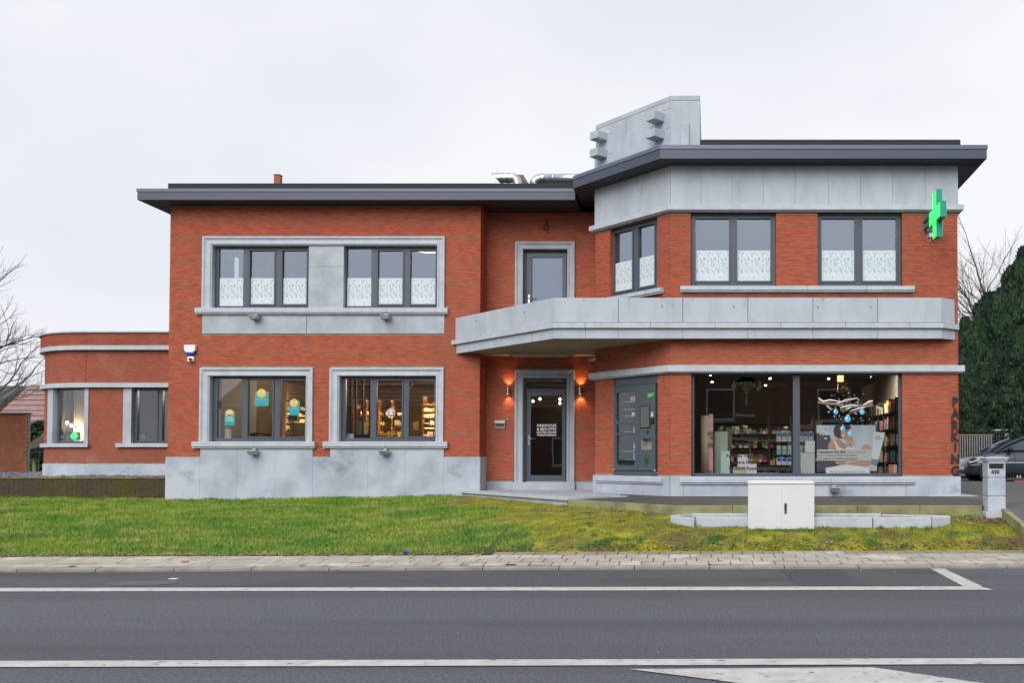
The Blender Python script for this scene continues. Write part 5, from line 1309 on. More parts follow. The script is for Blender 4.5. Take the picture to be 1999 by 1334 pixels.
adp('baby_top_print', [(1651, 874), (1667, 874), (1670, 892), (1648, 892)], top_, .0112)
adp('knee_print', px_disc(1691, 880, 11, 12, 14), skin, .0064); adp('knee_print', [(1680, 882), (1703, 882), (1702, 906), (1676, 906)], skin, .0078)
for cx, cy in ((1656, 862), (1662, 861.5)): adp('eye_print', px_disc(cx, cy, .9, .9, 8), M['black'], .0100)
for cx, cy in ((1646, 842.5), (1652, 843.5)): adp('eye_print', px_disc(cx, cy, 1.1, .7, 8), M['black'], .0084)
adp('mouth_print', px_disc(1659.5, 868, 2.2, 1.2, 10), M['mouth'], .0100); adp('mouth_print', px_disc(1647, 852, 2.6, 1.1, 10, 0, 3.14), M['white'], .0086)
adp('text_band', [(1595, 878), (1702, 878), (1702, 900), (1595, 900)], mat('band', (.50, .48, .46), .6), .0128)
def adtext(s_, px, py, hpx, m_, w=.0150, bold=.0006, align='LEFT', wpx=None):
    t = MB(); u_, z_ = ax(px, py); sz = hpx / 100.5 * 1.4
    vs, _ = text_geo(s_, sz, bold, align); wd_ = (max(v[0] for v in vs) - min(v[0] for v in vs))
    put_text(t, AP, s_, u_, z_, w, sz, .0008, bold, sx=(wpx / 100.5 / wd_) if wpx else 1, align=align); t.build('lettering', m_, adv)
ink = cmat('ink', (.05, .05, .06)); inkg = cmat('inkg', (.26, .26, .28))
adtext('Remederm Dry Skin.', 1597.5, 883.3, 4.6, ink, bold=.0025, wpx=55); adtext('Soins intensifs', 1655, 883.3, 4.4, inkg, wpx=36)
adtext('pour la peau sèche, très sèche', 1597.5, 889.5, 4.2, ink, wpx=76); adtext('ou sujette à l\'eczéma atopique.', 1597.5, 895.7, 4.2, ink, wpx=78)
adtext('Widmer', 1599, 848, 6, M['white'], w=.004, wpx=19); adp('logo_print', px_disc(1612, 855.5, 3, 2.6, 10, 0, 3.14), M['white'], .004)
adp('emblem_print', px_disc(1611.5, 838.5, 1.8, 1.8, 4, .785, 7.06), mat('redp', (.5, .02, .02), .6), .004)
adp('tube_print', [(1705, 843), (1727.5, 845.5), (1715, 898), (1701, 896)], mat('tube', (.60, .61, .61), .5), .018); adp('tube_cap_print', [(1701, 896), (1715, 898), (1714, 905), (1707, 908), (1700, 904)], mat('cap', (.20, .23, .32), .5), .018)
adtext('Louis', 1709, 853, 3.5, ink, w=.020, wpx=9); adtext('Widmer', 1706.5, 857, 3.5, ink, w=.020, wpx=15)
adp('header_card', [(1611, 914), (1652, 907.5), (1695, 913), (1698, 925), (1612, 925)], mat('hcard', (.66, .68, .67), .6), .03, .01)
adtext('SWISS', 1618.5, 922.3, 2.8, inkg, w=.041, wpx=16); adtext('DERMATOLOGICA', 1642, 922.3, 2.8, inkg, w=.041, wpx=49); adp('emblem_print', px_disc(1638.5, 922.2, 1.6, 1.6, 4, .785, 7.06), M['redp'] if 'redp' in M else bpy.data.materials['redp'], .041)
# lettering stuck on the left shop pane
SP = Pl((CF[0], DB + .10 + .028), (XR, DB + .10 + .028))
def glasstext(s_, px, py, hpx, bold=.003):
    lt = MB(); u_, z_ = SP.hit(px, py); put_text(lt, SP, s_, u_, z_, 0, hpx / 100.5 * 1.38, .001, bold); lt.build('lettering', M['black'], shopw)
for s_, y_ in (('Pharmacie', 811), ('Aromathérapie', 845.5), ('Homéopathie', 857), ('Orthopédie', 868.5), ('Produits Vétérinaires', 891), ('Espace Diabète', 903.2), ('Location Appareils', 915)): glasstext(s_, 1457 if y_ > 880 else 1455, y_, 6.6)
tr = MB(); r6 = random.Random(8); cu, cz0 = SP.hit(1457, 786); 
def twig2(u_, z_, a, l, w, d):
    u2, z2 = u_ + l * math.cos(a), z_ + l * math.sin(a); nx, nz = -math.sin(a) * w, math.cos(a) * w
    tr.add([SP.p(u_ + nx, z_ + nz, .001), SP.p(u_ - nx, z_ - nz, .001), SP.p(u2 - nx * .6, z2 - nz * .6, .001), SP.p(u2 + nx * .6, z2 + nz * .6, .001)], [(0, 1, 2, 3)], 0)
    if d == 0: 
        for k in range(5):
            q = r6.uniform(0, 6.28); s_ = .02; c_ = (u2 + r6.uniform(-.05, .05), z2 + r6.uniform(-.04, .04)); tr.add([SP.p(c_[0] + s_ * math.cos(q + t) * (1 if t % 3.14 < 1 else .4), c_[1] + s_ * math.sin(q + t) * .8, .0013) for t in (0, 1.57, 3.14, 4.71)], [(0, 1, 2, 3)], 1)
        return
    for k in (-1, 0, 1) if d > 2 else (-1, 1): twig2(u2, z2, a + k * r6.uniform(.3, .6), l * .72, w * .6, d - 1)
twig2(cu, cz0 - .05, 1.57, .17, .016, 5)
tr.build('tree_logo', [mat('treedark', (.015, .02, .012), .8), mat('treegreen', (.05, .10, .03), .8)], shopw)
# festive window sticker on the right pane
dec = empty('festive_sticker', SP.p(*SP.hit(1655, 830)), 'snowy branch window sticker with five blue baubles on the right shop pane', 'sticker')
brm, snw, bau, baul = mat('st_brown', (.20, .13, .10), .6), M['white'], mat('st_blue', (.08, .42, .70), .4), mat('st_lblue', (.35, .65, .82), .5)
def ribbon(mb, pts_, ws, m_, w):
    P = [Vector(SP.hit(*q)) for q in pts_]; n = len(P)
    for i in range(n - 1):
        d0 = (P[min(i + 1, n - 1)] - P[max(i - 1, 0)]).normalized(); d1 = (P[min(i + 2, n - 1)] - P[i]).normalized()
        n0, n1 = Vector((-d0.y, d0.x)) * ws[i] / 101, Vector((-d1.y, d1.x)) * ws[i + 1] / 101
        mb.add([SP.p(*(P[i] + n0), w), SP.p(*(P[i] - n0), w), SP.p(*(P[i + 1] - n1), w), SP.p(*(P[i + 1] + n1), w)], [(0, 1, 2, 3)], m_)
b = MB()
ribbon(b, [(1598, 783), (1612, 787), (1630, 789), (1655, 794), (1680, 793), (1692, 792), (1703, 788)], [5, 3.2, 2.4, 2.4, 2.8, 3.5, 6], 0, 0)
for q, ws in (([(1612, 786), (1622, 797), (1634, 802)], [1.2, .8, .4]), ([(1630, 790), (1650, 784), (1672, 779)], [1.5, 1.1, .5]), ([(1660, 793), (1672, 786), (1680, 781)], [1, .8, .4]), ([(1690, 795), (1675, 802), (1660, 808)], [1.6, 1.1, .4]), ([(1655, 794), (1648, 800), (1640, 803)], [1, .8, .4])): ribbon(b, q, ws, 0, .0004)
b.build('branch', brm, dec)
b = MB()
for q, ws in (([(1598, 777.5), (1607, 784), (1620, 781), (1640, 784)], [1.2, 1.2, 1.3, .5]), ([(1632, 788), (1650, 782), (1674, 777)], [.8, 1, .5]), ([(1640, 797), (1660, 791), (1675, 792)], [.9, 1, .6]), ([(1685, 791), (1697, 784), (1704, 783)], [.8, 1.5, 1.1]), ([(1660, 803), (1675, 798), (1688, 795)], [.5, .9, .6]), ([(1613, 792), (1622, 800)], [.7, .5]), ([(1652, 800), (1662, 795)], [.6, .8])): ribbon(b, q, ws, 0, .0009)
r7 = random.Random(12)
for i in range(110):
    px, py = r7.gauss(1655, 17), r7.gauss(792, 17)
    if i > 80: px, py = r7.choice([(1632, 812), (1683, 820), (1645, 850), (1655, 790)]); px += r7.gauss(0, 1.5); py += r7.gauss(0, 6)
    u_, z_ = SP.hit(px, py); s_ = r7.uniform(.004, .009); b.add([SP.p(u_ + s_ * math.cos(t), z_ + s_ * math.sin(t), .0012) for t in (0, 1.05, 2.1, 3.14, 4.2, 5.24)], [(0, 1, 2, 3, 4, 5)])
b.build('snow', snw, dec, kind='stuff')
for px, py, r_ in ((1631.5, 804.5, 4.7), (1683, 805, 5), (1654.5, 818.5, 6.3), (1645, 837.5, 5), (1659, 848, 4.7)):
    u_, z_ = SP.hit(px, py); k_ = r_ / 101
    o = MB().pprism(SP, disc(u_, z_, k_, n=20), .0015, .003).build('bauble', bau, dec)
    b = MB().pprism(SP, disc(u_ - k_ * .3, z_ + k_ * .3, k_ * .35, n=10), .0032, .0036); b.pprism(SP, [(u_ - k_ * .3, z_ + k_), (u_ + k_ * .3, z_ + k_), (u_ + k_ * .3, z_ + k_ * 1.25), (u_ - k_ * .3, z_ + k_ * 1.25)], .0015, .003); b.build('cap', snw, o)
for px, py, r_ in ((1618, 804.5, 3.2), (1714, 796, 5), (1671, 808, 3), (1647, 863, 4.5), (1650, 781, 3.5), (1616, 795, 2.5), (1675, 780, 3)):
    u_, z_ = SP.hit(px, py); b = MB()
    for k in range(4):
        a = k * math.pi / 4; l_ = r_ / 101; n_ = .004; b.add([SP.p(u_ + l_ * math.cos(a), z_ + l_ * math.sin(a), .002), SP.p(u_ - n_ * math.sin(a), z_ + n_ * math.cos(a), .002), SP.p(u_ - l_ * math.cos(a), z_ - l_ * math.sin(a), .002), SP.p(u_ + n_ * math.sin(a), z_ - n_ * math.cos(a), .002)], [(0, 1, 2, 3)])
    b.build('star', baul, dec)
#SECTION4
# ================================================================== THINGS ON THE OUTSIDE WALLS
# --- 24/7 vending machine in the slanted wall --------------------------------------
M['vend'] = mat('vend', (.065, .085, .10), .4)
vu0, vu1 = vend; vz0, vz1 = z_pt + .004, z_bd0 - .01
vt = DIA.hit(1240, 752)[1]; vb = vz0 + .10
ve = empty('vending_machine', DIA.p((vu0 + vu1) / 2, vz0, 0), 'dark grey 24/7 pharmacy vending machine set into the slanted brick wall', 'vending machine')
vW = vu1 - vu0
um = vu0 + vW * .585                                  # split between glass door and control panel
ur = vu1 - vW * .045
MB().pbox(DIA, vu0 + .004, vu1 - .004, vt + .004, vz1, -.40, -.03).build('header_panel', M['vend'], ve, bevel=.004)
MB().pbox(DIA, vu0 + .004, vu1 - .004, vz0, vb - .004, -.40, -.02).build('base_panel', M['vend'], ve, bevel=.004)
cb = MB(); cb.pbox(DIA, vu0 + .004, vu1 - .004, vb, vt, -.62, -.56); cb.pbox(DIA, vu0 + .004, vu0 + .02, vb, vt, -.56, -.045); cb.pbox(DIA, ur - .0, vu1 - .004, vb, vt, -.56, -.06); cb.pbox(DIA, um + .02, um + .04, vb, vt, -.56, -.045)
cb.build('cabinet', M['black'], ve)
def rrect(a, b, c, d, r, n=5):
    P = []
    for (x, y, s) in ((b - r, c + r, -1.5708), (b - r, d - r, 0), (a + r, d - r, 1.5708), (a + r, c + r, 3.1416)):
        P += [(x + r * math.cos(s + 1.5708 * i / n), y + r * math.sin(s + 1.5708 * i / n)) for i in range(n + 1)]
    return P
def plate_holes(mb, pl, a, b, rows, w0, w1):
    """door plate with openings stacked in z; rows = [(z0,z1,u0,u1)] open"""
    z = rows[0][4]; top = rows[0][5]
    for (c, d, x0, x1, _, _) in rows:
        mb.pbox(pl, a, b, z, c, w0, w1); mb.pbox(pl, a, x0, c, d, w0, w1); mb.pbox(pl, x1, b, c, d, w0, w1); z = d
    mb.pbox(pl, a, b, z, top, w0, w1)
def vy(py, px=1220): return DIA.hit(px, py)[1]
dz0, dz1 = vb + .004, vt - .004
wz = [(vy(909.5), vy(850)), (vy(846), vy(828.5)), (vy(824.5), vy(765.5))]
x0, x1 = vu0 + vW * .075, um - vW * .085
dp = MB(); plate_holes(dp, DIA, vu0 + .006, um - .004, [(c, d, x0, x1, dz0, dz1) for c, d in wz], -.045, .004)
vd = dp.build('glass_door', M['vend'], ve)
# rounded corner fillets of the openings
ff = MB()
for c, d in (wz[0], wz[2]):
    r = .05
    for (cx, cz, s) in ((x1, c, -1.5708), (x1, d, 0), (x0, d, 1.5708), (x0, c, 3.1416)):
        ox, oz = (cx - r if cx == x1 else cx + r), (cz + r if cz == c else cz - r)
        pts_ = [(cx, cz)] + [(ox + r * math.cos(s + 1.5708 * i / 5), oz + r * math.sin(s + 1.5708 * i / 5)) for i in range(6)]
        ff.pprism(DIA, pts_, -.044, .0035)
ff.build('opening_corners', M['vend'], vd, fixn=True)
for c, d in wz: MB().pbox(DIA, x0 - .002, x1 + .002, c - .002, d + .002, -.030, -.024).build('pane', M['glass_shop'], vd)
sh = [wz[0][0] + .02, wz[0][0] + .19, wz[0][0] + .36, wz[1][0] + .0, wz[2][0] + .04, wz[2][0] + .20, wz[2][0] + .35, wz[2][0] + .5]
zrows = [vy(y) for y in (898, 881, 843, 812, 799, 784)]
for zz in zrows: MB().pbox(DIA, vu0 + .02, um, zz - .012, zz, -.5, -.09).build('shelf', M['steel'], ve)
for k_, (row, n_, cols) in enumerate(((0, 2, [2, 9]), (1, 2, [9, 3]), (2, 2, [5, 7]), (3, 4, [1, 0]), (4, 1, [9]), (5, 3, [5, 4]))):
    for i in range(n_):
        w_ = .055 if row == 3 else .09; h_ = (.14, .16, .09, .07, .10, .11)[row]
        a_ = x1 - .01 - (i + 1) * (w_ + .008)
        c_ = empty('vending_carton', DIA.p(a_, zrows[row], -.2), '%s small carton on the %s shelf inside the vending machine' % (('right', 'second', 'third', 'fourth')[i] if i else 'rightmost', ('lowest', 'second lowest', 'third lowest', 'fourth lowest', 'second highest', 'highest')[row]), 'carton', 'cartons inside the vending machine')
        MB().pbox(DIA, a_, a_ + w_, zrows[row] + .001, zrows[row] + h_, -.24, -.14).build('box', PM[cols[i % len(cols)]], c_)
        MB().pbox(DIA, a_ + .01, a_ + w_ - .01, zrows[row] + h_ * .4, zrows[row] + h_ * .7, -.1399, -.1385).build('print', PM[2] if cols[0] != 2 else PM[3], c_)
MB().pbox(DIA, vu0 + vW * .11, vu0 + vW * .115, dz0 + .1, dz1 - .1, -.2, -.19).build('rail', M['steel'], ve); MB().pbox(DIA, vu0 + vW * .15, vu0 + vW * .155, dz0 + .1, dz1 - .1, -.2, -.19).build('rail', M['steel'], ve)
# control side
tx0, tx1 = um + (ur - um) * .16, um + (ur - um) * .78; tz0, tz1 = vy(878.5, 1262), vy(857, 1262)
cp2 = MB(); plate_holes(cp2, DIA, um, ur, [(tz0, tz1, tx0, tx1, dz0, dz1)], -.045, .002)
vc = cp2.build('control_panel', M['vend'], ve)
tb = MB(); g = .03
A = [(tx0, tz0), (tx1, tz0), (tx1, tz1), (tx0, tz1)]; Bq = [(tx0 + .03, tz0 + .03), (tx1 - .01, tz0 + .03), (tx1 - .01, tz1 - .01), (tx0 + .03, tz1 - .01)]
vs = [DIA.p(*q, .001) for q in A] + [DIA.p(*q, -.12) for q in Bq]; tb.add(vs, [(i, (i + 1) % 4, 4 + (i + 1) % 4, 4 + i) for i in range(4)] + [(4, 5, 6, 7)])
tb.build('delivery_tray', mat('tray', (.36, .34, .30), .4, metal=.3), ve)
sx0, sx1, sz0, sz1 = um + (ur - um) * .10, um + (ur - um) * .70, vy(836.5, 1262), vy(792, 1262)
MB().pbox(DIA, sx0, sx1, sz0, sz1, .003, .012).build('screen_bezel', M['black'], ve)
MB().pbox(DIA, sx0 + .02, sx1 - .02, sz0 + .02, sz1 - .02, .0125, .014).build('screen', mat('screen', (.09, .10, .085), .25), ve)
MB().pbox(DIA, um + (ur - um) * .5, um + (ur - um) * .62, vy(847, 1266), vy(841.5, 1266), .003, .008).build('scanner', M['black'], ve)
px0, px1 = um + (ur - um) * .76, um + (ur - um) * .94
MB().pbox(DIA, px0, px1, vy(815.5, 1274), vy(804, 1274), .003, .02).build('card_reader', M['steel'], ve, bevel=.003)
MB().pbox(DIA, px0 - .01, px1, vy(827.5, 1274), vy(817.5, 1274), .003, .035).build('payment_terminal', M['black'], ve, bevel=.003)
MB().pprism(DIA, disc((px0 + px1) / 2, vy(811, 1274), .02, n=12), .0202, .024).build('reader_button', M['white'], ve)
t = MB(); put_text(t, DIA, '24/7', um + (ur - um) * .72, vy(772.3, 1270), .003, .105, .002, .001); t.build('lettering', mat('led_text', (.05, .5, .1), .5, emit=(.05, .8, .15), estr=.3), ve)
t = MB(); t.tube([DIA.p(um + (ur - um) * .72 + .045 * math.cos(a), vy(764, 1270) + .045 * math.sin(a), .006) for a in [i * .5 for i in range(7)]], .003, 4); t.build('arch_logo', mat('gr_logo', (.03, .18, .06), .5), ve)
t = MB(); cu_, cz_ = um + (ur - um) * .5, vy(906, 1264); r6 = random.Random(2)
tw_ = []
def twg(u_, z_, a, l, w, d):
    u2, z2 = u_ + l * math.cos(a), z_ + l * math.sin(a); nx, nz = -math.sin(a) * w, math.cos(a) * w
    t.add([DIA.p(u_ + nx, z_ + nz, .0045), DIA.p(u_ - nx, z_ - nz, .0045), DIA.p(u2 - nx * .6, z2 - nz * .6, .0045), DIA.p(u2 + nx * .6, z2 + nz * .6, .0045)], [(0, 1, 2, 3)], 0)
    if d == 0: return
    for k in (-1, 0, 1): twg(u2, z2, a + k * .5, l * .7, w * .6, d - 1)
cz_ = vy(913, 1264); t.add([DIA.p(cu_ + .105 * math.cos(i * .35), cz_ + .15 + .105 * math.sin(i * .35), .0035) for i in range(18)], [tuple(range(18))], 1)
twg(cu_, cz_, 1.57, .07, .012, 3); t.build('tree_logo', [M['black'], mat('gr_logo2', (.035, .10, .04), .6)], ve)
for uu in (vu0 + .03, ur): MB().pprism(DIA, disc(uu, vb + .01, .012, n=10), .0, .02).build('lock', M['white'], ve)
# --- floodlights under the sills ------------------------------------------------------
def flood(pl, px, py, label, w0=.016):
    u_, z_ = pl.hit(px, py); e = empty('floodlight', pl.p(u_, z_ - .06, w0), label, 'floodlight', 'small grey floodlights below the window sills')
    MB().pbox(pl, u_ - .035, u_ + .035, z_ + .0, z_ + .05, w0, w0 + .05).build('bracket', M['stone_sill'], e)
    vs = [pl.p(u_ - .10, z_ - .03, w0 + .05), pl.p(u_ + .10, z_ - .03, w0 + .05), pl.p(u_ + .085, z_ - .075, w0 + .04), pl.p(u_ - .085, z_ - .075, w0 + .04)]
    h = MB().hexa([pl.p(u_ - .075, z_ - .085, w0 + .16), pl.p(u_ + .075, z_ - .085, w0 + .16), pl.p(u_ + .075, z_ - .085, w0 + .05), pl.p(u_ - .075, z_ - .085, w0 + .05), pl.p(u_ - .10, z_ + .01, w0 + .18), pl.p(u_ + .10, z_ + .01, w0 + .18), pl.p(u_ + .10, z_ + .03, w0 + .04), pl.p(u_ - .10, z_ + .03, w0 + .04)])
    h.build('lamp_body', M['zinc'], e, bevel=.006); MB().pbox(pl, u_ - .065, u_ + .065, z_ - .089, z_ - .0855, w0 + .06, w0 + .15).build('lens', M['dark'], e)
flood(LF, 502, 618, 'floodlight under the left half of the upper sill'); flood(LF, 756, 618, 'floodlight under the right half of the upper sill')
flood(LF, 499, 881, 'floodlight below the first ground floor window with the smiley posters', .03); flood(LF, 754, 881, 'floodlight below the second ground floor window from the left', .03); flood(BF, 1627, 953, 'floodlight on the plinth under the shop window right of the white cabinet', .032)
# --- alarm siren and camera ---------------------------------------------------------------
u_, z_ = LF.hit(373.5, 674.5); e = empty('alarm_siren', LF.p(u_, z_ - .18, 0), 'white alarm siren box with blue lamp on the left brick wall', 'alarm')
MB().pprism(LF, [(u_ - .125, z_), (u_ + .125, z_), (u_ + .12, z_ - .12), (u_ + .075, z_ - .165), (u_ - .075, z_ - .165), (u_ - .12, z_ - .12)], .0, .075).build('housing', M['white'], e, bevel=.008, fixn=True)
MB().pprism(LF, [(u_ - .118, z_ - .123), (u_ - .09, z_ - .135), (u_ - .07, z_ - .168), (u_ + .07, z_ - .168), (u_ + .09, z_ - .135), (u_ + .118, z_ - .123), (u_ + .10, z_ - .19), (u_ + .06, z_ - .205), (u_ - .06, z_ - .205), (u_ - .10, z_ - .19)], .0, .07).build('blue_lamp', M['blue'], e, fixn=True)
u_, z_ = LF.hit(374.3, 702); e = empty('security_camera', LF.p(u_, z_ - .06, 0), 'white security camera just under the alarm siren', 'camera')
MB().pbox(LF, u_ - .072, u_ + .072, z_ - .06, z_ + .06, 0, .06).build('housing', M['white'], e, bevel=.015)
MB().tube([LF.p(u_ + .0, z_ - .0, .055), LF.p(u_ + .035, z_ - .012, .12)], .035, 12).build('camera_head', M['white'], e)
MB().tube([LF.p(u_ + .036, z_ - .012, .121), LF.p(u_ + .042, z_ - .014, .132)], .029, 12).build('lens', M['black'], e)
# camera under canopy and one on the right corner
p = pt(1156, 704, 19.3); e = empty('security_camera', p, 'white bullet camera under the balcony beside the slanted wall', 'camera')
MB().tube([p + Vector((.05, .0, .03)), p + Vector((-.07, -.10, -.0))], .033, 12).build('housing', M['white'], e); MB().tube([p + Vector((.06, 0, .03)), p + Vector((.10, .12, .05))], .014, 8).build('bracket', M['white'], e); MB().tube([p + Vector((-.071, -.101, 0)), p + Vector((-.08, -.11, -.003))], .024, 10).build('lens', M['black'], e)
p = pt(1873.5, 702, 18.3); e = empty('security_camera', p, 'small white camera on the right corner of the building above the band', 'camera')
MB().box(XR + .002, XR + .06, p.y - .05, p.y + .05, p.z - .05, p.z + .03).build('housing', M['white'], e, bevel=.008); MB().tube([Vector((XR + .04, p.y - .04, p.z - .02)), Vector((XR + .07, p.y - .1, p.z - .07))], .026, 10).build('camera_head', M['white'], e)
# --- wall sconces -----------------------------------------------------------------------
for px, lab in ((993, 'steel up and down wall lamp left of the entrance door'), (1133.5, 'steel up and down wall lamp right of the entrance door')):
    u_, z0_ = REC.hit(px, 770.5); z1_ = REC.hit(px, 757)[1]; e = empty('wall_lamp', REC.p(u_, z0_, 0), lab, 'wall lamp', 'wall lamps beside the entrance door')
    MB().tube([REC.p(u_, z0_, .085), REC.p(u_, z1_, .085)], .035, 14, cap=False).build('tube', M['steel'], e)
    MB().pbox(REC, u_ - .02, u_ + .02, (z0_ + z1_) / 2 - .03, (z0_ + z1_) / 2 + .03, 0, .055).build('mount', M['steel'], e)
    for zz, s_ in ((z0_ + .01, -1), (z1_ - .01, 1)):
        MB().tube([REC.p(u_, zz, .085), REC.p(u_, zz - s_ * .004, .085)], .028, 12).build('lens', M['lit'], e)
        a = Vector(REC.p(u_, zz, .085)); l = spot(a + Vector((0, 0, s_ * .025)), (0, .30, s_), 5.5, 90, (1, .62, .24), .8); l.parent = e; l.location = Vector((0, -.085, zz - z0_ + s_ * .025))
# letterbox and bell
u0, z0_ = REC.hit(966, 838); u1, z1_ = REC.hit(987, 821); e = empty('letterbox', REC.p((u0 + u1) / 2, z0_, 0), 'steel letterbox on the recessed brick wall left of the entrance door', 'letterbox')
MB().pbox(REC, u0, u1, z0_, z1_, 0, .03).build('plate', mat('box_steel', (.22, .22, .23), .45, metal=.6), e, bevel=.004); MB().hexa([REC.p(u0, z1_ - .075, .07), REC.p(u1, z1_ - .075, .07), REC.p(u1, z1_ - .075, .031), REC.p(u0, z1_ - .075, .031), REC.p(u0, z1_, .045), REC.p(u1, z1_, .045), REC.p(u1, z1_, .031), REC.p(u0, z1_, .031)]).build('flap', mat('flap_steel', (.30, .27, .25), .5, metal=.4), e, bevel=.003)
MB().pbox(REC, u0 + .03, u1 - .03, z0_ + .06, z0_ + .10, .0305, .034).build('slot', M['black'], e)
u_, z_ = REC.hit(991, 819); e = empty('door_bell', REC.p(u_, z_ - .02, 0), 'tiny brass door bell above and right of the letterbox', 'bell'); MB().tube([REC.p(u_, z_, .0), REC.p(u_, z_, .02)], .022, 10).build('plate', mat('brass', (.5, .35, .12), .35, metal=1), e); MB().tube([REC.p(u_, z_, .0202), REC.p(u_, z_, .028)], .010, 8).build('button', M['white'], e)
# iron ring and old lamp trough
u_, z_ = REC.hit(1067, 444); e = empty('iron_ring', REC.p(u_, z_, 0), 'rusty iron ring hanging from a hook above the upper door', 'ring')
rust = mat('rust', (.12, .06, .045), .8, col2=(.07, .04, .03), scale=20)
MB().tube([REC.p(u_ + .06 * math.cos(i * .4189), z_ + .06 * math.sin(i * .4189), .04) for i in range(16)], .016, 8, cap=False).build('ring', rust, e); MB().tube([REC.p(u_, z_ + .06, .04), REC.p(u_, z_ + .14, .03), REC.p(u_ + .01, z_ + .17, 0)], .010, 6).build('hook', rust, e)
u0 = X(984, 20.1, 690); u1 = X(1125, 20.1, 690); e = empty('ceiling_lamp', ((u0 + u1) / 2, 20.1, SOF_C - .08), 'long pale unlit lamp trough under the balcony in front of the entrance', 'lamp')
MB().hexa([(u0 + .15, 20.02, SOF_C - .07), (u1 - .15, 20.02, SOF_C - .07), (u1 - .15, 20.2, SOF_C - .07), (u0 + .15, 20.2, SOF_C - .07), (u0, 19.95, SOF_C - .001), (u1, 19.95, SOF_C - .001), (u1, 20.27, SOF_C - .001), (u0, 20.27, SOF_C - .001)]).build('housing', M['render'], e, bevel=.01)
MB().box(u0 + .2, u1 - .2, 20.05, 20.17, SOF_C - .078, SOF_C - .0705).build('diffuser', M['white_wall'], e)
# --- PARKING letters -----------------------------------------------------------------------
e = empty('parking_lettering', BF.p(BF.hit(1865, 929)[0], BF.hit(1865, 929)[1], 0), 'dark vertical PARKING lettering on the right brick pier', 'lettering')
M['letter'] = mat('letter', (.018, .018, .024), .5)
for ch_, ya, yb in (('P', 775.8, 794.2), ('A', 798.2, 817.3), ('R', 821, 841), ('K', 843.8, 862), ('I', 864.6, 882.2), ('N', 886.8, 905.8), ('G', 909.5, 929.5)):
    vs, fs = text_geo(ch_, 1, .035); xs_ = [v[0] for v in vs]; ys_ = [v[1] for v in vs]
    u_, zt2 = BF.hit(1864.3, ya); zb3 = BF.hit(1864.3, yb)[1]; k_ = (zt2 - zb3) / (max(ys_) - min(ys_))
    t = MB(); cx_ = (max(xs_) + min(xs_)) / 2; my = min(ys_)
    sxx = k_ * (.9 if ch_ != 'I' else 1)
    n = len(vs); A = [BF.p(u_ + (v[0] - cx_) * sxx, zb3 + (v[1] - my) * k_, .03) for v in vs]; Bb = [BF.p(u_ + (v[0] - cx_) * sxx, zb3 + (v[1] - my) * k_, .012) for v in vs]
    ed_ = {}
    for f in fs:
        for i in range(len(f)):
            a, b = f[i], f[(i + 1) % len(f)]
            if (b, a) in ed_: del ed_[(b, a)]
            else: ed_[(a, b)] = 1
    t.add(A + Bb, list(fs) + [(b, a, a + n, b + n) for a, b in ed_]).build('letter', M['letter'], e, label='letter ' + ch_)
# --- green cross --------------------------------------------------------------------------------
CXX = 4.086
zc0_, zc1_ = Z(462, 16.69), Z(369, 16.69); cm = (zc0_ + zc1_) / 2
arm = .143; half = (zc1_ - zc0_) / 2; y0_, y1_ = 16.40, 17.25; ym = (y0_ + y1_) / 2
def crosspoly(k=0):
    a, h, hy = arm - k, half - k, (y1_ - y0_) / 2 - k
    return [(-a, -h), (a, -h), (a, -a), (hy, -a), (hy, a), (a, a), (a, h), (-a, h), (-a, a), (-hy, a), (-hy, -a), (-a, -a)]
e = empty('pharmacy_cross_sign', (CXX, ym, zc0_), 'green lit pharmacy cross projecting from the upper right brick wall', 'sign')
def xprism(mb, poly, x0, x1):
    n = len(poly); vs = [(x0, ym + a, cm + b) for a, b in poly] + [(x1, ym + a, cm + b) for a, b in poly]
    return mb.add(vs, [tuple(range(n)), tuple(range(n, 2 * n))[::-1]] + [(i, n + i, n + (i + 1) % n, (i + 1) % n) for i in range(n)])
xprism(MB(), crosspoly(), CXX, CXX + .106).build('casing', M['teal'], e, fixn=True)
ledm = mat('led_face', (.01, .2, .03), .5, col2=(.01, .18, .03), scale=6)
t_, b_ = nodes_of(ledm)
gg = t_.nodes.new('ShaderNodeNewGeometry'); nn = t_.nodes.new('ShaderNodeTexNoise'); nn.inputs['Scale'].default_value = 6; cr = t_.nodes.new('ShaderNodeValToRGB')
cr.color_ramp.elements[0].position = .4; cr.color_ramp.elements[0].color = (0, .80, .0, 1); cr.color_ramp.elements[1].position = .6; cr.color_ramp.elements[1].color = (0, .95, .10, 1)
t_.links.new(gg.outputs['Position'], nn.inputs['Vector']); t_.links.new(nn.outputs['Fac'], cr.inputs[0]); t_.links.new(cr.outputs[0], b_.inputs['Emission Color']); b_.inputs['Emission Strength'].default_value = .62
xprism(MB(), crosspoly(.012), CXX - .006, CXX - .0005).build('led_panel', ledm, e, fixn=True)
xprism(MB(), crosspoly(.012), CXX + .1065, CXX + .112).build('led_panel', ledm, e, fixn=True)
ld = MB(); hx = .018
a_ = -.40
while a_ < .41:
    b_2 = -.44
    while b_2 < .44:
        if (abs(a_) < arm - .02 or abs(b_2) < arm - .02) and abs(a_) < (y1_ - y0_) / 2 - .02 and abs(b_2) < half - .02:
            ld.box(CXX - .009, CXX - .0062, ym + a_ - .004, ym + a_ + .004, cm + b_2 - .004, cm + b_2 + .004)
        b_2 += .03
    a_ += .03
o = ld.build('light_dots', mat('led_dot', (.1, .9, .3), .5, emit=(.1, 1, .25), estr=1.6), e, kind='stuff')
u0, zt2 = BF.hit(1808.5, 424); u1, zb3 = BF.hit(1825, 452)
MB().pbox(BF, u0, u1, zb3, zt2, .0, .012).build('wall_plate', M['teal'], e)
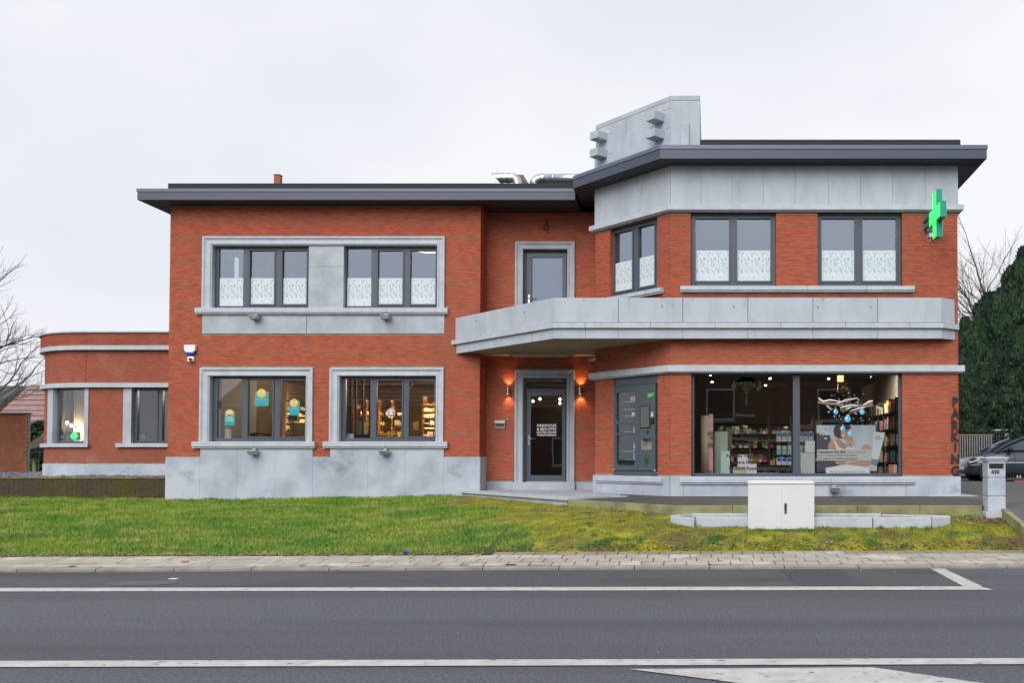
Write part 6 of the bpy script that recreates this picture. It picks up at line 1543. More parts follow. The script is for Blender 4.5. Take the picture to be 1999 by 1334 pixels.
MB().box(CXX + .02, CXX + .09, y1_ - .01, DB - .012, zb3 + .03, zb3 + .10).build('bracket_arm', M['teal'], e); MB().box(CXX + .02, CXX + .09, y1_ - .01, DB - .012, zt2 - .10, zt2 - .03).build('bracket_arm', M['teal'], e)
for uu in (u0 + .02, ): 
    for zz in (zb3 + .02, (zb3 + zt2) / 2, zt2 - .02): MB().pprism(BF, disc(uu, zz, .012, n=8), .012, .02).build('bolt', M['white'], e)
u_, z_ = BF.hit(1817, 459.5); e2_ = empty('junction_box', BF.p(u_, z_ - .045, 0), 'small white junction box with loose cable below the green cross', 'junction box')
MB().pbox(BF, u_ - .045, u_ + .045, z_ - .045, z_ + .04, 0, .05).build('box', M['white'], e2_, bevel=.006)
MB().tube([BF.p(u_ - .045 + a, z_ + b, .02) for a, b in ((0, 0), (-.03, -.02), (-.035, -.09), (-.005, -.13), (.03, -.10), (.035, -.045))], .005, 5).build('cable', M['white'], e2_)
MB().tube([BF.p(u_ + a, z_ + b, .02) for a, b in ((.02, -.045), (.03, -.11), (.08, -.14), (.13, -.10), (.15, -.04), (.16, .05))], .005, 5).build('cable', M['dark'], e2_)
# ================================================================== FRONT GARDEN THINGS
DCB = 14.36; cx0, cx1 = X(1460.5, DCB, 1000), X(1590, DCB, 1000); zb4, zt4 = Z(1036, DCB), Z(940, DCB)
e = empty('utility_cabinet', ((cx0 + cx1) / 2, DCB, zb4), 'pale grey two door utility cabinet standing on the moss', 'cabinet')
MB().box(cx0 + .01, cx1 - .01, DCB + .015, DCB + .35, zb4 + .005, zt4 - .05).build('body', M['cab'], e)
MB().box(cx0 - .005, cx1 + .005, DCB - .01, DCB + .37, zt4 - .05, zt4 - .012).build('lid', M['cab'], e, bevel=.012)
MB().hexa([(cx0 + .0, DCB, zt4 - .012), (cx1 - .0, DCB, zt4 - .012), (cx1, DCB + .36, zt4 - .012), (cx0, DCB + .36, zt4 - .012), (cx0 + .03, DCB + .05, zt4 + .004), (cx1 - .03, DCB + .05, zt4 + .004), (cx1 - .03, DCB + .31, zt4 + .004), (cx0 + .03, DCB + .31, zt4 + .004)]).build('lid_top', M['cab'], e)
mid = cx0 + (cx1 - cx0) * .505
for a, b in ((cx0 + .002, mid - .0008), (mid + .0008, cx1 - .002)):
    d = MB().box(a, b, DCB, DCB + .0149, zb4 + .012, zt4 - .055).build('door', M['cab'], e, bevel=.002)
    q = a + .02; rb = MB()
    while q < b - .02: rb.box(q, q + .012, DCB - .003, DCB - .0002, zb4 + .02, zt4 - .065); q += .024
    rb.build('ribs', M['cab'], d, kind='stuff')
hd = MB(); xx = X(1533.5, DCB, 993); hz0, hz1 = Z(1004, DCB), Z(983, DCB)
hd.pprism(Pl((xx - 1, DCB), (xx + 1, DCB)), rrect(1 - .018, 1 + .018, hz0, hz1, .016), .003, .012); ho = hd.build('handle', M['black'], e, fixn=True)
MB().box(xx - .011, xx + .011, DCB - .016, DCB - .012, hz0 + .01, hz0 + .055).build('lock', M['steel'], ho)
MB().box(cx0 + .03, cx1 - .03, DCB + .02, DCB + .33, zb4 - .5, zb4 + .004).build('base', M['mossy_edge'], e)
# stone pillar with house number
DP = 15.0; p0x, p1x = X(1928.5, DP, 950), X(1963.5, DP, 950); p0x -= .0
pwid = X(1963.5, DP, 950) - X(1928, DP, 950); y1p = DP + pwid
zpb, zptp = Z(1007, DP), Z(893.5, DP)
e = empty('stone_pillar', ((p0x + p1x) / 2, DP, zpb), 'grey stone letterbox pillar with house number 430 at the parking entrance', 'pillar')
blk = [Z(1001, DP), Z(970, DP), Z(934.5, DP), Z(900, DP)]
for i in range(3): MB().box(p0x, p1x, DP, y1p, blk[i] + .012, blk[i + 1] - .012).build('block', M['stone_plinth'], e, bevel=.006)
for i in (1, 2): MB().box(p0x + .012, p1x - .012, DP + .012, y1p - .012, blk[i] - .0121, blk[i] + .0121).build('joint', M['stone_sill'], e)
MB().box(p0x - .045, p1x + .045, DP - .045, y1p + .045, blk[3] + .022, zptp).build('cap', M['stone_sill'], e, bevel=.01); MB().box(p0x - .025, p1x + .025, DP - .025, y1p + .025, blk[3] - .011, blk[3] + .021).build('cap_moulding', M['stone_sill'], e, bevel=.008)
MB().box(p0x - .04, p1x + .04, DP - .04, y1p + .04, zpb - .3, blk[0] + .01).build('plinth', M['stone_sill'], e, bevel=.01)
PPl = Pl((p0x, DP), (p1x, DP)); s0, z0_ = PPl.hit(1931, 914.8); s1, z1_ = PPl.hit(1958.5, 907)
MB().pbox(PPl, s0, s1, z0_, z1_ + .01, .001, .012).build('letter_slot', M['black'], e); MB().pbox(PPl, s0 - .01, s1 + .01, z1_ + .011, z1_ + .035, .001, .03).build('slot_flap', M['stone_sill'], e, bevel=.003)
t = MB(); uu, zz = PPl.hit(1943, 922.2); put_text(t, PPl, '430', uu, zz, .001, .088, .006, .002, sx=1.0); t.build('house_number', M['black'], e)
# planter border of granite blocks
e = empty('stone_border', (X(1580, 14.5, 1020), 14.6, .35), 'low flat granite block border lying on the moss behind the cabinet', 'border')
def gblock(x0, x1, D0, D1, y_top, skew=0, yt=.0):
    a, b = X(x0, D0, 1010), X(x1, D0, 1010); zt_2 = Z(y_top, D0)
    MB().hexa([(a, D0, gz(a, D0) - .25), (b, D0, gz(a, D0) - .25), (b + skew, D1, gz(a, D0) - .25), (a + skew, D1, gz(a, D0) - .25), (a, D0, zt_2), (b, D0, zt_2), (b + skew, D1, zt_2 + .005), (a + skew, D1, zt_2 + .005)]).build('granite_block', M['stone_sill'], e, bevel=.006)
for a, b in ((1358.5, 1462), (1463, 1580), (1581.5, 1703), (1705, 1818.5)): gblock(a, b, 14.48, 14.60, 1011.5)
for a, b in ((1350, 1460), (1461.5, 1590), (1591.5, 1720)): gblock(a, b, 14.98, 15.08, 1004.0)
mb = MB(); q = [(X(1308, 14.62, 1010), 14.72), (X(1355, 14.40, 1010), 14.40), (X(1356, 14.5, 1010), 14.52), (X(1336, 14.75, 1010), 14.85), (X(1352, 15.0, 1010), 15.06), (X(1340, 15.0, 1010), 15.08)]
mb.prism([q[0], q[1], q[2], (q[0][0] + .16, q[0][1] + .05)], .1, Z(1012, 14.45)).build('granite_block', M['stone_sill'], e, bevel=.006)
MB().prism([q[0], (q[0][0] + .16, q[0][1] + .06), (X(1352, 15, 1010), 14.98), (X(1344, 15.0, 1010), 15.07)], .1, Z(1006, 14.8)).build('granite_block', M['stone_sill'], e, bevel=.006)
MB().prism([(X(1819.5, 14.48, 1010), 14.48), (X(1856, 14.65, 1010), 14.66), (X(1850, 14.8, 1010), 14.78), (X(1819.5, 14.6, 1010), 14.60)], .1, Z(1011, 14.5)).build('granite_block', M['stone_sill'], e, bevel=.006)
MB().prism([(X(1856, 14.65, 1010), 14.67), (X(1850, 14.8, 1010), 14.80), (X(1722, 15.05, 1010), 15.08), (X(1722, 14.98, 1010), 14.98)], .1, Z(1007, 14.8)).build('granite_block', M['stone_sill'], e, bevel=.006)
stru(MB().prism([(X(1700, 14.6, 1010), 14.62), (X(1815, 14.6, 1010), 14.62), (X(1845, 14.7, 1010), 14.72), (X(1722, 15.0, 1010), 14.96)], .2, Z(1010.5, 14.7)).build('bare_soil', mat('rsoil', (.20, .11, .06), .95, col2=(.13, .075, .04), scale=8, bump=.6)))
# little litter things
item('crushed_can', MB().tube([pt(792, 1083, 13.25) + Vector((-.03, 0, .03)), pt(792, 1083, 13.25) + Vector((.03, .02, .03))], .022, 8), M['blue'], 'small crushed blue can at the lawn edge beside the pavement', 'can')
item('paper_scrap', MB().box(X(334, 11.3), X(334, 11.3) + .1, 11.3, 11.36, .006, .012), M['white'], 'white paper scrap lying in the parking strip on the left', 'litter')
item('red_scrap', MB().box(X(366, 12.7), X(366, 12.7) + .09, 12.6, 12.65, zpv(.5) + .006, zpv(.5) + .02), mat('redscrap', (.5, .12, .12), .6), 'faded red wrapper lying on the left part of the pavement', 'litter')
# ================================================================== ROOFTOP THINGS
dz = Z(358.5, 21.5)
e = empty('ventilation_elbow', pt(990, 358, 21.6), 'short galvanised duct elbow with slanted mouth on the lower roof', 'duct')
p1, p2, p3, p4 = pt(970, 347.5, 21.6), pt(998, 347.5, 21.6), pt(1009, 351, 21.6), pt(1013, 362, 21.6)
mb = MB(); r_ = .115
ang = [i * math.pi / 8 for i in range(16)]
vs = []; 
for i, (p, tilt) in enumerate(((p1, 1), (p2, 0), (p2 * .5 + p3 * .5 + Vector((0, 0, .03)), 0), (p3, -.6), (p4, -2))):
    for a in ang:
        if tilt == 1: vs.append((p.x - .9 * r_ * math.sin(a) - .03, p.y + r_ * math.cos(a), p.z + r_ * math.sin(a)))
        elif tilt == 0: vs.append((p.x, p.y + r_ * math.cos(a), p.z + r_ * math.sin(a)))
        elif tilt == -.6: vs.append((p.x + .7 * r_ * math.sin(a), p.y + r_ * math.cos(a), p.z - .02 + .7 * r_ * math.sin(a)))
        else: vs.append((p.x + r_ * math.sin(a), p.y + r_ * math.cos(a), p.z - .1))
mb.add(vs, [(i * 16 + k, i * 16 + (k + 1) % 16, i * 16 + 16 + (k + 1) % 16, i * 16 + 16 + k) for i in range(4) for k in range(16)], 0, True).build('duct', M['zinc'], e)
for px in (979, 991): c = pt(px, 347.5, 21.6); MB().tube([c - Vector((.02, 0, 0)), c + Vector((.035, 0, 0))], r_ + .006, 16, cap=False).build('clamp', M['steel'], e)
MB().box(p1.x + .1, p1.x + .13, 21.55, 21.6, dz - .3, p1.z - .1).build('stand', rust, e)
e = empty('ventilation_duct', pt(1075, 358, 21.6), 'long horizontal galvanised duct on the lower roof beside the chimney block', 'duct')
pe = pt(1057, 348.5, 21.6); pr_ = pt(1180, 348.5, 21.6); r_ = .11
mb = MB(); mb.tube([pe, pr_], r_, 16).build('duct', M['zinc'], e)
mb = MB(); cc = pe + Vector((-.0, 0, -.20)); mb.tube([cc + Vector((-.20 * math.sin(a), 0, .20 * math.cos(a))) for a in (0, .3, .6, .9, 1.2, 1.57)] + [cc + Vector((-.2, 0, -.3))], r_, 16).build('elbow', M['zinc'], e)
MB().tube([pe - Vector((.02, 0, 0)), pe + Vector((.06, 0, 0))], r_ + .006, 16, cap=False).build('clamp', M['steel'], e)
for i in range(1, 6): c = pe.lerp(pr_, i / 5.5); MB().tube([c, c + Vector((.012, 0, 0))], r_ + .004, 16, cap=False).build('seam', M['zinc'], e)
a_, b_, c_, d_ = pt(1003, 341, 21.9), pt(1021, 341, 21.9), pt(1032, 358, 21.9), pt(1016, 358, 21.9)
mb = MB(); o_ = Vector((0, .05, 0)); mb.hexa([d_, c_, c_ + o_, d_ + o_, a_, b_, b_ + o_, a_ + o_])
item('roof_cowl', mb, mat('cowl', (.10, .05, .035), .5, col2=(.18, .12, .04), scale=5), 'slanted brown rusty cowl behind the duct elbow', 'cowl')
e = empty('flue', pt(540, 358, 21.2), 'short square red brown flue standing on the lower roof', 'flue')
fm = mat('flue', (.30, .075, .05), .6); x0, x1 = X(534.5, 21.2, 350), X(546, 21.2, 350)
MB().box(x0, x1, 21.2, 21.33, zl2, Z(341.5, 21.2)).build('pipe', fm, e); MB().box(x0 - .004, x1 + .006, 21.19, 21.34, Z(341.4, 21.2), Z(339.8, 21.2)).build('rim', fm, e)
#SECTION5
# ================================================================== CAR IN THE YARD
GY = .745
def make_car(x0, y0, label, paint):
    e = empty('parked_car', (x0 + 2.1, y0 + .87, GY), label, 'car')
    # stations: s, z_low, z_belt (shoulder), half width
    st_ = [(0.0, .26, .56, .58), (.06, .22, .66, .70), (.2, .20, .745, .78), (.45, .19, .80, .83), (.8, .19, .875, .86), (1.05, .19, .93, .87), (1.6, .19, .95, .875), (2.4, .19, .96, .88), (3.2, .20, .98, .87), (3.8, .22, .99, .84), (4.1, .26, .96, .78), (4.24, .30, .86, .70)]
    def body(z0s):
        vs = []; fs = []
        for s, zl, zb_2, hw in st_:
            crown = .035
            ring_ = [(-hw * .93, zl), (-hw, zl + .10), (-hw * 1.0, zl + (zb_2 - zl) * .62), (-hw * .96, zb_2 - .04), (-hw * .86, zb_2), (-hw * .4, zb_2 + crown), (hw * .4, zb_2 + crown), (hw * .86, zb_2), (hw * .96, zb_2 - .04), (hw, zl + (zb_2 - zl) * .62), (hw, zl + .10), (hw * .93, zl)]
            for w_, z_ in ring_: vs.append((x0 + s, y0 + .88 + w_, GY + z_))
        n = 12
        for i in range(len(st_) - 1):
            for k in range(n): fs.append((i * n + k, i * n + (k + 1) % n, (i + 1) * n + (k + 1) % n, (i + 1) * n + k))
        fs.append(tuple(range(n))); fs.append(tuple(range((len(st_) - 1) * n, len(st_) * n))[::-1])
        return MB().add(vs, fs, 0, True)
    o = body(0).build('body', paint, e, fixn=True)
    # greenhouse: glass shell + roof skin
    gh = [(.88, .93, .93, .80), (1.3, .95, 1.18, .76), (1.75, .96, 1.375, .66), (2.2, .96, 1.44, .63), (2.8, .97, 1.45, .62), (3.4, .98, 1.41, .60), (3.8, .98, 1.26, .60), (4.05, .97, .99, .66)]
    vs = []; fs = []
    for s, zb_2, zt_3, hw in gh:
        for w_, z_ in ((-.83, zb_2 - .02), (-hw, zt_3 - .03), (-hw * .8, zt_3), (hw * .8, zt_3), (hw, zt_3 - .03), (.83, zb_2 - .02)): vs.append((x0 + s, y0 + .88 + w_, GY + z_))
    n = 6
    for i in range(len(gh) - 1):
        for k in range(n - 1): fs.append((i * n + k, i * n + k + 1, (i + 1) * n + k + 1, (i + 1) * n + k))
    MB().add(vs, fs, 0, True).build('windows', mat('car_glass', (.035, .05, .055), .06, spec=.9), e, fixn=True)
    rf = MB(); v2 = [(x0 + s, y0 + .88 + w_, GY + zt_3 + .012) for s, _, zt_3, hw in gh[2:7] for w_ in (-hw * .97, -hw * .8, hw * .8, hw * .97)]
    v2 = [(a, b, c - (.028 if i % 4 in (0, 3) else 0)) for i, (a, b, c) in enumerate(v2)]
    rf.add(v2, [(i * 4 + k, i * 4 + k + 1, i * 4 + 5 + k, i * 4 + 4 + k) for i in range(4) for k in range(3)], 0, True).build('roof', paint, e)
    for sd_ in (-1, 1):
        yy = lambda h: y0 + .88 + sd_ * h
        # pillars
        pm = MB()
        pm.tube([(x0 + .86, yy(.84), GY + .94), (x0 + 1.30, yy(.775), GY + 1.17), (x0 + 1.76, yy(.68), GY + 1.36), (x0 + 2.3, yy(.645), GY + 1.425), (x0 + 3.3, yy(.63), GY + 1.41), (x0 + 3.85, yy(.66), GY + 1.2), (x0 + 4.1, yy(.72), GY + .98)], .032, 6)
        pm.tube([(x0 + 2.45, yy(.85), GY + .95), (x0 + 2.5, yy(.655), GY + 1.42)], .04, 6).build('pillars', paint, e)
        MB().tube([(x0 + 1.1, yy(.85), GY + .955), (x0 + 3.9, yy(.86), GY + .985)], .012, 4).build('window_trim', M['black'], e)
        MB().hexa([(x0 + 1.08, yy(.84), GY + .96), (x0 + 1.28, yy(.84), GY + .96), (x0 + 1.28, yy(.86), GY + .96), (x0 + 1.08, yy(.86), GY + .96), (x0 + 1.22, yy(.80), GY + 1.06), (x0 + 1.28, yy(.80), GY + 1.06), (x0 + 1.28, yy(.82), GY + 1.06), (x0 + 1.22, yy(.82), GY + 1.06)]).build('mirror_base', M['black'], e)
        MB().hexa([(x0 + 1.20, yy(.90), GY + .96), (x0 + 1.36, yy(.90), GY + .96), (x0 + 1.36, yy(1.05), GY + .97), (x0 + 1.22, yy(1.05), GY + .97), (x0 + 1.22, yy(.90), GY + 1.07), (x0 + 1.36, yy(.90), GY + 1.08), (x0 + 1.36, yy(1.03), GY + 1.06), (x0 + 1.24, yy(1.03), GY + 1.05)]).build('mirror', M['black'], e, bevel=.02)
        MB().box(x0 + 1.15, x0 + 3.25, yy(.878) - .008, yy(.878) + .008, GY + .565, GY + .60).build('rub_strip', M['zinc'], e)
        MB().box(x0 + 1.45, x0 + 1.457, yy(.879) - .004, yy(.879) + .004, GY + .3, GY + .93).build('door_gap', M['black'], e); MB().box(x0 + 2.48, x0 + 2.487, yy(.879) - .004, yy(.879) + .004, GY + .3, GY + .93).build('door_gap', M['black'], e)
        hl = MB().add([(x0 + .03, yy(.56), GY + .60), (x0 + .10, yy(.74), GY + .57), (x0 + .52, yy(.852), GY + .70), (x0 + .50, yy(.832), GY + .765), (x0 + .22, yy(.775), GY + .745), (x0 + .06, yy(.62), GY + .66)], [(0, 1, 2, 3, 4, 5)])
        # thickness outwards
        hl2 = MB(); P6 = hl.v; hl2.v = [(a, b + sd_ * .012, c) for a, b, c in P6] + list(P6); hl2.f = [[0, 1, 2, 3, 4, 5], [11, 10, 9, 8, 7, 6]] + [[i, (i + 1) % 6, 6 + (i + 1) % 6, 6 + i] for i in range(6)]; hl2.m = [0] * 8; hl2.sm = [False] * 8
        hl2.build('headlight', mat('headlight', (.6, .6, .6), .15, metal=.3), e, fixn=True)
        MB().box(x0 + .08, x0 + .42, yy(.80) - .03, yy(.80) + .03, GY + .50, GY + .52).build('bumper_strip', M['zinc'], e)
        for cxw in (.72, 3.45):
            arch = MB().tube([(x0 + cxw, yy(.80), GY + .32), (x0 + cxw, yy(.885), GY + .32)], .375, 28).build('wheel_arch', M['black'], e)
            ty = MB().tube([(x0 + cxw, yy(.70), GY + .315), (x0 + cxw, yy(.893), GY + .315)], .315, 28).build('wheel', mat('tyre', (.015, .015, .016), .8), e)
            MB().tube([(x0 + cxw, yy(.80), GY + .315), (x0 + cxw, yy(.899), GY + .315)], .205, 20).build('rim', mat('rim', (.25, .26, .27), .35, metal=.8), ty)
    MB().box(x0 - .012, x0 + .03, y0 + .5, y0 + 1.26, GY + .36, GY + .46).build('number_plate', M['white'], e)
    return e
paint = mat('car_paint', (.055, .072, .098), .28, metal=.55, coat=.6)
make_car(X(1876, 29.3), 28.55, 'dark blue grey hatchback parked in the yard behind the stone pillar', paint)
# ================================================================== FENCES
M['galv'] = mat('galv', (.50, .52, .53), .5, metal=.4); M['fpost'] = mat('fpost', (.26, .27, .28), .5); M['rail_brown'] = mat('rail_brown', (.25, .17, .13), .7)
D = 31.5
xa, xb = X(1868, D), X(1935.5, D)
e = empty('barred_fence', ((xa + xb) / 2, D, GY), 'metal fence of pale upright bars with brown top rail behind the car', 'fence')
MB().box(xa, xb + .05, D, D + .05, Z(851, D), Z(848.5, D)).build('top_rail', M['rail_brown'], e); MB().box(xa, xb, D + .01, D + .04, GY + .12, GY + .16).build('bottom_rail', M['galv'], e)
q = xa
while q < xb: MB().box(q, q + .035, D + .005, D + .035, GY + .1605, Z(851.01, D)).build('bar', M['fpost'], e); q += .082
D = 33; e = empty('wire_fence', (X(1935, D), D, GY), 'tall wire mesh fence with a galvanised top tube behind the barred fence', 'fence')
MB().tube([(X(1860, D), D, Z(842, D)), (X(1984, D), D, Z(840, D))], .028, 8).build('top_tube', M['galv'], e)
for px in (1984.5, 1990, 1868): MB().tube([(X(px, D), D, GY), (X(px, D), D, Z(840 if px < 1988 else 845, D))], .03, 8).build('post', M['galv'], e)
wr = MB()
q = X(1862, D)
while q < X(1984, D): wr.tube([(q, D, GY), (q, D, Z(842, D))], .0035, 3, cap=False); q += .10
zz = GY
while zz < Z(842, D): wr.tube([(X(1862, D), D, zz), (X(1984, D), D, zz)], .0035, 3, cap=False); zz += .15
wr.build('mesh', M['galv'], e, kind='stuff')
MB().box(X(1961, D), X(1975.5, D), D - .03, D - .02, Z(853, D), Z(847, D)).build('small_sign', M['white'], e)
item('red_parking_bracket', MB().box(X(1979, 28.2), X(1999, 28.2), 28.2, 28.26, GY + .0, GY + .04), mat('redo', (.5, .10, .06), .6), 'low red strip on the yard beside the parked car', 'bracket')
# ================================================================== TREES
def conifer_mesh(seed, n, Hh, Rr):
    r = np.random.RandomState(seed)
    t = r.rand(n) ** .85                                   # 0 base .. 1 top
    a = r.uniform(0, 2 * np.pi, n)
    lob = 1 + .16 * np.sin(a * 3 + t * 9 + seed) + .15 * np.sin(a * 7 - t * 23 + seed * 2) + .16 * np.sin(t * 47 + a * 4 + 2 * np.sin(a * 3))
    prof = np.minimum(1, (1 - t) * 1.7 + .03) ** .62 * (.85 + .15 * np.sin(t * 3 + 1))
    rad = Rr * prof * lob * (1 - .38 * r.rand(n) ** 2.0)
    c = np.stack([rad * np.cos(a), rad * np.sin(a), t * Hh], 1)
    out = np.stack([np.cos(a), np.sin(a), np.zeros(n)], 1)
    up = np.stack([np.cos(a) * .35, np.sin(a) * .35, np.ones(n)], 1) + r.normal(0, .25, (n, 3)); up /= np.linalg.norm(up, axis=1)[:, None]
    sd_ = np.cross(up, out + r.normal(0, .5, (n, 3))); sd_ /= np.linalg.norm(sd_, axis=1)[:, None]
    L_ = r.uniform(.10, .30, n)[:, None]; W_ = r.uniform(.02, .06, n)[:, None]
    V = np.stack([c - up * L_ * .5, c + sd_ * W_, c + up * L_ * .6, c - sd_ * W_], 1)
    me = bpy.data.meshes.new('crown'); me.vertices.add(n * 4); me.vertices.foreach_set('co', V.ravel())
    me.loops.add(n * 4); me.loops.foreach_set('vertex_index', np.arange(n * 4, dtype=np.int32))
    me.polygons.add(n); me.polygons.foreach_set('loop_start', np.arange(0, n * 4, 4, dtype=np.int32)); me.polygons.foreach_set('loop_total', np.full(n, 4, dtype=np.int32))
    me.materials.append(M['leaf']); me.update(calc_edges=True); me.validate(); return me
def core_mesh(Hh, Rr):  # dark inner cone added to block views through the crown
    mb = MB(); n = 12; vs = []; prof = [(.45, 0), (.55, .3), (.5, .55), (.3, .8), (.05, .95)]
    for k, h in prof:
        for i in range(n): vs.append((Rr * k * math.cos(6.283 * i / n), Rr * k * math.sin(6.283 * i / n), Hh * h))
    mb.add(vs, [(i * n + k, i * n + (k + 1) % n, (i + 1) * n + (k + 1) % n, (i + 1) * n + k) for i in range(4) for k in range(n)])
    return mb.mesh('dark_core', M['bark'])
CM = [conifer_mesh(3, 34000, 8.0, 1.75), conifer_mesh(8, 34000, 8.0, 1.75)]; KM = core_mesh(8.0, 1.55)
cons = [(1889, 33.6, 705, .6, 'short dark conifer nearest the building corner'), (1886, 37.5, 622, .75, 'dark conifer just right of the building with a notched thin tip'), (1912, 36.4, 628, .85, 'mid height dark conifer left of the tallest group'), (1934, 37.5, 574, 1.05, 'dark conifer with its tip just right of the bare branches'), (1960, 36.9, 566, 1.1, 'dense dark conifer above the wire fence sign'), (1984, 38.2, 522, 1.25, 'tall dark conifer behind the house number pillar'), (2006, 36.9, 486, 1.2, 'tallest dark conifer at the right edge of the photograph'), (1925, 34.4, 720, .7, 'low bushy conifer standing behind the bonnet of the car'), (1950, 34.8, 668, .9, 'lower bushy conifer in front of the taller ones above the car'), (1984, 34.6, 640, .95, 'lower bushy conifer at the right edge above the car roof'), (2045, 36.5, 470, 1.2, 'conifer continuing the row beyond the right edge'), (2085, 37.5, 500, 1.2, 'last conifer of the row beyond the right edge')]
for i, (px, D, ty, wsc, lab) in enumerate(cons):
    p = Vector((X(px, D), D, GY - .1)); hh = Z(ty, D) - p.z
    e = empty('conifer', p, lab, 'conifer', 'row of dark conifers behind the yard'); e.rotation_euler = (0, 0, i * 1.3)
    for nm_, me_ in (('crown', CM[i % 2]), ('dark_core', KM)):
        o = bpy.data.objects.new(nm_, me_); C.objects.link(o); o.parent = e; o.scale = (wsc, wsc, hh / 8.0)
def bare_tree(px, D, zbase, label, seed, trunk_h, rad, spread, levels=6, tips=None, l0=1.6, mats=None, lean=(0, 0, 0), ratio=.74, first=6):
    r = random.Random(seed); base = Vector((X(px, D), D, zbase)); e = empty('bare_tree', base, label, 'tree')
    thick = MB(); thin = MB()
    def grow(p, d, L_, rd, lv):
        n = 4 if lv > 2 else 3; pts_ = [p]; dd = d.copy()
        for i in range(n):
            dd = (dd + Vector((r.gauss(0, .13), r.gauss(0, .13), r.gauss(.05, .10)))).normalized(); pts_.append(pts_[-1] + dd * L_ / n)
        rr_ = [rd * (1 - .42 * i / n) for i in range(n + 1)]
        (thick if rd > .016 else thin).tube(pts_, rr_, 6 if rd > .03 else 3, cap=False)
        if lv == 0: return
        k = r.choice([2, 3, 3]) if lv > 1 else r.choice([3, 4])
        for j in range(k):
            ax_ = Vector((r.gauss(0, 1), r.gauss(0, 1), r.gauss(0, 1))).normalized(); nd = (Matrix.Rotation(r.uniform(.35, .95) if j else r.uniform(0, .3), 3, ax_) @ dd).normalized()
            at = pts_[-1] if j == 0 else pts_[r.randint(1, n)]
            grow(at, nd, L_ * r.uniform(ratio - .08, ratio + .08), rd * (.62 if j == 0 else .46), lv - 1)
    tp = base + Vector((lean[0], lean[1], trunk_h)); thick.tube([base, base.lerp(tp, .5) + Vector((.08, 0, 0)), tp], [rad * 1.25, rad, rad * .85], 10)
    for i in range(first):
        a = i * 6.283 / first + r.uniform(-.3, .3); up_ = r.uniform(.25, 1.1); grow(tp - Vector((0, 0, r.uniform(0, trunk_h * .25))), Vector((math.cos(a) * spread, math.sin(a) * spread, up_)).normalized(), l0 * r.uniform(.85, 1.15), rad * .5, levels)
    grow(tp, Vector((0, 0, 1)), l0, rad * .6, levels)
    thick.build('branches', mats[0], e); thin.build('twigs', mats[1], e)
    return e
bare_tree(-235, 26.5, .9, 'leafless spreading tree reaching in from the left edge with fine purplish twigs', 5, 2.6, .20, 1.0, 5, l0=1.75, mats=(M['bark'], M['twig']), ratio=.72)
bare_tree(-60, 27.5, .9, 'leafless tree with low mossy greenish branches behind the far left brick wall', 17, 2.2, .12, 1.1, 5, l0=1.25, mats=(M['twig_moss'], M['twig']), ratio=.70)
bare_tree(1950, 41, .7, 'leafless tree rising behind the conifers at the right edge', 29, 5.0, .20, .70, 5, l0=2.15, mats=(M['bark'], M['twig']), ratio=.74)
bare_tree(1905, 43, .7, 'slender leafless tree behind the conifers beside the building corner', 37, 4.6, .12, .75, 5, l0=1.7, mats=(M['bark'], M['twig']), ratio=.74)
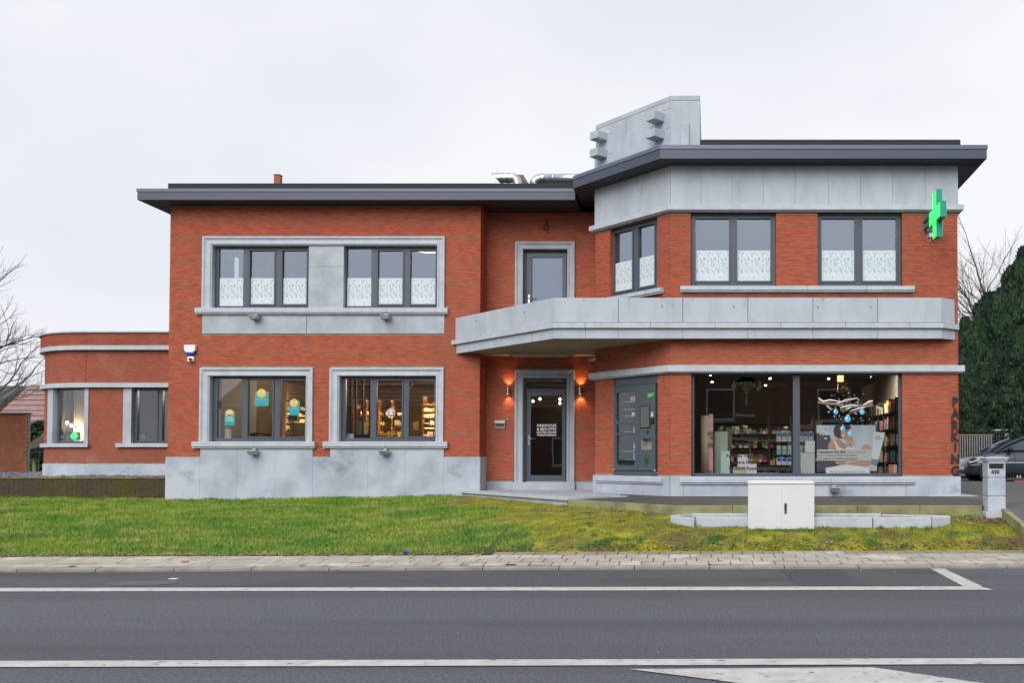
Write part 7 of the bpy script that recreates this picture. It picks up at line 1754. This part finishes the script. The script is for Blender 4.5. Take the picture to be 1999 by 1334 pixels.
# ================================================================== LEFT BACKGROUND
def gable_house(x0, x1, y0, y1, z0, eave, ridge, axis, wallm, roofm, name, label, tile=None, chim=None, wins=(), overhang=.25):
    e = empty(name, ((x0 + x1) / 2, (y0 + y1) / 2, z0), label, 'house')
    wl = MB(); 
    if axis == 'x':
        ym_ = (y0 + y1) / 2; wl.add([(x0, y0, z0), (x1, y0, z0), (x1, y1, z0), (x0, y1, z0), (x0, y0, eave), (x1, y0, eave), (x1, y1, eave), (x0, y1, eave), (x0, ym_, ridge), (x1, ym_, ridge)], [(0, 1, 5, 4), (2, 3, 7, 6), (1, 2, 6, 9, 5), (3, 0, 4, 8, 7)])
    else:
        xm = (x0 + x1) / 2; wl.add([(x0, y0, z0), (x1, y0, z0), (x1, y1, z0), (x0, y1, z0), (x0, y0, eave), (x1, y0, eave), (x1, y1, eave), (x0, y1, eave), (xm, y0, ridge), (xm, y1, ridge)], [(0, 1, 5, 8, 4), (1, 2, 6, 5), (2, 3, 7, 9, 6), (3, 0, 4, 7)])
    wl.build('wall', wallm, e)
    rf = MB(); t_ = .10; tl = MB()
    for sd_ in (-1, 1):
        if axis == 'x':
            ym_ = (y0 + y1) / 2; ye = (y0 if sd_ < 0 else y1); ov = overhang * (ridge - eave) / (ym_ - y0)
            A = Vector((x0 - .2, ye + sd_ * overhang, eave - ov)); B = Vector((x1 + .2, ye + sd_ * overhang, eave - ov)); Cc = Vector((x1 + .2, ym_, ridge)); Dd = Vector((x0 - .2, ym_, ridge))
        else:
            xm = (x0 + x1) / 2; xe = (x0 if sd_ < 0 else x1); ov = overhang * (ridge - eave) / (xm - x0)
            A = Vector((xe + sd_ * overhang, y0 - .2, eave - ov)); B = Vector((xe + sd_ * overhang, y1 + .2, eave - ov)); Cc = Vector((xm, y1 + .2, ridge)); Dd = Vector((xm, y0 - .2, ridge))
        u3 = Vector((0, 0, t_)); rf.hexa([A, B, Cc, Dd, A + u3, B + u3, Cc + u3, Dd + u3])
        if tile:
            up_ = (Dd - A); n = int(up_.length / tile); nn_ = (B - A).cross(up_).normalized()
            if nn_.z < 0: nn_ = -nn_
            m_ = int((B - A).length / (tile * .9))
            for i in range(n):
                p, q = A + up_ * (i / n), A + up_ * ((i + 1.08) / n)
                tl.hexa([p + u3, p + (B - A) + u3, q + (B - A) + u3, q + u3, p + u3 + nn_ * .07, p + (B - A) + u3 + nn_ * .07, q + (B - A) + u3 + nn_ * .01, q + u3 + nn_ * .01])
    r_o = rf.build('roof', roofm, e)
    if tile: tl.build('tile_courses', roofm, r_o, kind='stuff')
    if chim: MB().box(*chim).build('chimney', wallm, r_o)
    for (a, b, c, d, face) in wins:
        w_ = MB()
        yy = y1 + .03 if face == 'back' else y0 - .03
        w_.box(a, b, min(yy, yy), yy + .06, c, d); wo = w_.build('window', M['white'], e)
        y2 = yy + .061 if face == 'back' else yy - .001
        MB().box(a + .09, b - .09, y2, y2 + .01, c + .09, d - .09).build('pane', M['dark'], wo); MB().box(a - .1, b + .1, yy - .04, yy + .12, c - .10, c - .002).build('sill', M['stone'], wo)
    return e
M['far_brick'] = mat('far_brick', (.33, .13, .07), .9, col2=(.25, .09, .05), scale=3, col3=(.42, .22, .14), s3=2)
M['slate_roof'] = mat('slate_roof', (.05, .055, .065), .6); M['pink_tile'] = mat('pink_tile', (.30, .19, .18), .8, col2=(.24, .15, .14), scale=2)
M['box_brick'] = mat('box_brick', (.30, .095, .045), .9, col2=(.24, .075, .035), scale=2.5, col3=(.34, .16, .08), s3=5)
D = 52
gable_house(-52, -42.2, D, D + 9, .6, Z(838, D), Z(757, D + 4.5), 'x', M['far_brick'], M['slate_roof'], 'slate_roofed_house', 'distant brick house with dark slate roof and brick gable at the left edge')
D = 46
gable_house(X(-10, D), X(300, D), D, D + 5.2, .6, Z(831, D), Z(757, D + 2.6), 'x', M['far_brick'], M['pink_tile'], 'tiled_roof_house', 'low house with pinkish tiled roof left of the curved wing', tile=.42)
# shed wall
SB = Pl((X(-90, 29), 29.0), (X(54.5, 29), 29.0))
e = empty('freestanding_wall', SB.p(SB.len / 2, 1.0, 0), 'plain orange brown free standing brick wall at the far left edge', 'wall')
MB().box(SB.O.x, SB.O.x + SB.len, 29.012, 29.16, .9, Z(809, 29)).build('wall', M['mortar'], e)
bq = MB(); bs = 0; zz = Z(918, 29) - .1; kq = 0
allb = []
while zz + .055 < Z(809.5, 29):
    q = -(kq % 2) * .11
    while q < SB.len:
        a, b = max(q, 0), min(q + .213, SB.len)
        if b - a > .03: allb.append((a, b, zz))
        q += .22
    zz += .066; kq += 1
for a, b, zz in allb: bq.pbox(SB, a, b, zz, zz + .055, -.05, random.uniform(-.002, .002), 0, (4,))
bq.build('bricks', M['box_brick'], e, kind='stuff')
MB().box(SB.O.x - .05, SB.O.x + SB.len + .03, 28.94, 29.2, Z(808.9, 29), Z(806.5, 29)).build('coping', M['slate_roof'], e)
# gate, post, hedge, thatch-like heap
e = empty('green_gate', pt(66, 915, 30), 'green barred metal gate between the far left brick wall and the curved wing', 'gate')
gm = mat('gate_green', (.10, .18, .17), .6); D = 30
for px in (55.5, 60.5, 65, 69, 74.5): MB().tube([pt(px, 919, D), pt(px + 1, 884.5, D)], .022 if px in (55.5, 74.5) else .012, 6).build('bar', gm, e)
MB().tube([pt(55, 884.5, D), pt(77, 883, D)], .02, 6).build('rail', gm, e)
item('concrete_post', MB().tube([pt(67, 921, 28), pt(67, 895.5, 28)], .05, 10), M['twig_moss'], 'short mossy concrete post in front of the green gate', 'post')
def bush(px0, px1, y_top, D, zb, label, seed, n=4000, leafm='leaf', name='hedge', dep=1.2):
    r = np.random.RandomState(seed); x0, x1 = X(px0, D), X(px1, D); zt_3 = Z(y_top, D)
    c = np.stack([r.uniform(x0, x1, n), D + r.uniform(0, dep, n), zb + (zt_3 - zb) * r.rand(n) ** .8], 1); c[:, 2] += .12 * np.sin(c[:, 0] * 5 + seed) * (c[:, 2] - zb)
    up = r.normal(0, 1, (n, 3)); up /= np.linalg.norm(up, axis=1)[:, None]; sd_ = np.cross(up, r.normal(0, 1, (n, 3))); sd_ /= np.linalg.norm(sd_, axis=1)[:, None]
    s_ = r.uniform(.05, .11, n)[:, None]; V = np.stack([c - up * s_, c + sd_ * s_ * .5, c + up * s_, c - sd_ * s_ * .5], 1)
    me = bpy.data.meshes.new(name); me.vertices.add(n * 4); me.vertices.foreach_set('co', V.ravel()); me.loops.add(n * 4); me.loops.foreach_set('vertex_index', np.arange(n * 4, dtype=np.int32))
    me.polygons.add(n); me.polygons.foreach_set('loop_start', np.arange(0, n * 4, 4, dtype=np.int32)); me.polygons.foreach_set('loop_total', np.full(n, 4, dtype=np.int32)); me.materials.append(M[leafm]); me.update(calc_edges=True); me.validate()
    o = bpy.data.objects.new(name, me); C.objects.link(o); tag(o, label, 'hedge'); return o
bush(40, 96, 832, 33, .9, 'dark hedge behind the green gate', 3, 9000)
bush(-60, 82, 842, 38, .9, 'brighter green hedge below the tiled roof', 4, 9000, 'blade_dark')
M['heap'] = mat('heap', (.20, .17, .14), .95, col2=(.13, .11, .09), scale=3)
mb = MB(); D = 31.2; A = [pt(55, 878, D), pt(100, 868, D), pt(100, 834, D), pt(92, 836, D), pt(78, 852, D), pt(55, 868, D)]
mb.v = [tuple(p) for p in A] + [(p.x, p.y + .8, p.z - .1) for p in A]; mb.f = [[0, 1, 2, 3, 4, 5], [11, 10, 9, 8, 7, 6]] + [[i, 6 + i, 6 + (i + 1) % 6, (i + 1) % 6] for i in range(6)]; mb.m = [0] * 8; mb.sm = [False] * 8
item('grey_roof_slope', mb, M['heap'], 'grey brown sloping outbuilding roof above the dark hedge', 'roof')
# ================================================================== HOUSES ACROSS THE ROAD (seen only mirrored in the panes)
stru(MB().box(-120, 120, -9.5, -3.9, -.5, .12).build('far_pavement', M['paver']))
MB_brown = mat('op_brick', (.15, .10, .08), .9, col2=(.11, .07, .055), scale=1, stretch=(4, 4, 14)); op_tile = mat('op_tile', (.16, .11, .08), .9, col2=(.10, .07, .055), scale=6, stretch=(1, 1, 3))
gable_house(-27, -3.6, -19, -10, 0, 4.3, 7.0, 'x', MB_brown, op_tile, 'bungalow', 'low house with brown roof across the road, mirrored in the left ground floor panes', wins=((-22, -20, 1.0, 2.6, 'back'), (-16, -13.5, .9, 2.6, 'back'), (-9, -7, 1, 2.6, 'back')), tile=.5)
gable_house(-3.4, 14, -20, -9.6, 0, 6.3, 8.6, 'x', MB_brown, op_tile, 'brick_house', 'two storey brown brick house across the road, mirrored in the large shop window', wins=((-.3, 1.15, 3.3, 4.9, 'back'), (5.2, 6.8, 3.3, 4.9, 'back'), (8.5, 10.4, .9, 2.4, 'back'), (1.8, 3.9, .9, 2.4, 'back')))
